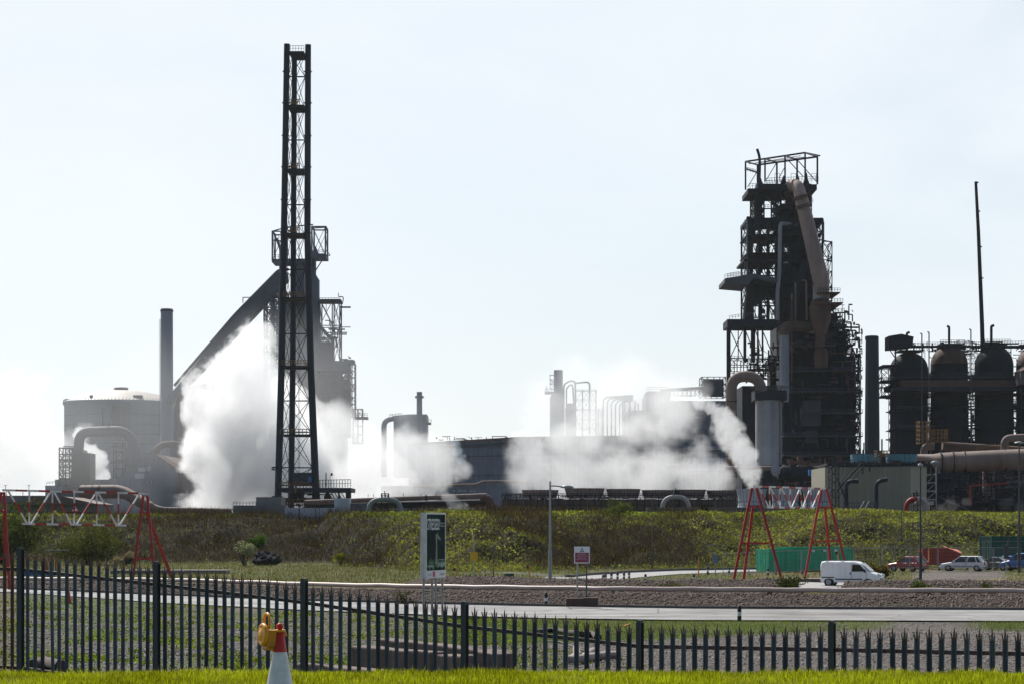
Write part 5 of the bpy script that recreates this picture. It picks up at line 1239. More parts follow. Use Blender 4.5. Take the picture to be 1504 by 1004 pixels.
mbd,mbr=MB(),MB(); f.decks(mbd,mbr,1096,1150,[345,372],14,10); f.decks(mbd,mbr,1150,1205,[346,372,388,418,440],14,12,full=.5)
f.box(mbd,1090,1140,383,386,-3,12); f.rail(mbr,(1090,383),(1104,383),5,-3)
mbd.build('walkway',S['dark'],parent=t); mbr.build('walkway_rail',S['dark'],parent=t)
def g(mb):
    v0=[f.p(1062,405,-4),f.p(1062,418,-4),f.p(1101,420,-4),f.p(1101,405,-4)]
    mb.prism([(f.x(1062),f.z(418)),(f.x(1096),f.z(421)),(f.x(1104),f.z(412)),(f.x(1138,),f.z(418)),(f.x(1138),f.z(411)),(f.x(1104),f.z(405)),(f.x(1062),f.z(412))],f.d-4,f.d+10)
    f.bar(mb,(1087,418),(1095,446),1.2,-2); f.bar(mb,(1095,446),(1086,447),.9,-2); f.bar(mb,(1095,440),(1090,470),1.0,-2)
part('cantilever_platform',S['steel'],t,g)
part('cantilever_rail',S['grey'],t,lambda mb:(f.rail(mb,(1062,412),(1098,405),6,-4),f.rail(mb,(1072,406),(1098,404),7,4)))
def g(mb):
    for x in(1094,1204): 
        f.ladder(mb,x if x<1100 else 1206,325 if x<1100 else 332,420 if x<1100 else 356,-2,4.5)
    for z in range(328,420,6): f.bar(mb,(1091.5,z),(1096.5,z),.4,-3)
part('ladder_cage',S['grey'],t,lambda mb:(f.ladder(mb,1094,325,420,-2,4.5),[f.bar(mb,(1091.5,z),(1096.5,z),.4,-3) for z in range(328,420,6)])); part('ladder_cage',S['grey'],t,lambda mb:f.ladder(mb,1206,332,356,-2,4.5))
part('riser_pipe',S['grey'],t,lambda mb:f.pipe(mb,[(1168,330,2),(1146,328,-3),(1145,395,-3),(1142,430,-3),(1142,470,-3)],2.9,0,7,14))
def g(mb):
    f.lattice(mb,1209,1222,355,442,6,1,4,1.3,1,13,.9); f.bar(mb,(1203,352),(1222,356),1.6); f.bar(mb,(1200,330),(1210,326),1.2); f.bar(mb,(1204,330),(1204,356),1.2); f.bar(mb,(1210,326),(1210,356),1.3); f.bar(mb,(1213,382),(1222,384),2)
part('side_lattice',S['darkb'],t,g)
part('outlet_pipe',S['rustl'],t,lambda mb:(f.pipe(mb,[(1178,412,-6),(1184,412,-6),(1185,470,-6)],1.5,0,3,8),f.pipe(mb,[(1168.5,415,-6),(1168.5,470,-6)],1.1,0,0,8),f.pipe(mb,[(1163,432,-6),(1163,520,-6)],1.0,0,0,8)))
# left trestle of the furnace
def g(mb):
    mb.prism([(f.x(1093),f.z(474)),(f.x(1107),f.z(474)),(f.x(1106),f.z(430)),(f.x(1104),f.z(418)),(f.x(1098),f.z(424)),(f.x(1095),f.z(445))],f.d-1,f.d+4)
    f.bar(mb,(1118,420),(1118,470),3); f.box(mb,1106,1114,434,447,0,3); f.bar(mb,(1104,440),(1122,425),1.6); f.bar(mb,(1118,436),(1140,462),2); f.bar(mb,(1114,444),(1140,446),1.6); f.bar(mb,(1128,425),(1140,455),1.4)
    f.box(mb,1067,1140,470,481,-2,8); f.bar(mb,(1070,470),(1070,590),5.5,0); f.bar(mb,(1094,470),(1094,532),4,0); f.bar(mb,(1106,480),(1106,532),6,0); f.bar(mb,(1120,478),(1120,532),2.4,0)
    for a,b in(((1073,484),(1092,525)),((1092,484),(1073,525)),((1096,486),(1108,515)),((1085,484),(1085,528)),((1122,488),(1140,530)),((1073,525),(1140,527)),((1110,484),(1122,520))): f.bar(mb,a,b,1.3,1)
    f.lattice(mb,1073,1140,526,545,6,7,2,1.2,.4,14); f.bar(mb,(1112,482),(1112,545),1.6,-1); f.clutter(mb,1096,1145,500,560,8,70,15)
part('trestle',S['dark'],t,g)
part('trestle_rail',S['steel'],t,lambda mb:(f.rail(mb,(1070,470),(1105,465),5,-2),f.rail(mb,(1112,468),(1140,466),5,-2),f.rail(mb,(1074,528),(1140,530),5,-1)))
# dense lower works: stepped right outline
outl=[(1148,442),(1218,442),(1222,450),(1236,455),(1240,468),(1250,478),(1256,500),(1262,512),(1266,520),(1268,600),(1268,757),(1148,757)]
def g(mb):
    f.box(mb,1150,1212,470,757,6,24); f.box(mb,1150,1256,520,757,12,30); f.cyl(mb,1196,[(40,757),(42,600),(36,560),(40,520),(30,480)],14,24); f.box(mb,1212,1238,455,520,8,22); f.box(mb,1210,1262,520,757,5,20); f.box(mb,1236,1252,485,520,8,18); f.box(mb,1100,1152,560,757,14,28)
part('casing',S['dark'],t,g)
def g(mb):
    f.lattice(mb,1150,1262,520,757,6,9,13,1.7,.8,16,1.0); f.lattice(mb,1230,1264,520,700,10,3,9,1.3,1,17,.9)
    f.lattice(mb,1148,1240,470,520,8,7,3,1.7,.9,18)
    for a,b in(((1226,452),(1252,500)),((1218,442),(1226,452)),((1252,500),(1262,522)),((1215,470),(1250,478))): f.bar(mb,a,b,2.2,4)
part('lower_frame',S['darkb'],t,g)
mbd,mbr=MB(),MB(); f.decks(mbd,mbr,1148,1264,[508,544,575,606,640,668],2,19,full=.6,th=1.4,y0=-3); f.decks(mbd,mbr,1200,1240,[466,480,494],8,20,y0=-3)
for i,(x,y) in enumerate(((1228,452),(1236,464),(1244,476),(1250,490),(1256,505))): f.box(mbd,x-14,x,y,y+1.5,0,10); f.rail(mbr,(x-12,y),(x+1,y),5,0,3)
part('lower_walkway',S['steel'],t,lambda mb:mb.add(mbd.v,mbd.f)); part('lower_walkway_rail',S['steel'],t,lambda mb:mb.add(mbr.v,mbr.f))
part('pipework',S['dark'],t,lambda mb:(f.clutter(mb,1205,1266,480,600,10,150,203,1.3),f.clutter(mb,1150,1262,470,757,6,420,21,1.6),f.clutter(mb,1215,1252,445,520,8,60,22,1.4)))
part('rusty_pipework',S['rust'],t,lambda mb:(f.clutter(mb,1150,1262,480,757,-2,60,23,1.5),f.clutter(mb,1100,1262,680,757,-6,60,24,1.6)))
part('lagged_pipework',S['steel'],t,lambda mb:(f.clutter(mb,1150,1262,480,757,-3,70,25,1.1),f.box(mb,1180,1205,588,625,-1,4),f.box(mb,1183,1200,632,650,-1,4)))
part('bustle_pipe',S['grey'],t,lambda mb:f.pipe(mb,[(1152,590,-8),(1152,480,-8),(1166,478,-6),(1200,484,-2)],7.2,0,18,18))
part('bustle_elbow',S['rust'],t,lambda mb:(f.pipe(mb,[(1152.5,492,-8.4),(1152.5,480,-8.4),(1166,478.5,-6.4),(1196,482,-2.4)],7.6,0,18,18),f.cyl(mb,1206,[(9,540),(11,520),(9,512)],-3,16)))
part('thin_standpipe',S['rust'],t,lambda mb:(f.pipe(mb,[(1163,440,-10),(1163,560,-10)],1.0,0,0,6),f.pipe(mb,[(1113,484,-3),(1113,530,-3)],1.3,0,0,6)))
# gas duct in front
f=F(440); t=T(f,'gas_duct','large rusty bent gas duct rising beside the pale round tank','duct',1095)
part('duct',S['rustl'],t,lambda mb:f.pipe(mb,[(1074,740),(1074,552),(1116,552),(1121,598)],[8.2]*17 if 0 else 8.2,0,22,20))
part('duct_band',S['dark'],t,lambda mb:[f.cyl(mb,1074,[(8.9,y),(8.9,y-1.2)],0,20) for y in(590,610,640,670,700)])
t=T(f,'round_tank','pale grey streaked cylindrical tank with a dark railed cap','tank',1128)
part('shell',S['pale'],t,lambda mb:f.cyl(mb,1128,[(18.5,757),(18.5,586)],0,36))
part('corner_pipe',S['pale'],t,lambda mb:(f.pipe(mb,[(1147,590),(1147,690)],1.3,-1.5,0,8),f.pipe(mb,[(1113,588),(1113,598)],1.2,-2.8,0,8)))
part('top_deck',S['dark'],t,lambda mb:(f.box(mb,1107,1153,574,588,-3,4),f.lattice(mb,1108,1152,566,588,5,8,2,.9,.5,26)))
part('handrail',S['steel'],t,lambda mb:(f.rail(mb,(1108,574),(1153,574),6,-3),f.pipe(mb,[(1111,575),(1124,573)],.9,-4,0,6),f.pipe(mb,[(1144,572),(1146,568),(1165,568)],.8,-4,1,6)))
part('base_frame',S['dark'],t,lambda mb:(f.box(mb,1104,1154,683,757,-3,3),f.clutter(mb,1104,1155,684,757,-4,40,27)))
# horizontal main in front
f=F(400); t=T(f,'gas_main','dark horizontal gas main with a pale dished end below the pale tank','pipe',1180)
part('pipe_run',S['dark'],t,lambda mb:(f.pipe(mb,[(1148,694),(1240,694)],11,0,0,20),f.pipe(mb,[(1142,694),(1156,694)],9,0,0,20)))
part('branch_pipe',S['rustl'],t,lambda mb:f.pipe(mb,[(1062,687),(1134,687)],3.6,0,0,12))
def g(mb):
    c=f.p(1138,690,-1.4)
    vs=[c]+[c+Vector((7*f.m*math.cos(a),-.0,9*f.m*math.sin(a))) for a in np.linspace(0,2*math.pi,25)[:-1]]; vs[0]=c+Vector((0,-.35,0)); mb.add(vs,[(0,1+i,1+(i+1)%24) for i in range(24)],smooth=True)
    mb.add([v+Vector((0,.3,0)) for v in vs],[(0,1+(i+1)%24,1+i) for i in range(24)])
part('dished_end',S['grey'],t,g)
part('flange',S['dark'],t,lambda mb:[f.pipe(mb,[(x,694),(x+1.4,694)],12.4,0,0,20) for x in(1150,1160,1172,1190,1208)])
part('support_frame',S['dark'],t,lambda mb:(f.lattice(mb,1120,1235,705,757,5,10,4,1.6,.5,28),f.box(mb,1150,1225,712,757,3,6),f.clutter(mb,1130,1235,700,757,1,120,29)))
part('valve_box',S['blue'],t,lambda mb:f.box(mb,1183,1193,690,699,-5,-3.5))
part('brown_pipework',S['rust'],t,lambda mb:(f.clutter(mb,1150,1235,668,690,0,40,30,1.2),f.clutter(mb,1150,1230,704,720,-2,30,31,.9)))  # thin rust brown pipes above and below the gas main
# ------------------------------------------------------------------ chimney, stoves
f=F(450); t=T(f,'chimney','stout black chimney between the blast furnace and the domed stoves','chimney',1281)
part('shaft',S['darkb'],t,lambda mb:f.cyl(mb,1281,[(11.2,757),(10.8,640),(9.5,497),(9.3,494)],0,28))
part('rim',S['dark'],t,lambda mb:f.cyl(mb,1280.5,[(9.9,499),(9.9,494.5),(8.6,493.3)],0,28))
part('ladder',S['rustl'],t,lambda mb:(f.ladder(mb,1271,530,660,-2,2.2),))
f=F(470)
def stove(px,r,ytop,ysh,label,domemat,seed,vent):
    t=T(f,'hot_blast_stove',label,'stove',px,'domed hot blast stoves')
    part('shell',S['dark'],t,lambda mb:f.cyl(mb,px,[(r,757),(r,ysh+6),(r,ysh)],0,36))
    part('dome',domemat,t,lambda mb:f.cyl(mb,px,[(r*1.0,ysh)]+[(r*math.cos(a),ysh-(ysh-ytop)*math.sin(a)) for a in np.linspace(.08,1.5,8)],0,36))
    mbd,mbr=MB(),MB(); rr=random.Random(seed)
    for z in(ytop-2,ysh+18,ysh+42,ysh+62,ysh+90): 
        f.box(mbd,px-r-(2 if z>ytop else -10),px+r+(2 if z>ytop else -8),z,z+1.3,-6 if z>ytop else -3,4); f.rail(mbr,(px-r-(1 if z>ytop else -10),z),(px+r+(1 if z>ytop else -8),z),5,-6 if z>ytop else -3)
    part('platform',S['dark'],t,lambda mb:mb.add(mbd.v,mbd.f)); mbr.build('platform_rail',S['dark'] if seed!=41 else S['steel'],parent=t)
    part('pipework',S['dark'],t,lambda mb:(f.clutter(mb,px-r,px+r,ysh+20,757,-5,60,seed,1.6),f.ladder(mb,px+r*.6,ytop,ysh+90,-5)))
    part('vent_pipe',S['dark'],t,lambda mb:f.pipe(mb,[(vent,ytop+4,-2),(vent,ytop-28,-2),(vent+(4 if seed!=42 else -3),ytop-29,-2)],1.8 if seed!=43 else 2.0,0,3,10))
    return t
t1=stove(1335,27.5,517,541,'black domed stove beside the stout chimney',S['dark'],41,1332)
t2=stove(1394,27,508,535,'rust topped domed stove in the middle of the three',S['rust'],42,1394)
t3=stove(1460,28,507,537,'scaffolded domed stove under the thin tall stack',S['dark'],43,1456)
t4=stove(1520,27,507,537,'pale rust domed stove behind the brown roofed cabin',S['rustl'],44,1530)
t=T(f,'control_cabin','black box cabin cantilevered beside the first domed stove','cabin',1313)
part('cabin',S['dark'],t,lambda mb:mb.prism([(f.x(1296),f.z(517)),(f.x(1330),f.z(514)),(f.x(1332),f.z(499)),(f.x(1314),f.z(495)),(f.x(1296),f.z(498))],f.d-8,f.d-3))
part('bracket',S['dark'],t,lambda mb:(f.bar(mb,(1300,517),(1312,535),1.2,-6),f.bar(mb,(1308,516),(1308,757),2.0,-6),f.lattice(mb,1295,1310,540,582,4,1,3,1.2,.9,45),f.box(mb,1290,1312,538,541,-6,0),f.box(mb,1290,1312,560,563,-6,0),f.box(mb,1290,1312,582,585,-6,0),f.box(mb,1298,1308,568,576,-6,0)))
t=T(f,'stove_gangway','dark railed gangway and conveyor bridge running across the domed stoves','walkway',1400)
part('bridge',S['rust'],t,lambda mb:f.box(mb,1312,1478,562,573,-10,-7))
part('girder',S['darkb'],t,lambda mb:(f.box(mb,1300,1478,572,578,-10.5,-7),f.box(mb,1300,1478,556,560,-10.5,-7),f.lattice(mb,1380,1504,585,700,3,8,8,1.0,.4,46),f.bar(mb,(1452,553),(1478,572),1.4,-11)))
part('rail',S['dark'],t,lambda mb:(f.rail(mb,(1330,512),(1420,510),4,-8),f.box(mb,1330,1420,512,514,-9,-6),f.rail(mb,(1417,512),(1504,510),5,-8),f.box(mb,1416,1504,512,515,-9,-6),f.rail(mb,(1300,556),(1452,556),5,-10)))
part('scaffold',S['steel'],t,lambda mb:(f.lattice(mb,1408,1424,500,558,5,2,9,.6,.3,47),f.lattice(mb,1432,1485,508,556,4,6,6,.6,.5,48),f.lattice(mb,1418,1480,580,640,3,5,6,.7,.4,49)))
part('stove_pipework',S['dark'],t,lambda mb:(f.clutter(mb,1362,1436,515,700,6,150,204,1.4),f.clutter(mb,1300,1504,500,515,6,60,205,1.2),f.clutter(mb,1484,1504,515,660,5,60,206,1.5),f.lattice(mb,1310,1500,578,660,-4 if 0 else 4,14,6,.9,.35,207,.6)))
part('standpipe',S['steel'],t,lambda mb:[f.pipe(mb,[(x,650),(x,y0),(x-2.5,y0-.5)],.9,-12,1.5,6) for x,y0 in((1354,490),(1364.5,488),(1426,484),(1427,600))])
t=T(f,'tall_vent_stack','thin tall black stack rising behind the scaffolded stove','stack',1441)
part('tube',S['dark'],t,lambda mb:f.pipe(mb,[(1444,540),(1442.5,480),(1437,340),(1433.2,267)],[3.4,3.2,2.6,2.1],-1,0,14))
part('collar',S['dark'],t,lambda mb:[mb.tube(f.p(x,y,-1),f.p(x,y-1.3,-1),r*f.m,n=14) for x,y,r in((1433.4,270,2.7),(1435.6,312,2.8),(1438,364,3),(1440,410,3.2))])
t=T(f,'brown_roofed_cabin','brown sheeted cabin with sloping roof in front of the last stoves','cabin',1495)
part('wall',S['shedr'],t,lambda mb:f.box(mb,1474,1530,552,571,-16,-10)); part('roof',S['brownr'],t,lambda mb:mb.prism([(f.x(1473),f.z(552)),(f.x(1532),f.z(552)),(f.x(1532),f.z(541)),(f.x(1490),f.z(541.5))],f.d-17,f.d-9))
part('leg',S['dark'],t,lambda mb:(f.bar(mb,(1478,571),(1478,757),2,-14),f.bar(mb,(1500,571),(1500,757),2,-14)))
t=T(f,'works_building','low dark works building filling the gap behind the stoves','building',1400)
part('wall',S['dark'],t,lambda mb:(f.box(mb,1262,1530,664,757,6,20),f.box(mb,1365,1530,645,757,4,12))); part('distant_wall',S['shedr'],t,lambda mb:f.box(mb,1292,1312,616,664,60,70)); part('annex',S['dark'],t,lambda mb:(f.clutter(mb,1265,1504,640,757,3,170,51,2),))
# ------------------------------------------------------------------ big brown pipes at right
f=F(330); t=T(f,'blast_main','fat ribbed brown gas main running out above the tan building','pipe',1430)
part('pipe_run',S['rustl'],t,lambda mb:f.pipe(mb,[(1348,671,6),(1368,672,4),(1378,677,3),(1400,678,2),(1560,672,-4)],[5,6,13,15,16],0,0,28))
part('band',S['dark'],t,lambda mb:[f.pipe(mb,[(x,678.2-(x-1400)*.037,2-(x-1400)*.037),(x+1.6,678.2-(x-1400)*.037,2-(x-1400)*.037)],16.4,0,0,28) for x in(1380,1398,1415,1475)])
part('valve_stub',S['signy'] if 'signy' in S else S['yel'],t,lambda mb:f.bar(mb,(1464,676),(1469,688),3,-2.2))
part('downpipe',S['rustl'],t,lambda mb:(f.pipe(mb,[(1452,690,2),(1452,757,2)],9,0,0,20),))
f2=F(350); t=T(f2,'upper_main','second dark brown main with upturned elbows above the fat ribbed main','pipe',1440)
part('pipe_run',S['rust'],t,lambda mb:(f2.pipe(mb,[(1384,654),(1510,662)],6.5,4,0,18),))
part('elbow',S['rustl'],t,lambda mb:(f2.pipe(mb,[(1357,680,2),(1357,655,2),(1372,655,2)],5.5,0,8,16),f2.pipe(mb,[(1475,668),(1475,643),(1520,641)],5.5,2,10,16)))
part('yellow_platform',S['yel'],t,lambda mb:(f2.lattice(mb,1351,1366,618,650,3,3,5,1.0,.3,52),f2.rail(mb,(1360,638),(1395,636),7,2),f2.lattice(mb,1372,1392,630,648,2,4,3,.8,.2,53),f2.rail(mb,(1430,661),(1476,659),7,-3,10,.9),f2.rail(mb,(1466,706),(1490,706),7,-3,6,.9)))
t=T(f,'pipe_bridge','tangle of dark pipe supports under the fat ribbed main','pipe rack',1440)
part('rack_frame',S['dark'],t,lambda mb:(f.lattice(mb,1376,1520,695,757,8,9,5,1.6,.5,54,1.2),f.bar(mb,(1399,695),(1388,740),3,-1),f.bar(mb,(1416,695),(1406,740),3,-1),f.box(mb,1372,1520,735,741,0,5),f.box(mb,1372,1520,700,757,8,14)))
part('rack_pipes',S['dark'],t,lambda mb:(f.clutter(mb,1376,1504,695,757,6,170,55,2),))
part('pale_pipes',S['steel'],t,lambda mb:(f.clutter(mb,1376,1504,700,757,2,50,56,1.2),f.pipe(mb,[(1478,708),(1510,707)],2.2,-1,0,10)))
part('red_frame',S['redp'],t,lambda mb:(f.bar(mb,(1421,712),(1421,741),3.2,-2),f.bar(mb,(1420,713),(1478,709),2.2,-2)))
part('sloping_roof',S['steel'],t,lambda mb:mb.add([f.p(1374,730,-3),f.p(1372,728,-3),f.p(1400,740,-3),f.p(1420,749,-3),f.p(1400,744,-3)],[(0,4,3,2,1)]))
# ------------------------------------------------------------------ tan building with teal fans
f=F(300); t=T(f,'tan_pump_house','tan sheet clad building with two teal fan rings on its roof','building',1300)
def g(mb):
    A=f.p(1221,757,6); B=f.p(1337,757,0); C_=f.p(1371,757,5); zt_=f.z(683.5)
    for P_,Q_ in((A,B),(B,C_)): mb.add([P_,Q_,Vector((Q_.x,Q_.y,zt_)),Vector((P_.x,P_.y,zt_))],[(0,1,2,3)])
    D_=C_+Vector((0,14,0)); E_=A+Vector((0,14,0)); mb.add([C_,D_,Vector((D_.x,D_.y,zt_)),Vector((C_.x,C_.y,zt_))],[(0,1,2,3)]); mb.add([E_,A,Vector((A.x,A.y,zt_)),Vector((E_.x,E_.y,zt_))],[(0,1,2,3)])
    mb.add([Vector((p.x,p.y,zt_)) for p in(A,B,C_,D_,E_)],[(0,1,2,3,4)])
part('wall',S['tan'],t,g)
part('roof_edge',S['dark'],t,lambda mb:(mb.bar(f.p(1221,682.5,6),f.p(1337,682.5,-.2),2.5*f.m),mb.bar(f.p(1337,682.5,-.2),f.p(1371,682.5,5),2.5*f.m),f.box(mb,1224,1370,678.5,681.5,6,16),f.rail(mb,(1224,681),(1370,681),5,5,22,.6),f.clutter(mb,1222,1368,675,683,6,50,57,.8)))
for i,(a,b) in enumerate(((1249,1293),(1301,1347))):
    part('fan_ring',S['teal'],t,lambda mb:(f.cyl(mb,(a+b)/2,[((b-a)/2-1,679),((b-a)/2,667)],9,30),))
    part('fan_rib',S['dark'],t,lambda mb:[f.rib(mb,(a+b)/2,(b-a)/2-.6,679,(b-a)/2+.4,667,9,q,.5) for q in np.linspace(-1.4,1.4,9)])
part('roof_platform',S['yel'],t,lambda mb:(f.lattice(mb,1288,1307,661,669,2,4,2,.8,.2,58),f.rail(mb,(1291,680),(1303,680),12,5,3,.7)))
part('wall_pipe',S['darkb'],t,lambda mb:f.pipe(mb,[(1243,757),(1243,706),(1261,706)],3,-1,10,14))
part('wall_pipe',S['darkb'],t,lambda mb:f.pipe(mb,[(1287,757),(1287,707),(1303,703)],3,-1,10,14))
part('stair',S['dark'],t,lambda mb:(f.bar(mb,(1226,720),(1262,680),2.2,-2),f.bar(mb,(1231,726),(1266,684),1.2,-2),f.bar(mb,(1226,716),(1258,676),.6,-2),f.bar(mb,(1226,700),(1244,748),1.8,-2),f.lattice(mb,1222,1232,684,752,3,1,6,1.2,.9,59),f.bar(mb,(1276,683),(1276,692),2,-.6),f.bar(mb,(1266,683),(1266,696),1.6,-.6)))
part('guard_rail',S['steel'],t,lambda mb:(f.rail(mb,(1232,751),(1280,751),13,-4,12,.8),f.rail(mb,(1236,751),(1270,751),8,-5,8,.6)))
part('barrier',M['white'],t,lambda mb:(f.bar(mb,(1251,750),(1259,736),1,-6),f.bar(mb,(1258,750),(1266,736),1,-6)))
part('flood_lamp',S['grey'],t,lambda mb:(f.cyl(mb,1373,[(1,684),(6,680),(6,678),(2,676)],-2,14),f.bar(mb,(1371,757),(1371,680),1.6,-2)))
# ------------------------------------------------------------------ pipe arches on the plateau edge
def arch(label,px0,px1,ytop,d,r,mats,ybase,valve=True):
    f=F(d); t=T(f,'expansion_loop',label,'pipe arch',(px0+px1)/2,'pipe loops along the plateau edge'); xm=(px0+px1)/2
    P=[f.p(px0,ybase),f.p(px0,ytop),f.p(px1,ytop),f.p(px1,ybase)]; Q=arc(P,(px1-px0)*.49*f.m,9)
    h=len(Q)//2
    mb=MB(); mb.pipe(Q[:h+1],r*f.m,16); mb.build('loop_side',mats[0],parent=t); mb=MB(); mb.pipe(Q[h:],r*f.m,16); mb.build('loop_side',mats[1],parent=t)
    part('flange',mats[0],t,lambda mb:[mb.tube(f.p(x,y,0),f.p(x,y-1.1,0),(r+1)*f.m,n=16) for x in(px0,px1) for y in(ytop+24,ytop+31)])
    part('lattice_stand',S['dark'],t,lambda mb:(f.lattice(mb,xm-5,xm+5,ytop-6,ybase,1.5,1,5,.9,1,60),))
    part('valve',S['dark'],t,lambda mb:(f.lattice(mb,xm-5,xm+5,ytop-9,ytop-3,1.5,2,1,1.0,.2,61),f.bar(mb,(xm,ytop-3),(xm,ytop-13),1.0)))
lgp=paint('light_green_grey_pipe',(.24,.27,.25),(.14,.15,.14),scale=.4,rough=.6); palep=paint('pale_grey_pink_pipe',(.36,.33,.33),(.2,.18,.18),scale=.4,rough=.6)
arch('green grey pipe loop arching in front of the long elevated pipe','540' and 541,589,733,246,3.6,[lgp,lgp],772)
arch('pale pipe loop arching in front of the cooling tower fans',973,1012,729,246,3.2,[palep,palep],766)
arch('red and white pipe loop arching beside the tan building',1331,1362,732,246,3.6,[S['redp'],palep],764)
t=T(F(246),'expansion_loop','small inner white pipe loop beside the red and white one','pipe arch',1350,'pipe loops along the plateau edge'); f=F(247.5)
part('loop_side',palep,t,lambda mb:f.pipe(mb,[(1344,762),(1344,737),(1356,737),(1356,762)],2.4,0,6,12))
# parapet along the edge
mb=MB(); f=F(244); f.box(mb,950,1224,746.5,770,0,.5); f.box(mb,950,1226,744.5,746.5,-.1,.7); mb2=mb
tag(mb.build('parapet_wall',S['conc']),'low grey concrete parapet along the top of the bank below the grey fans','wall')
mb=MB(); f.box(mb,1226,1560,751.5,765,0,.4); tag(mb.build('kerb_wall',S['conc']),'thin pale concrete kerb wall along the bank top below the tan building','wall')
t=T(F(250),'works_handrail','long dark handrail on the concrete parapet below the grey fans','railing',1060); f=F(250); part('rail',S['steel'],t,lambda mb:(f.rail(mb,(1050,746),(1222,746),10,0,24,.7),))
# ------------------------------------------------------------------ cooling tower bank
f=F(320); t=T(f,'cooling_tower_bank','long dark timber cooling tower with a row of flared fan rings on its roof','cooling tower',910)
part('wall',S['timber'],t,lambda mb:(f.box(mb,737,1082,733,775,0,16),))
part('louvre_frame',S['dark'],t,lambda mb:(f.lattice(mb,737,1082,728,757,0,0,0,.9,0,62,xs=list(np.linspace(737,1082,34)),zs=[726,733,741,749,757],sides=False,back=False),))
part('louvre_post',S['ring'],t,lambda mb:f.lattice(mb,737,1082,730,757,0,11,1,.7,.0,62,sides=False,back=False))
for v in t.children: 
    if v.name.startswith('louvre'): v.location.y-=.15 if 'frame' in v.name else .35
part('roof_rail',S['dark'],t,lambda mb:(f.rail(mb,(737,733),(768,732),7,-.3,7,.9),f.rail(mb,(737,730),(1082,730),6,-.2,50,.7),f.clutter(mb,740,1080,725,733,2,80,63,.8)))
for i,(a,b,yt) in enumerate(((766,821,719),(829,888,716.5),(890,941,717.5),(942,990,719),(990,1037,718.5),(1037,1081,719.5))):
    part('fan_ring',S['ring'],t,lambda mb:f.cyl(mb,(a+b)/2,[((b-a)/2-4,731),((b-a)/2-2.6,725),((b-a)/2,yt)],8+i*.1,32))
    part('ring_rib',S['dark'],t,lambda mb:[f.rib(mb,(a+b)/2,(b-a)/2-3.5,731,(b-a)/2+.4,yt,8,q,.45) for q in np.linspace(-1.45,1.45,15)])
f=F(285); 
for i,(a,b,lb) in enumerate(((1081,1127,'leftmost of the three pale grey fan rings behind the right gantry'),(1131,1176,'middle of the three pale grey fan rings behind the right gantry'),(1178,1221,'rightmost of the three pale grey fan rings behind the right gantry'))):
    t=T(f,'cooling_fan',lb,'cooling fan',(a+b)/2,'pale grey cooling fans'); xm=(a+b)/2; h=(b-a)/2
    part('fan_ring',S['ringg'],t,lambda mb:f.cyl(mb,xm,[(h-1,748),(h-4,738),(h-3,728),(h,717.5)],6,32))
    part('ring_rib',S['steel'],t,lambda mb:[f.rib(mb,xm,h-3.2,738,h+.4,717.5,6,q,.4) for q in np.linspace(-1.45,1.45,13)])
    part('base',S['ringg'],t,lambda mb:f.box(mb,a,b,745,765,1,11))
# ------------------------------------------------------------------ sheds in the middle
f=F(520); t=T(f,'casting_shed','long dark blue grey shed in the middle behind the drifting steam','building',760)
part('wall',S['shed'],t,lambda mb:mb.prism([(f.x(600),f.z(775)),(f.x(930),f.z(775)),(f.x(930),f.z(641)),(f.x(800),f.z(641)),(f.x(640),f.z(651)),(f.x(600),f.z(653))],f.d,f.d+40))
part('roof_edge',S['brownr'],t,lambda mb:(f.bar(mb,(600,652),(760,642.5),3,-.5),f.bar(mb,(760,642),(930,640),2.5,-.5),f.clutter(mb,640,800,640,646,1,40,64,.7)))
part('upper_band',S['steel'],t,lambda mb:(f.bar(mb,(640,657),(760,650),4,-.4),f.bar(mb,(600,672),(930,664),1,-.4),f.bar(mb,(600,700),(930,693),.8,-.4)))
f=F(470); t=T(f,'low_shed','lower dark shed with pipe on its roof in front of the long shed','building',700)
part('wall',S['shed'],t,lambda mb:f.box(mb,560,775,716,775,0,20)); part('roof_pipe',S['rustl'],t,lambda mb:f.pipe(mb,[(560,715),(700,711),(708,707),(775,706)],2.0,-.5,1,10))
part('window',S['white'],t,lambda mb:[f.box(mb,x,x+3.4,719.5,721,-.3,.1) for x in(665,673,677,682,690,695)])
f=F(560); t=T(f,'sinter_building','pale steam veiled building with roof pipes left of the furnace','building',1010)
part('wall',S['shed'],t,lambda mb:(f.box(mb,962,1080,588,775,0,30),f.box(mb,925,965,600,775,6,30),f.box(mb,950,985,578,600,2,20)))
part('band',S['white'],t,lambda mb:(f.box(mb,1010,1080,655,660,-1,0),f.box(mb,1010,1080,672,690,-1,0)))
part('roof_pipe',S['steel'],t,lambda mb:(f.pipe(mb,[(970,573),(1036,569)],2.4,2,0,12),f.box(mb,950,985,574,579,0,12),f.rail(mb,(950,574),(985,574),6,0),f.lattice(mb,985,1034,572,580,4,8,1,.8,.2,65)))
part('roof_frame',S['steel'],t,lambda mb:(f.lattice(mb,1031,1066,553,582,8,4,3,1.1,.5,66),f.box(mb,1034,1064,556,580,2,7)))
part('side_frame',S['steel'],t,lambda mb:(f.lattice(mb,918,934,588,650,6,2,6,.9,.8,67),f.clutter(mb,930,1075,588,700,-1,70,68,1.3)))
f=F(620); t=T(f,'absorber_tower','pale hazy absorber tower with a side platform above the centre steam','tower',815)
part('shaft',S['holder'],t,lambda mb:(f.cyl(mb,820,[(7,660),(6.6,545),(6.2,543)],0,20),f.cyl(mb,818,[(10.5,700),(10.5,584),(7,576)],0,20),f.cyl(mb,838,[(8,700),(8,600),(5,592)],4,16)))
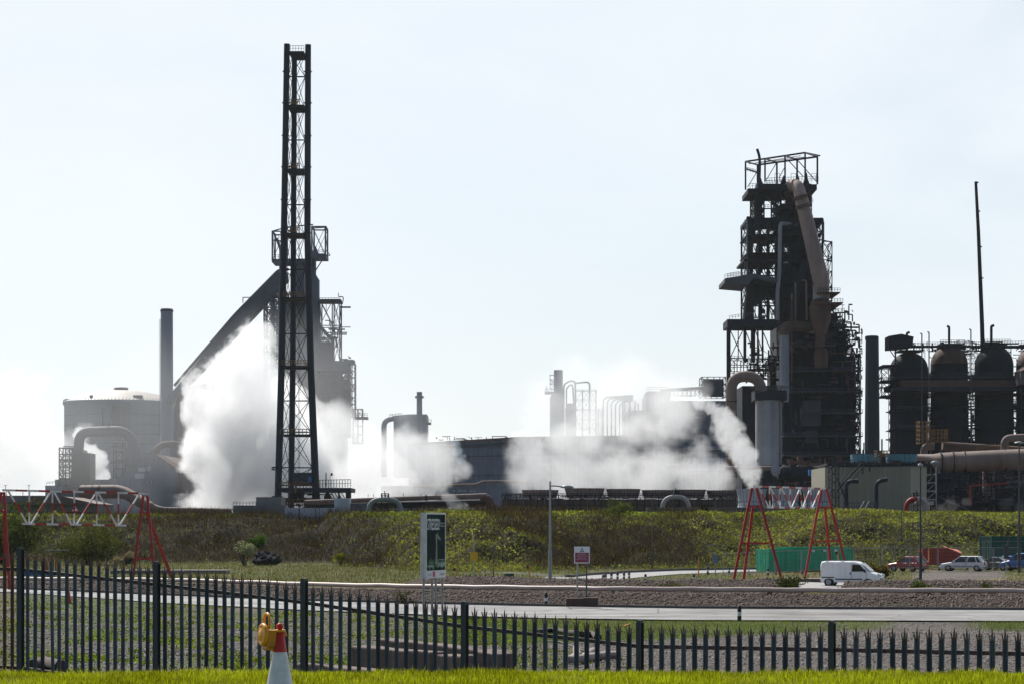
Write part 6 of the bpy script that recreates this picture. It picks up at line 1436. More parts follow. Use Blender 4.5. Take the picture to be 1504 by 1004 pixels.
part('platform',S['holder'],t,lambda mb:(f.box(mb,800,815,575,578,-3,3),f.rail(mb,(800,575),(814,575),4,-3),f.bar(mb,(803,574),(803,566),.8),f.lattice(mb,808,815,550,570,2,1,3,.7,.6,69)))
t=T(f,'pipe_tower','pale lattice pipe tower veiled by haze right of the absorber tower','tower',855)
part('frame',S['holder'],t,lambda mb:f.lattice(mb,846,876,572,700,6,3,9,.9,.8,70)); part('pipe',S['holder'],t,lambda mb:(f.pipe(mb,[(828,640),(828,562),(845,557),(845,600)],1.3,0,8,10),f.pipe(mb,[(832,640),(832,568),(841,563),(843,600)],1.1,0,5,10),f.pipe(mb,[(846,562),(866,560),(866,620)],1.3,0,6,10)))
t=T(f,'pipe_tower','very faint lattice pipe tower just left of the steam veiled building','tower',905)
part('frame',S['holder'],t,lambda mb:(f.lattice(mb,879,885,600,700,5,1,7,.7,.6,71),f.lattice(mb,915,926,588,700,5,1,8,.9,.8,72))); part('pipe',S['holder'],t,lambda mb:[f.pipe(mb,[(886+6*i,680),(886+6*i,583+2*i),(930,580+1.6*i)],1.1,i,8,10) for i in range(5)])
f=F(560); t=T(f,'scrubber_vessel','grey steam veiled vessel house with a short chimney and side duct','vessel',598)
part('house',S['shed'],t,lambda mb:(f.box(mb,578,627,611,700,0,10),mb.prism([(f.x(575),f.z(613)),(f.x(627),f.z(612)),(f.x(627),f.z(608)),(f.x(600),f.z(608)),(f.x(580),f.z(610))],f.d-1,f.d+11)))
part('chimney',S['shed'],t,lambda mb:f.cyl(mb,616,[(4.2,612),(4.0,575)],3,16)); part('chimney_collar',S['shed'],t,lambda mb:f.cyl(mb,616,[(6.5,584),(6.5,581)],3,16))
part('side_duct',S['shed'],t,lambda mb:f.pipe(mb,[(564,700),(564,617),(582,613)],4,2,14,16)); part('walkway',S['steel'],t,lambda mb:(f.box(mb,626,633,620,623,-2,2),f.rail(mb,(626,620),(634,620),4,-2),f.rail(mb,(572,611),(590,609),3,0)))
# ------------------------------------------------------------------ three flue stack and its base
f=F(380); t=T(f,'three_flue_stack','very tall dark stack of three flues braced by lattice','stack',436)
def leg(pts,r): return lambda mb:f.pipe(mb,pts,r,0,0,18)
part('flue',S['darkb'],t,leg([(407.5,757,0),(413.5,540,0),(417,345,0),(421.5,65,0)],[5.2,5.0,4.8,4.4]))
part('flue',S['darkb'],t,leg([(465.5,757,0),(456.5,540,0),(451.5,345,0),(452.5,66,0)],[5.6,5.0,4.8,4.4]))
part('flue',S['darkb'],t,leg([(427,757,9),(430,540,6),(431,345,5),(432.5,78,5)],[4.6,4.4,4.2,4.0]))
def xl(y,side):
    return float(I(y,[65,345,540,757],[421.5,417,413.5,407.5] if side==0 else [452.5,451.5,456.5,465.5]))
def xm_(y): return float(I(y,[78,345,540,757],[432.5,431,430,427]))
part('flange',S['dark'],t,lambda mb:[mb.tube(f.p(x,y,dy),f.p(x,y-1.1,dy),5.9*f.m,n=18) for y in(106,152,200,246,294,343,391,439) for x,dy in((xl(y,0),0),(xl(y,1),0))])
def g(mb):
    lv=[80,113,160,206,252,301,347,396,441,490,540,588,634,686,712]
    for y in lv:
        f.bar(mb,(xl(y,0),y),(xl(y,1),y),1.7,0); f.xbar(mb,(xl(y,0),y),(xm_(y),y),1.5,0,5); f.xbar(mb,(xl(y,1),y),(xm_(y),y),1.5,0,5)
    for a,b in zip(lv[:-1],lv[1:]):
        for u,v,d0,d1 in((xl(a,0)+4,xl(b,1)-4,0,0),(xl(a,1)-4,xl(b,0)+4,0,0)): f.bar(mb,(u,a),(v,b),.85,d0)
        f.xbar(mb,(xm_(a)+3,a),(xl(b,1)-4,b),.7,5,0); f.xbar(mb,(xl(a,1)-4,a),(xm_(b)+3,b),.7,0,5)
        f.xbar(mb,(xl(a,0)+3,a),(xm_(b)-3,b),.7,0,5); f.xbar(mb,(xm_(a)-3,a),(xl(b,0)+3,b),.7,5,0)
part('bracing',S['dark'],t,g)
def g(mb):
    for y in(155,248,342,436,535,635): 
        f.box(mb,xl(y,0)+4,xl(y,1)-4,y+3,y+5,-2.5,4)
    f.box(mb,426,448,79,82,-2,4)
part('platform',S['dark'],t,g)
def g(mb):
    for y in(155,248,342,436,535,635):
        a,b=xl(y,0)+(8 if y<400 else 3),xl(y,1)-(10 if y<400 else 3)
        f.rail(mb,(a,y+3),(b,y+3),7.5,-2.6,5 if y<400 else 8,1.0); f.box(mb,a,a+(b-a)*.75,y-.5,y+1.5,-2.7,-2.6) if y<400 else None
part('yellow_rail',S['yel'],t,g)
part('grey_rail',S['steel'],t,lambda mb:(f.rail(mb,(428,79),(448,79),8,-2,5,.5),f.rail(mb,(436,157),(447,157),6,3,4,.4),f.rail(mb,(436,250),(446,250),6,3,4,.4),f.ladder(mb,437,160,700,3,2)))
part('lamp_bracket',S['dark'],t,lambda mb:(f.box(mb,400,406,685,687,-1,1),f.box(mb,400,403,688,690,-1,1),f.bar(mb,(404,690),(410,690),.8)))
t=T(f,'stack_base_platform','dark railed service platforms at the foot of the three flue stack','platform',460); 
part('deck',S['darkb'],t,lambda mb:(f.box(mb,413,517,716,722,-3,8),f.box(mb,509,516,722,757,-2,0),f.box(mb,403,413,728,757,-4,3)))
part('handrail',S['dark'],t,lambda mb:(f.rail(mb,(468,716),(517,715),11,-3,12,.8),f.rail(mb,(488,757),(517,757),12,-2,5,.8),f.bar(mb,(481,715),(481,694),1.4,-3),f.cyl(mb,487,[(1.6,698),(1.6,694)],-3,10),f.bar(mb,(487,715),(487,698),.5,-3)))
part('yellow_rail',S['yel'],t,lambda mb:(f.rail(mb,(414,716),(458,716),8,-3.4,9,1.0),f.rail(mb,(418,744),(460,742),10,-4,8,.8),f.bar(mb,(437,708),(437,724),2,-3.6)))
part('equipment_house',S['steel'],t,lambda mb:(f.box(mb,429,457,693,712,1,6),))
part('hopper',S['dark'],t,lambda mb:(f.cyl(mb,442,[(3,735),(6,722)],0,14),f.cyl(mb,481,[(5,735),(5,728),(2,722)],0,14),f.cyl(mb,432,[(4,735),(5,722)],1,14),None))
part('pipework',S['dark'],t,lambda mb:f.clutter(mb,414,500,722,745,4,70,73,1.4))
part('blue_tank',S['blue'],t,lambda mb:f.box(mb,454,458,700,707,-2,0))
part('brace',S['dark'],t,lambda mb:[f.bar(mb,(a,722),(a+6,733),1.1,-1) for a in(487,492,497,502)]+[f.bar(mb,(508,722),(515,732),1.4,-1),f.box(mb,414,510,733,736,4,6)])
t=T(F(262),'switch_house','dirty white switch houses in front of the stack foot','building',450); f=F(262)
part('wall',S['white'],t,lambda mb:(f.box(mb,418,489,745,770,0,5),f.box(mb,490,512,731,757,1,4)))
part('panel_gap',S['dark'],t,lambda mb:(f.box(mb,439,440.2,746,764,-.05,.1),f.box(mb,483,484,746,764,-.05,.1),f.rail(mb,(441,764),(520,764),5,-.6,10,.7),f.box(mb,490,522,757,761,-.5,.5)))
part('rust_rail',S['rust'],t,lambda mb:(f.rail(mb,(420,745),(470,745),10,-.4,8,.7),f.bar(mb,(464,762),(464,738),.8,-.5),f.bar(mb,(470,762),(470,738),.8,-.5)))
part('grey_wall',S['conc'],t,lambda mb:(f.box(mb,338,416,741,775,3,6),f.rail(mb,(338,741),(405,741),5,3,14,.6),f.box(mb,366,404,728,745,7,12),f.box(mb,512,540,738,775,3,6)))
# long elevated pipe
f=F(300); t=T(f,'elevated_pipe','long rust brown elevated pipe with a square bend down at its end','pipe',600)
part('pipe_run',S['rustl'],t,lambda mb:f.pipe(mb,[(448,737,4),(715,727,0)],3.6,0,0,18))
part('dark_pipe',S['dark'],t,lambda mb:(f.pipe(mb,[(448,744,5),(712,738,1)],5.5,0,0,16),))
part('bend',S['rust'],t,lambda mb:f.pipe(mb,[(706,730.5,1),(718,733,1),(721,745,1),(721,775,1)],7.4,0,6,18))
part('trestle',S['dark'],t,lambda mb:(f.bar(mb,(613,742),(617,764),3,0),f.bar(mb,(600,742),(616,765),1.6,0),f.bar(mb,(600,745),(592,764),1.2,0),f.bar(mb,(660,741),(648,752),1,0),f.bar(mb,(714,738),(704,752),.9,0),f.bar(mb,(520,742),(520,764),2,1),f.box(mb,580,615,744,746,-1,1)))
part('band',S['dark'],t,lambda mb:(f.pipe(mb,[(625,730.4,1.4),(627,730.3,1.4)],4.6,0,0,18),[f.bar(mb,(x,727.5-(x-600)*.02),(x,724-(x-600)*.02),.8,1) for x in(540,548,592,618,640,668)]))
part('back_pipe',S['steel'],t,lambda mb:f.box(mb,520,720,746,775,9,12))
# ------------------------------------------------------------------ left blast furnace
f=F(680); t=T(f,'blast_furnace','hazy blue grey blast furnace behind the three flue stack with a long skip incline','blast furnace',450)
ST=paint('hazed_furnace_steel',(.085,.10,.125),(.06,.06,.07),scale=.08,rough=.75)  # distance haze put into the colour: paler and bluer steel
def g(mb):
    f.lattice(mb,0,0,0,0,8,0,0,2.2,.5,80,.8,xs=[400,418],zs=[340,383]); f.lattice(mb,0,0,0,0,8,0,0,2.2,.9,81,.7,xs=[458,478],zs=[333,376])
    f.bar(mb,(400,340),(420,334),1.6,0); f.bar(mb,(420,334),(460,330),1.6,0); f.bar(mb,(458,330),(479,334),1.6,8,None,0); f.bar(mb,(400,353),(420,355),2,0); f.bar(mb,(479,368),(485,375),1.2); f.bar(mb,(485,375),(476,377),1.2)
    f.bar(mb,(476,378),(462,400),1.5); f.box(mb,400,424,381,386,-1,9); f.box(mb,452,479,373,379,-1,9); f.box(mb,420,455,380,386,0,10)
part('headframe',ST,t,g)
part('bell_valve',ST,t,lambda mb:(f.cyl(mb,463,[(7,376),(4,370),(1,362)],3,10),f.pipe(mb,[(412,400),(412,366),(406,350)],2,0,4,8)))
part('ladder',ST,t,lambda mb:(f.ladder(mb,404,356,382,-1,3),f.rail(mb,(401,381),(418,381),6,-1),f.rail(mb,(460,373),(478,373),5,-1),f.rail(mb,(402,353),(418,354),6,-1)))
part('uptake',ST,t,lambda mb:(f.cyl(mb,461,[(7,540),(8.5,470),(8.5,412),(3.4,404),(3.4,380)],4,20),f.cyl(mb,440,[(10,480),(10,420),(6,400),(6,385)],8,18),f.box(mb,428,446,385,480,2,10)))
def g(mb):
    mb.prism([(f.x(243),f.z(590)),(f.x(250),f.z(590)),(f.x(345),f.z(490)),(f.x(420),f.z(411)),(f.x(420),f.z(398)),(f.x(408),f.z(398)),(f.x(340),f.z(470)),(f.x(255),f.z(572))],f.d,f.d+8)
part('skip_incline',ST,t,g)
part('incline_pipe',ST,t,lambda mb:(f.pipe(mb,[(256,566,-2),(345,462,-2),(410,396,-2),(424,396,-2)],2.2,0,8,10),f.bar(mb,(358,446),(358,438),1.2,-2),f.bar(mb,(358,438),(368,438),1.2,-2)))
def g(mb):
    f.lattice(mb,388,420,430,560,8,3,6,2.4,.9,82,1.3); f.box(mb,420,466,440,560,2,10); f.bar(mb,(418,440),(400,480),3)
    f.lattice(mb,0,0,0,0,7,0,0,1.6,.9,83,.9,xs=[470,488,499],zs=[442,478,530]); f.box(mb,468,501,440,443,-1,8); f.rail(mb,(470,442),(500,442),4,-1)
    f.bar(mb,(462,470),(488,500),5,0); f.bar(mb,(488,500),(488,532),3,0); f.lattice(mb,462,488,496,530,5,3,3,1.2,.9,208); f.bar(mb,(462,500),(486,506),1.2,0)
    f.box(mb,460,512,530,545,-2,10); f.lattice(mb,0,0,0,0,9,0,0,2.2,.9,84,1.2,xs=[470,484,498,510],zs=[545,565,585,612]); f.box(mb,462,512,556,640,4,12); f.box(mb,470,500,540,560,3,10); f.box(mb,426,466,470,600,5,14); f.lattice(mb,398,430,440,600,5,4,8,1.5,.8,212,.9); f.box(mb,462,486,500,540,4,9); f.clutter(mb,392,420,430,560,6,70,210,1.6); f.clutter(mb,462,512,540,640,5,90,209,1.6)
    f.lattice(mb,510,521,534,612,5,2,8,1.2,.5,85); f.box(mb,505,520,528,534,-1,6); f.lattice(mb,518,532,600,650,4,2,4,1.0,.4,86); f.box(mb,520,540,612,615,-2,4); f.rail(mb,(520,612),(540,612),5,-2)
    f.clutter(mb,390,515,430,640,6,160,87,1.5)
    f.box(mb,410,505,600,775,4,16)
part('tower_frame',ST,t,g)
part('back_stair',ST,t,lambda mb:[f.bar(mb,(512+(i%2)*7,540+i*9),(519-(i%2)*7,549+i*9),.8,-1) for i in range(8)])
# ------------------------------------------------------------------ gas holder, chimney and sheds at left
f=F(845); t=T(f,'gas_holder','huge round grey gas holder with a pale crown','gas holder',178)
part('shell',S['holder'],t,lambda mb:f.cyl(mb,178,[(82,760),(82,597),(84,594),(84,591)],0,64))
part('crown',S['cream'],t,lambda mb:f.cyl(mb,178,[(84,591),(60,579.5),(30,574),(8,572.5)],0,64))
part('crown_vent',S['steel'],t,lambda mb:(f.cyl(mb,178,[(9,573),(11,570),(9,568.5),(3,568)],0,20),))
part('shell_band',S['steel'],t,lambda mb:[f.cyl(mb,178,[(82.4,y),(82.4,y-.7)],0,64) for y in(612,626,640,654,668,682)])
part('crown_rail',S['steel'],t,lambda mb:[mb.bar(Vector((f.x(178)+83*f.m*math.sin(a),f.d-83*f.m*math.cos(a),f.z(592))),Vector((f.x(178)+83*f.m*math.sin(a),f.d-83*f.m*math.cos(a),f.z(588))),.6*f.m) for a in np.linspace(-1.5,1.5,50)]+[f.box(mb,98,112,586,592,-4,2),f.box(mb,146,150,584,592,-20,-18),f.box(mb,208,220,584,592,-19,-15)])
part('lift_tower',S['steel'],t,lambda mb:(f.lattice(mb,179,208,597,650,4,4,6,.8,.6,90),f.box(mb,181,206,600,640,1,4)))
for v in t.children:
    if v.name.startswith('lift_tower'): v.location.y-=25
f=F(690); t=T(f,'chimney','tall pale grey round chimney standing before the gas holder','chimney',245)
part('shaft',S['holder'],t,lambda mb:f.cyl(mb,245,[(9.8,760),(9.4,600),(8.9,455),(8.6,453.8)],0,28)); part('rim',S['steel'],t,lambda mb:f.cyl(mb,245,[(9.6,458),(9.6,455.5)],0,28)); part('ladder',S['steel'],t,lambda mb:f.ladder(mb,237,470,640,-3,1.6))
f=F(600); t=T(f,'coal_bunker','dark round shouldered bunker house half hidden by steam','building',300)
part('house',S['shedr'],t,lambda mb:mb.prism([(f.x(249),f.z(700)),(f.x(345),f.z(700)),(f.x(345),f.z(600)),(f.x(300),f.z(560)),(f.x(268),f.z(566)),(f.x(256),f.z(580)),(f.x(250),f.z(600))],f.d+6,f.d+30))
part('roof_duct',S['rust'],t,lambda mb:f.pipe(mb,[(226,664),(238,652),(300,650),(345,652)],[5]*14 if 0 else 5,3,8,14))
part('lower_house',S['shedr'],t,lambda mb:(f.box(mb,252,420,690,775,-2,20),f.box(mb,250,310,656,700,0,18),f.clutter(mb,255,345,650,700,-2,50,91,1.4))); part('red_rail',S['redp'],t,lambda mb:f.bar(mb,(277,649),(281,638),.9,-3))
f=F(560); t=T(f,'cast_house','grey gabled cast house with a round number five badge on its wall','building',225)
part('gable_wall',S['shed'],t,lambda mb:mb.prism([(f.x(160),f.z(775)),(f.x(262),f.z(775)),(f.x(262),f.z(690)),(f.x(225),f.z(666)),(f.x(176),f.z(700)),(f.x(160),f.z(702))],f.d,f.d+24))
part('pale_cladding',paint('pale_blue_grey_sheet',(.14,.165,.195),(.10,.115,.135),scale=.1,rough=.7),t,lambda mb:mb.prism([(f.x(214),f.z(747)),(f.x(260),f.z(747)),(f.x(260),f.z(694)),(f.x(228),f.z(676)),(f.x(222),f.z(684)),(f.x(214),f.z(706))],f.d-.4,f.d+.2))
part('gable_window',S['white'],t,lambda mb:(f.box(mb,198,212,695,702,-.4,.1),f.box(mb,204,214,686,692,-.4,.1),f.box(mb,216,222,684,691,-.5,.1)))
part('verge_board',S['brownr'],t,lambda mb:(f.bar(mb,(174,702),(225,664.5),1.6,-.8),f.bar(mb,(225,664.5),(264,690),2.6,-.8)))
part('roof',S['brownr'],t,lambda mb:(mb.add([f.p(225,666,0),f.p(264,690,0),f.p(345,692,6),f.p(330,684,24),f.p(300,676,24)],[(0,1,2,3,4)]),f.box(mb,262,345,690,694,0,4),f.box(mb,240,345,678,688,10,22)))
part('side_wall',S['shedr'],t,lambda mb:f.box(mb,262,345,692,775,1,22))
part('ridge_rail',S['steel'],t,lambda mb:(mb.rail(f.p(200,682,-.5),f.p(225,664,-.5),4*f.m,8,.6*f.m),mb.rail(f.p(228,665,-.5),f.p(262,687,-.5),4*f.m,10,.6*f.m),f.rail(mb,(256,720),(262,720),6,-1),f.box(mb,256,266,720,722,-2,1),f.box(mb,258,264,700,720,-.6,.4)))
def g(mb):
    c=f.p(220,708,-.7)
    def ring(r0,r1,off,k):
        vs=[];n=28
        for i in range(n):
            a=2*math.pi*i/n; vs+=[c+Vector((r0*math.cos(a)*.78,off,r0*math.sin(a)))*1,c+Vector((r1*math.cos(a)*.78,off,r1*math.sin(a)))]
        mb.add(vs,[(2*i,2*i+1,(2*i+3)%(2*n),(2*i+2)%(2*n)) for i in range(n)],k=k)
    m_=f.m; ring(.01,8.2*m_,0,0); ring(5.8*m_,7.4*m_,-.06,1)
    put_text(mb,'5',c+Vector((-1.9*m_,-.08,-3.6*m_)),Vector((1,0,0)),Vector((0,0,1)),3.8*m_,7.2*m_,2,.03)
part('number_badge',[flat_mat('badge_ground',(.17,.19,.22),.6),flat_mat('badge_ring',(.07,.07,.085),.6),flat_mat('badge_numeral',(.055,.055,.065),.6)],t,g)
f=F(580); t=T(f,'bent_gas_duct','thick grey duct bending over between towers in front of the gas holder','duct',160)
part('duct',S['steel'],t,lambda mb:f.pipe(mb,[(115,665,0),(117,634,0),(180,632,0),(196,646,0),(192,705,0)],[7.5]*26 if 0 else 7.5,0,16,20))
part('cyclone',S['steel'],t,lambda mb:(f.cyl(mb,196,[(7,705),(10,690),(13,672),(12,660),(7,645)],2,16),f.box(mb,107,134,665,712,-2,6),mb.prism([(f.x(104),f.z(715)),(f.x(136),f.z(715)),(f.x(132),f.z(680)),(f.x(122),f.z(660)),(f.x(110),f.z(660))],f.d-2,f.d+5)))
part('support_frame',S['dark'],t,lambda mb:(f.lattice(mb,167,180,650,700,4,1,4,1.4,.8,92),f.bar(mb,(163,655),(182,655),1.5),f.bar(mb,(163,678),(182,678),1.5),f.lattice(mb,87,106,657,712,5,2,6,1.6,.6,93),f.bar(mb,(93,655),(108,655),1.4),f.bar(mb,(147,628),(147,596),1.6,4),f.rail(mb,(147,628),(182,626),5,2)))
part('ladder_frame',S['steel'],t,lambda mb:[f.bar(mb,(88,y),(103,y),1.2,-1) for y in range(670,712,4)])
part('low_house',S['shed'],t,lambda mb:(f.box(mb,76,186,703,775,4,14),f.box(mb,64,90,712,775,2,14),f.rail(mb,(66,711),(88,709),4,2)))
f=F(300); t=T(f,'ribbed_gas_main','fat pale brown ribbed main dropping down in front of the gabled cast house','pipe',220)
part('pipe_run',S['rustl'],t,lambda mb:f.pipe(mb,[(120,722,6),(180,721,4),(216,741,1),(232,749,0),(340,751,0)],(10.5,5.5),0,14,24))
part('band',S['rust'],t,lambda mb:[f.pipe(mb,[(x,y,dy),(x+.8,y+sl,dy)],float(I(x,[126,180,206,246,296],[10.8,10.3,9.3,6.4,6.0])),0,0,24) for x,y,dy,sl in((126,721.9,5.8,0),(136,721.7,5.4,0),(146,721.5,5,0),(156,721.4,4.8,0),(168,721.2,4.4,0),(196,729.8,3,.45),(206,735.4,2,.45),(216,740.6,1.2,.45),(246,749.4,0,0),(262,749.6,0,0),(278,750,0,0),(296,750.3,0,0))])
f=F(275); t=T(f,'low_office','low brown roofed office building above the bank behind the gantry beam','building',85)
part('wall',S['conc'],t,lambda mb:(f.box(mb,60,141,741,775,0,12),)); part('roof',S['brownr'],t,lambda mb:mb.prism([(f.x(26),f.z(741)),(f.x(142),f.z(741)),(f.x(142),f.z(739)),(f.x(95),f.z(728.5)),(f.x(50),f.z(728.5))],f.d-.5,f.d+12))
part('window_strip',S['dark'],t,lambda mb:f.box(mb,60,140,751,760,-.1,.1)); part('side_house',S['conc'],t,lambda mb:(f.box(mb,20,60,741,775,1,12),f.box(mb,-40,26,732,775,14,20)))
f=F(420); t=T(f,'flat_roof_building','low grey flat roofed building with roof vents behind the office','building',20)
part('wall',S['conc'],t,lambda mb:(f.box(mb,-60,64,727,775,0,12),f.box(mb,60,110,719,775,8,20))); part('roof_vent',S['steel'],t,lambda mb:[f.bar(mb,(x,727),(x,720),.7,1) for x in(8,32,70,84)])
# ------------------------------------------------------------------ steam and haze
def steam(label, d, blobs, dens=.35, nscale=.10, amp=2.0, thr=.5, cell=1.6, gain=5, colr=(1,1,1), g=.35, squash=.5, rate=.2, seed=0, det=6.0):
    """blobs: (px,py,radius_px[,depth offset m]) at depth d"""
    sp=[]
    for b in blobs:
        c=W(b[0],b[1],d); r=b[2]/PX*d; dy=b[3] if len(b)>3 else 0
        sp.append((Vector((c.x,d+dy,c.z)),r))
    bm=bmesh.new()
    for c,r in sp:
        bmesh.ops.create_icosphere(bm,subdivisions=3,radius=r*1.15,matrix=Matrix.Translation(c)@Matrix.Diagonal((1,squash,1,1)))
    mn=min(c.z-r for c,r in sp)
    base=Vector((sum(c.x for c,_ in sp)/len(sp),d,max(mn,5.3)))
    me=bpy.data.meshes.new('steam'); bmesh.ops.translate(bm,verts=bm.verts,vec=-base); bm.to_mesh(me); bm.free()
    o=bpy.data.objects.new('steam',me); col.objects.link(o); o.location=base
    rm=o.modifiers.new('merge','REMESH'); rm.mode='VOXEL'; rm.voxel_size=max(cell,.35)
    m,nt,out=newmat('steam_vapour')
    g_=N(nt,'ShaderNodeNewGeometry'); pos=g_.outputs['Position']
    sv=N(nt,'ShaderNodeVectorMath',op='MULTIPLY'); nt.links.new(pos,sv.inputs[0]); sv.inputs[1].default_value=(1,1/squash,1); spos=sv.outputs[0]
    # warp the lookup a little so the edges billow
    nz=N(nt,'ShaderNodeTexNoise'); nz.inputs['Scale'].default_value=nscale; nz.inputs['Detail'].default_value=det; nz.inputs['Roughness'].default_value=.66; nz.inputs['Distortion'].default_value=.3
    off=N(nt,'ShaderNodeVectorMath',op='ADD'); nt.links.new(pos,off.inputs[0]); off.inputs[1].default_value=(seed*13.7,seed*7.1,seed*3.3)
    nt.links.new(off.outputs[0],nz.inputs['Vector'])
    cur=None
    for c,r in sp:
        ds=N(nt,'ShaderNodeVectorMath',op='DISTANCE'); nt.links.new(spos,ds.inputs[0]); ds.inputs[1].default_value=(c.x,c.y/squash,c.z)
        ma=N(nt,'ShaderNodeMath',op='MULTIPLY_ADD'); nt.links.new(ds.outputs['Value'],ma.inputs[0]); ma.inputs[1].default_value=-1/r; ma.inputs[2].default_value=1
        if cur is None: cur=ma.outputs[0]
        else:
            mx=N(nt,'ShaderNodeMath',op='SMOOTH_MAX'); nt.links.new(cur,mx.inputs[0]); nt.links.new(ma.outputs[0],mx.inputs[1]); mx.inputs[2].default_value=.35; cur=mx.outputs[0]
    # 1.7 * field + (noise-.5)*2*amp - thr
    fk=N(nt,'ShaderNodeMath',op='MULTIPLY'); nt.links.new(cur,fk.inputs[0]); fk.inputs[1].default_value=1.7
    na=N(nt,'ShaderNodeMath',op='MULTIPLY_ADD'); nt.links.new(nz.outputs[0],na.inputs[0]); na.inputs[1].default_value=2*amp; na.inputs[2].default_value=-amp-thr
    ad=N(nt,'ShaderNodeMath',op='ADD'); nt.links.new(fk.outputs[0],ad.inputs[0]); nt.links.new(na.outputs[0],ad.inputs[1])
    # fades to nothing at the hull
    hf=N(nt,'ShaderNodeMath',op='MULTIPLY'); hf.use_clamp=True; nt.links.new(cur,hf.inputs[0]); hf.inputs[1].default_value=3
    k=N(nt,'ShaderNodeMath',op='MULTIPLY'); k.use_clamp=True; nt.links.new(ad.outputs[0],k.inputs[0]); k.inputs[1].default_value=gain
    k2=N(nt,'ShaderNodeMath',op='MULTIPLY'); nt.links.new(k.outputs[0],k2.inputs[0]); nt.links.new(hf.outputs[0],k2.inputs[1])
    k3=N(nt,'ShaderNodeMath',op='MULTIPLY'); nt.links.new(k2.outputs[0],k3.inputs[0]); k3.inputs[1].default_value=dens
    v=N(nt,'ShaderNodeVolumePrincipled'); v.inputs['Color'].default_value=(*colr,1); v.inputs['Anisotropy'].default_value=g; v.inputs['Density Attribute'].default_value=''
    nt.links.new(k3.outputs[0],v.inputs['Density']); nt.links.new(v.outputs[0],out.inputs['Volume'])
    try: m.cycles.volume_step_rate=rate
    except Exception: pass
    me.materials.append(m); tag(o,label,'steam',kind='stuff'); return o
# big plumes
steam('dense white steam plume billowing left of the tall three flue stack',470,
  [(350,700,115),(345,620,125,5),(345,560,92),(368,510,52),(388,490,26),(312,590,84),(400,645,95,10),(400,570,58,8),(425,700,95),(305,665,70)],dens=.3,nscale=.055,seed=1,g=.5,cell=2.2)
steam('bluish white steam rolling right of the tall three flue stack',460,
  [(470,648,76),(510,680,80),(560,697,70),(448,610,46),(430,675,84),(490,705,70),(538,650,50)],dens=.16,nscale=.06,cell=2,seed=2,g=.5)
steam('loose steam drifting in front of the low grey vessel building',400,
  [(530,700,62),(590,690,72),(640,688,52),(600,655,48),(570,725,40),(625,722,34),(655,668,32),(680,690,22)],dens=.22,nscale=.09,cell=1.8,seed=3,gain=1.8)
steam('white steam bank at the far left edge of the works',640,
  [(10,640,125),(60,660,90),(95,665,62),(-40,600,120),(20,700,80),(115,640,36),(75,705,60)],dens=.09,g=.5,nscale=.04,cell=2.6,seed=4)
steam('small steam curl under the bent duct beside the gas holder',640,
  [(126,660,26),(138,683,30),(150,702,24),(120,640,18)],dens=.4,nscale=.12,cell=1.2,seed=5)
steam('broad low steam bank rising off the cooling tower fans',345,
  [(785,692,60),(840,690,72),(900,690,76),(960,695,74),(1015,695,62),(870,645,56),(930,635,58),(985,630,54),(775,660,48),(830,650,50),(980,590,44),(1050,705,44),(1030,660,40)],dens=.24,nscale=.085,cell=1.8,seed=6,gain=1.6)
steam('thin steam veil rising behind the cooling towers',430,
  [(820,610,85),(880,595,95),(950,600,90),(1000,600,75),(850,560,60),(910,570,75)],dens=.14,nscale=.045,cell=2.5,seed=7,gain=1.0,rate=.4,det=4.0)
steam('thin steam veil over the vessel house and the left end of the long shed',455,
  [(600,650,60),(560,660,60),(640,660,50),(600,610,45)],dens=.08,nscale=.06,cell=2,seed=15,gain=1.0,rate=.4,det=4.0)
steam('narrow leaning steam column beside the pale round tank',345,
  [(1104,708,24),(1100,694,25),(1095,680,27),(1089,666,28),(1082,652,28),(1074,638,28),(1065,624,28),(1055,611,26),(1043,600,24),(1030,592,20)],dens=.6,nscale=.2,cell=.9,seed=8,gain=2.5)
steam('faint steam wisp drifting over the dark shed in front',440,
  [(300,735,34),(305,710,34),(318,690,30),(290,745,30),(310,665,24)],dens=.10,nscale=.11,cell=1.2,seed=9)
steam('small steam puff beside the bend of the elevated pipe',300,
  [(686,753,16),(676,747,18),(664,738,15),(655,730,10)],dens=.4,nscale=.35,cell=.7,seed=10)
steam('thin bluish smoke wisp against the long dark shed',500,
  [(668,650,10),(672,662,12),(680,675,12),(684,688,10)],dens=.22,nscale=.3,cell=.8,seed=11,colr=(.75,.88,1))
steam('thin steam wisps among the pipes at the far right',325,
  [(1400,742,18),(1420,735,16),(1385,748,14),(1480,738,18),(1500,746,20)],dens=.07,nscale=.3,cell=.9,seed=12)
steam('very thin steam haze drifting across the left half of the works',540,
  [(-40,640,170),(90,620,170),(230,620,180),(360,600,190),(480,610,150),(600,650,120)],dens=.009,nscale=.02,cell=6,seed=13,gain=1.2,rate=1.0,det=2.0)
# haze
mb=MB(); mb.bx(-1500,1500,-60,2400,-2.2,125)
hz=mb.build('haze',None); hz.data.materials.clear()
m,nt,out=newmat('haze_air'); v=N(nt,'ShaderNodeVolumePrincipled'); v.inputs['Color'].default_value=(.86,.94,1,1); v.inputs['Density'].default_value=HAZE; v.inputs['Anisotropy'].default_value=.35; v.inputs['Density Attribute'].default_value=''
nt.links.new(v.outputs[0],out.inputs['Volume']); hz.data.materials.append(m); tag(hz,kind='stuff')
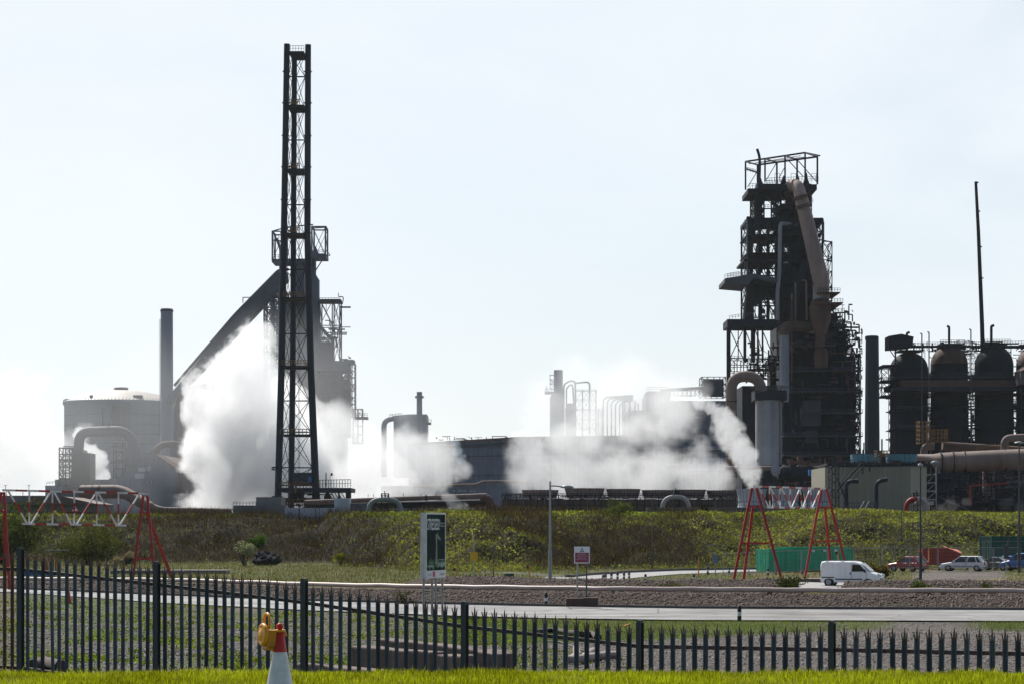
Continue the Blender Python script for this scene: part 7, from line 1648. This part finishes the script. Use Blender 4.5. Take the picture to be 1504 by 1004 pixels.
# ------------------------------------------------------------------ light, sky, camera
w=bpy.data.worlds.new('World'); sc.world=w; w.use_nodes=True; nt=w.node_tree; nt.nodes.clear()
out=nt.nodes.new('ShaderNodeOutputWorld'); bg=nt.nodes.new('ShaderNodeBackground'); sky=nt.nodes.new('ShaderNodeTexSky')
sky.sky_type='NISHITA'; sky.sun_disc=False; sky.sun_elevation=R(SUN_EL); sky.sun_rotation=R(SUN_AZ); sky.air_density=1; sky.dust_density=1.2; sky.ozone_density=1
# thin high cloud over the blue
tc=nt.nodes.new('ShaderNodeTexCoord'); mp=nt.nodes.new('ShaderNodeMapping'); mp.inputs['Scale'].default_value=(1,1,2.2); nt.links.new(tc.outputs['Generated'],mp.inputs[0])
nz=nt.nodes.new('ShaderNodeTexNoise'); nz.inputs['Scale'].default_value=2.6; nz.inputs['Detail'].default_value=7; nz.inputs['Roughness'].default_value=.55; nz.inputs['Distortion'].default_value=.4; nt.links.new(mp.outputs[0],nz.inputs['Vector'])
f=ramp(nt,nz.outputs[0],.36,.6,(CL0,)*3,(CL1,)*3)
sp=nt.nodes.new('ShaderNodeSeparateXYZ'); nt.links.new(tc.outputs['Generated'],sp.inputs[0])
mr=nt.nodes.new('ShaderNodeMapRange'); mr.inputs[1].default_value=-.25; mr.inputs[2].default_value=.75; nt.links.new(sp.outputs[1],mr.inputs[0])
mm=nt.nodes.new('ShaderNodeMath'); mm.operation='MULTIPLY'; nt.links.new(f,mm.inputs[0]); nt.links.new(mr.outputs[0],mm.inputs[1])
c=mixc(nt,mm.outputs[0],sky.outputs[0],CLC)
nt.links.new(c,bg.inputs[0]); bg.inputs[1].default_value=SKYS; nt.links.new(bg.outputs[0],out.inputs[0])
sun=bpy.data.lights.new('sun','SUN'); sun.energy=SUN_E; sun.angle=R(.5); sun.color=(1,.965,.91)
so=bpy.data.objects.new('sun',sun); col.objects.link(so)
dv=Vector((math.sin(R(SUN_AZ))*math.cos(R(SUN_EL)),math.cos(R(SUN_AZ))*math.cos(R(SUN_EL)),math.sin(R(SUN_EL))))
so.rotation_euler=dv.to_track_quat('Z','Y').to_euler()
cam=bpy.data.cameras.new('camera'); co=bpy.data.objects.new('camera',cam); col.objects.link(co); sc.camera=co
co.location=(0,0,CZ); co.rotation_euler=(math.pi/2,0,0); cam.sensor_width=36; cam.lens=PX/1504*36; cam.shift_y=(HY-502)/1504; cam.clip_end=9000; cam.clip_start=.3
sc.view_settings.view_transform='Standard'; sc.view_settings.look='None'; sc.view_settings.exposure=EXPO; sc.view_settings.gamma=1
cy=sc.cycles; cy.use_denoising=True; cy.max_bounces=8; cy.diffuse_bounces=3; cy.glossy_bounces=3; cy.transmission_bounces=4; cy.volume_bounces=5; cy.transparent_max_bounces=12
cy.use_adaptive_sampling=True; cy.adaptive_threshold=.02; cy.volume_max_steps=256; cy.sample_clamp_indirect=6
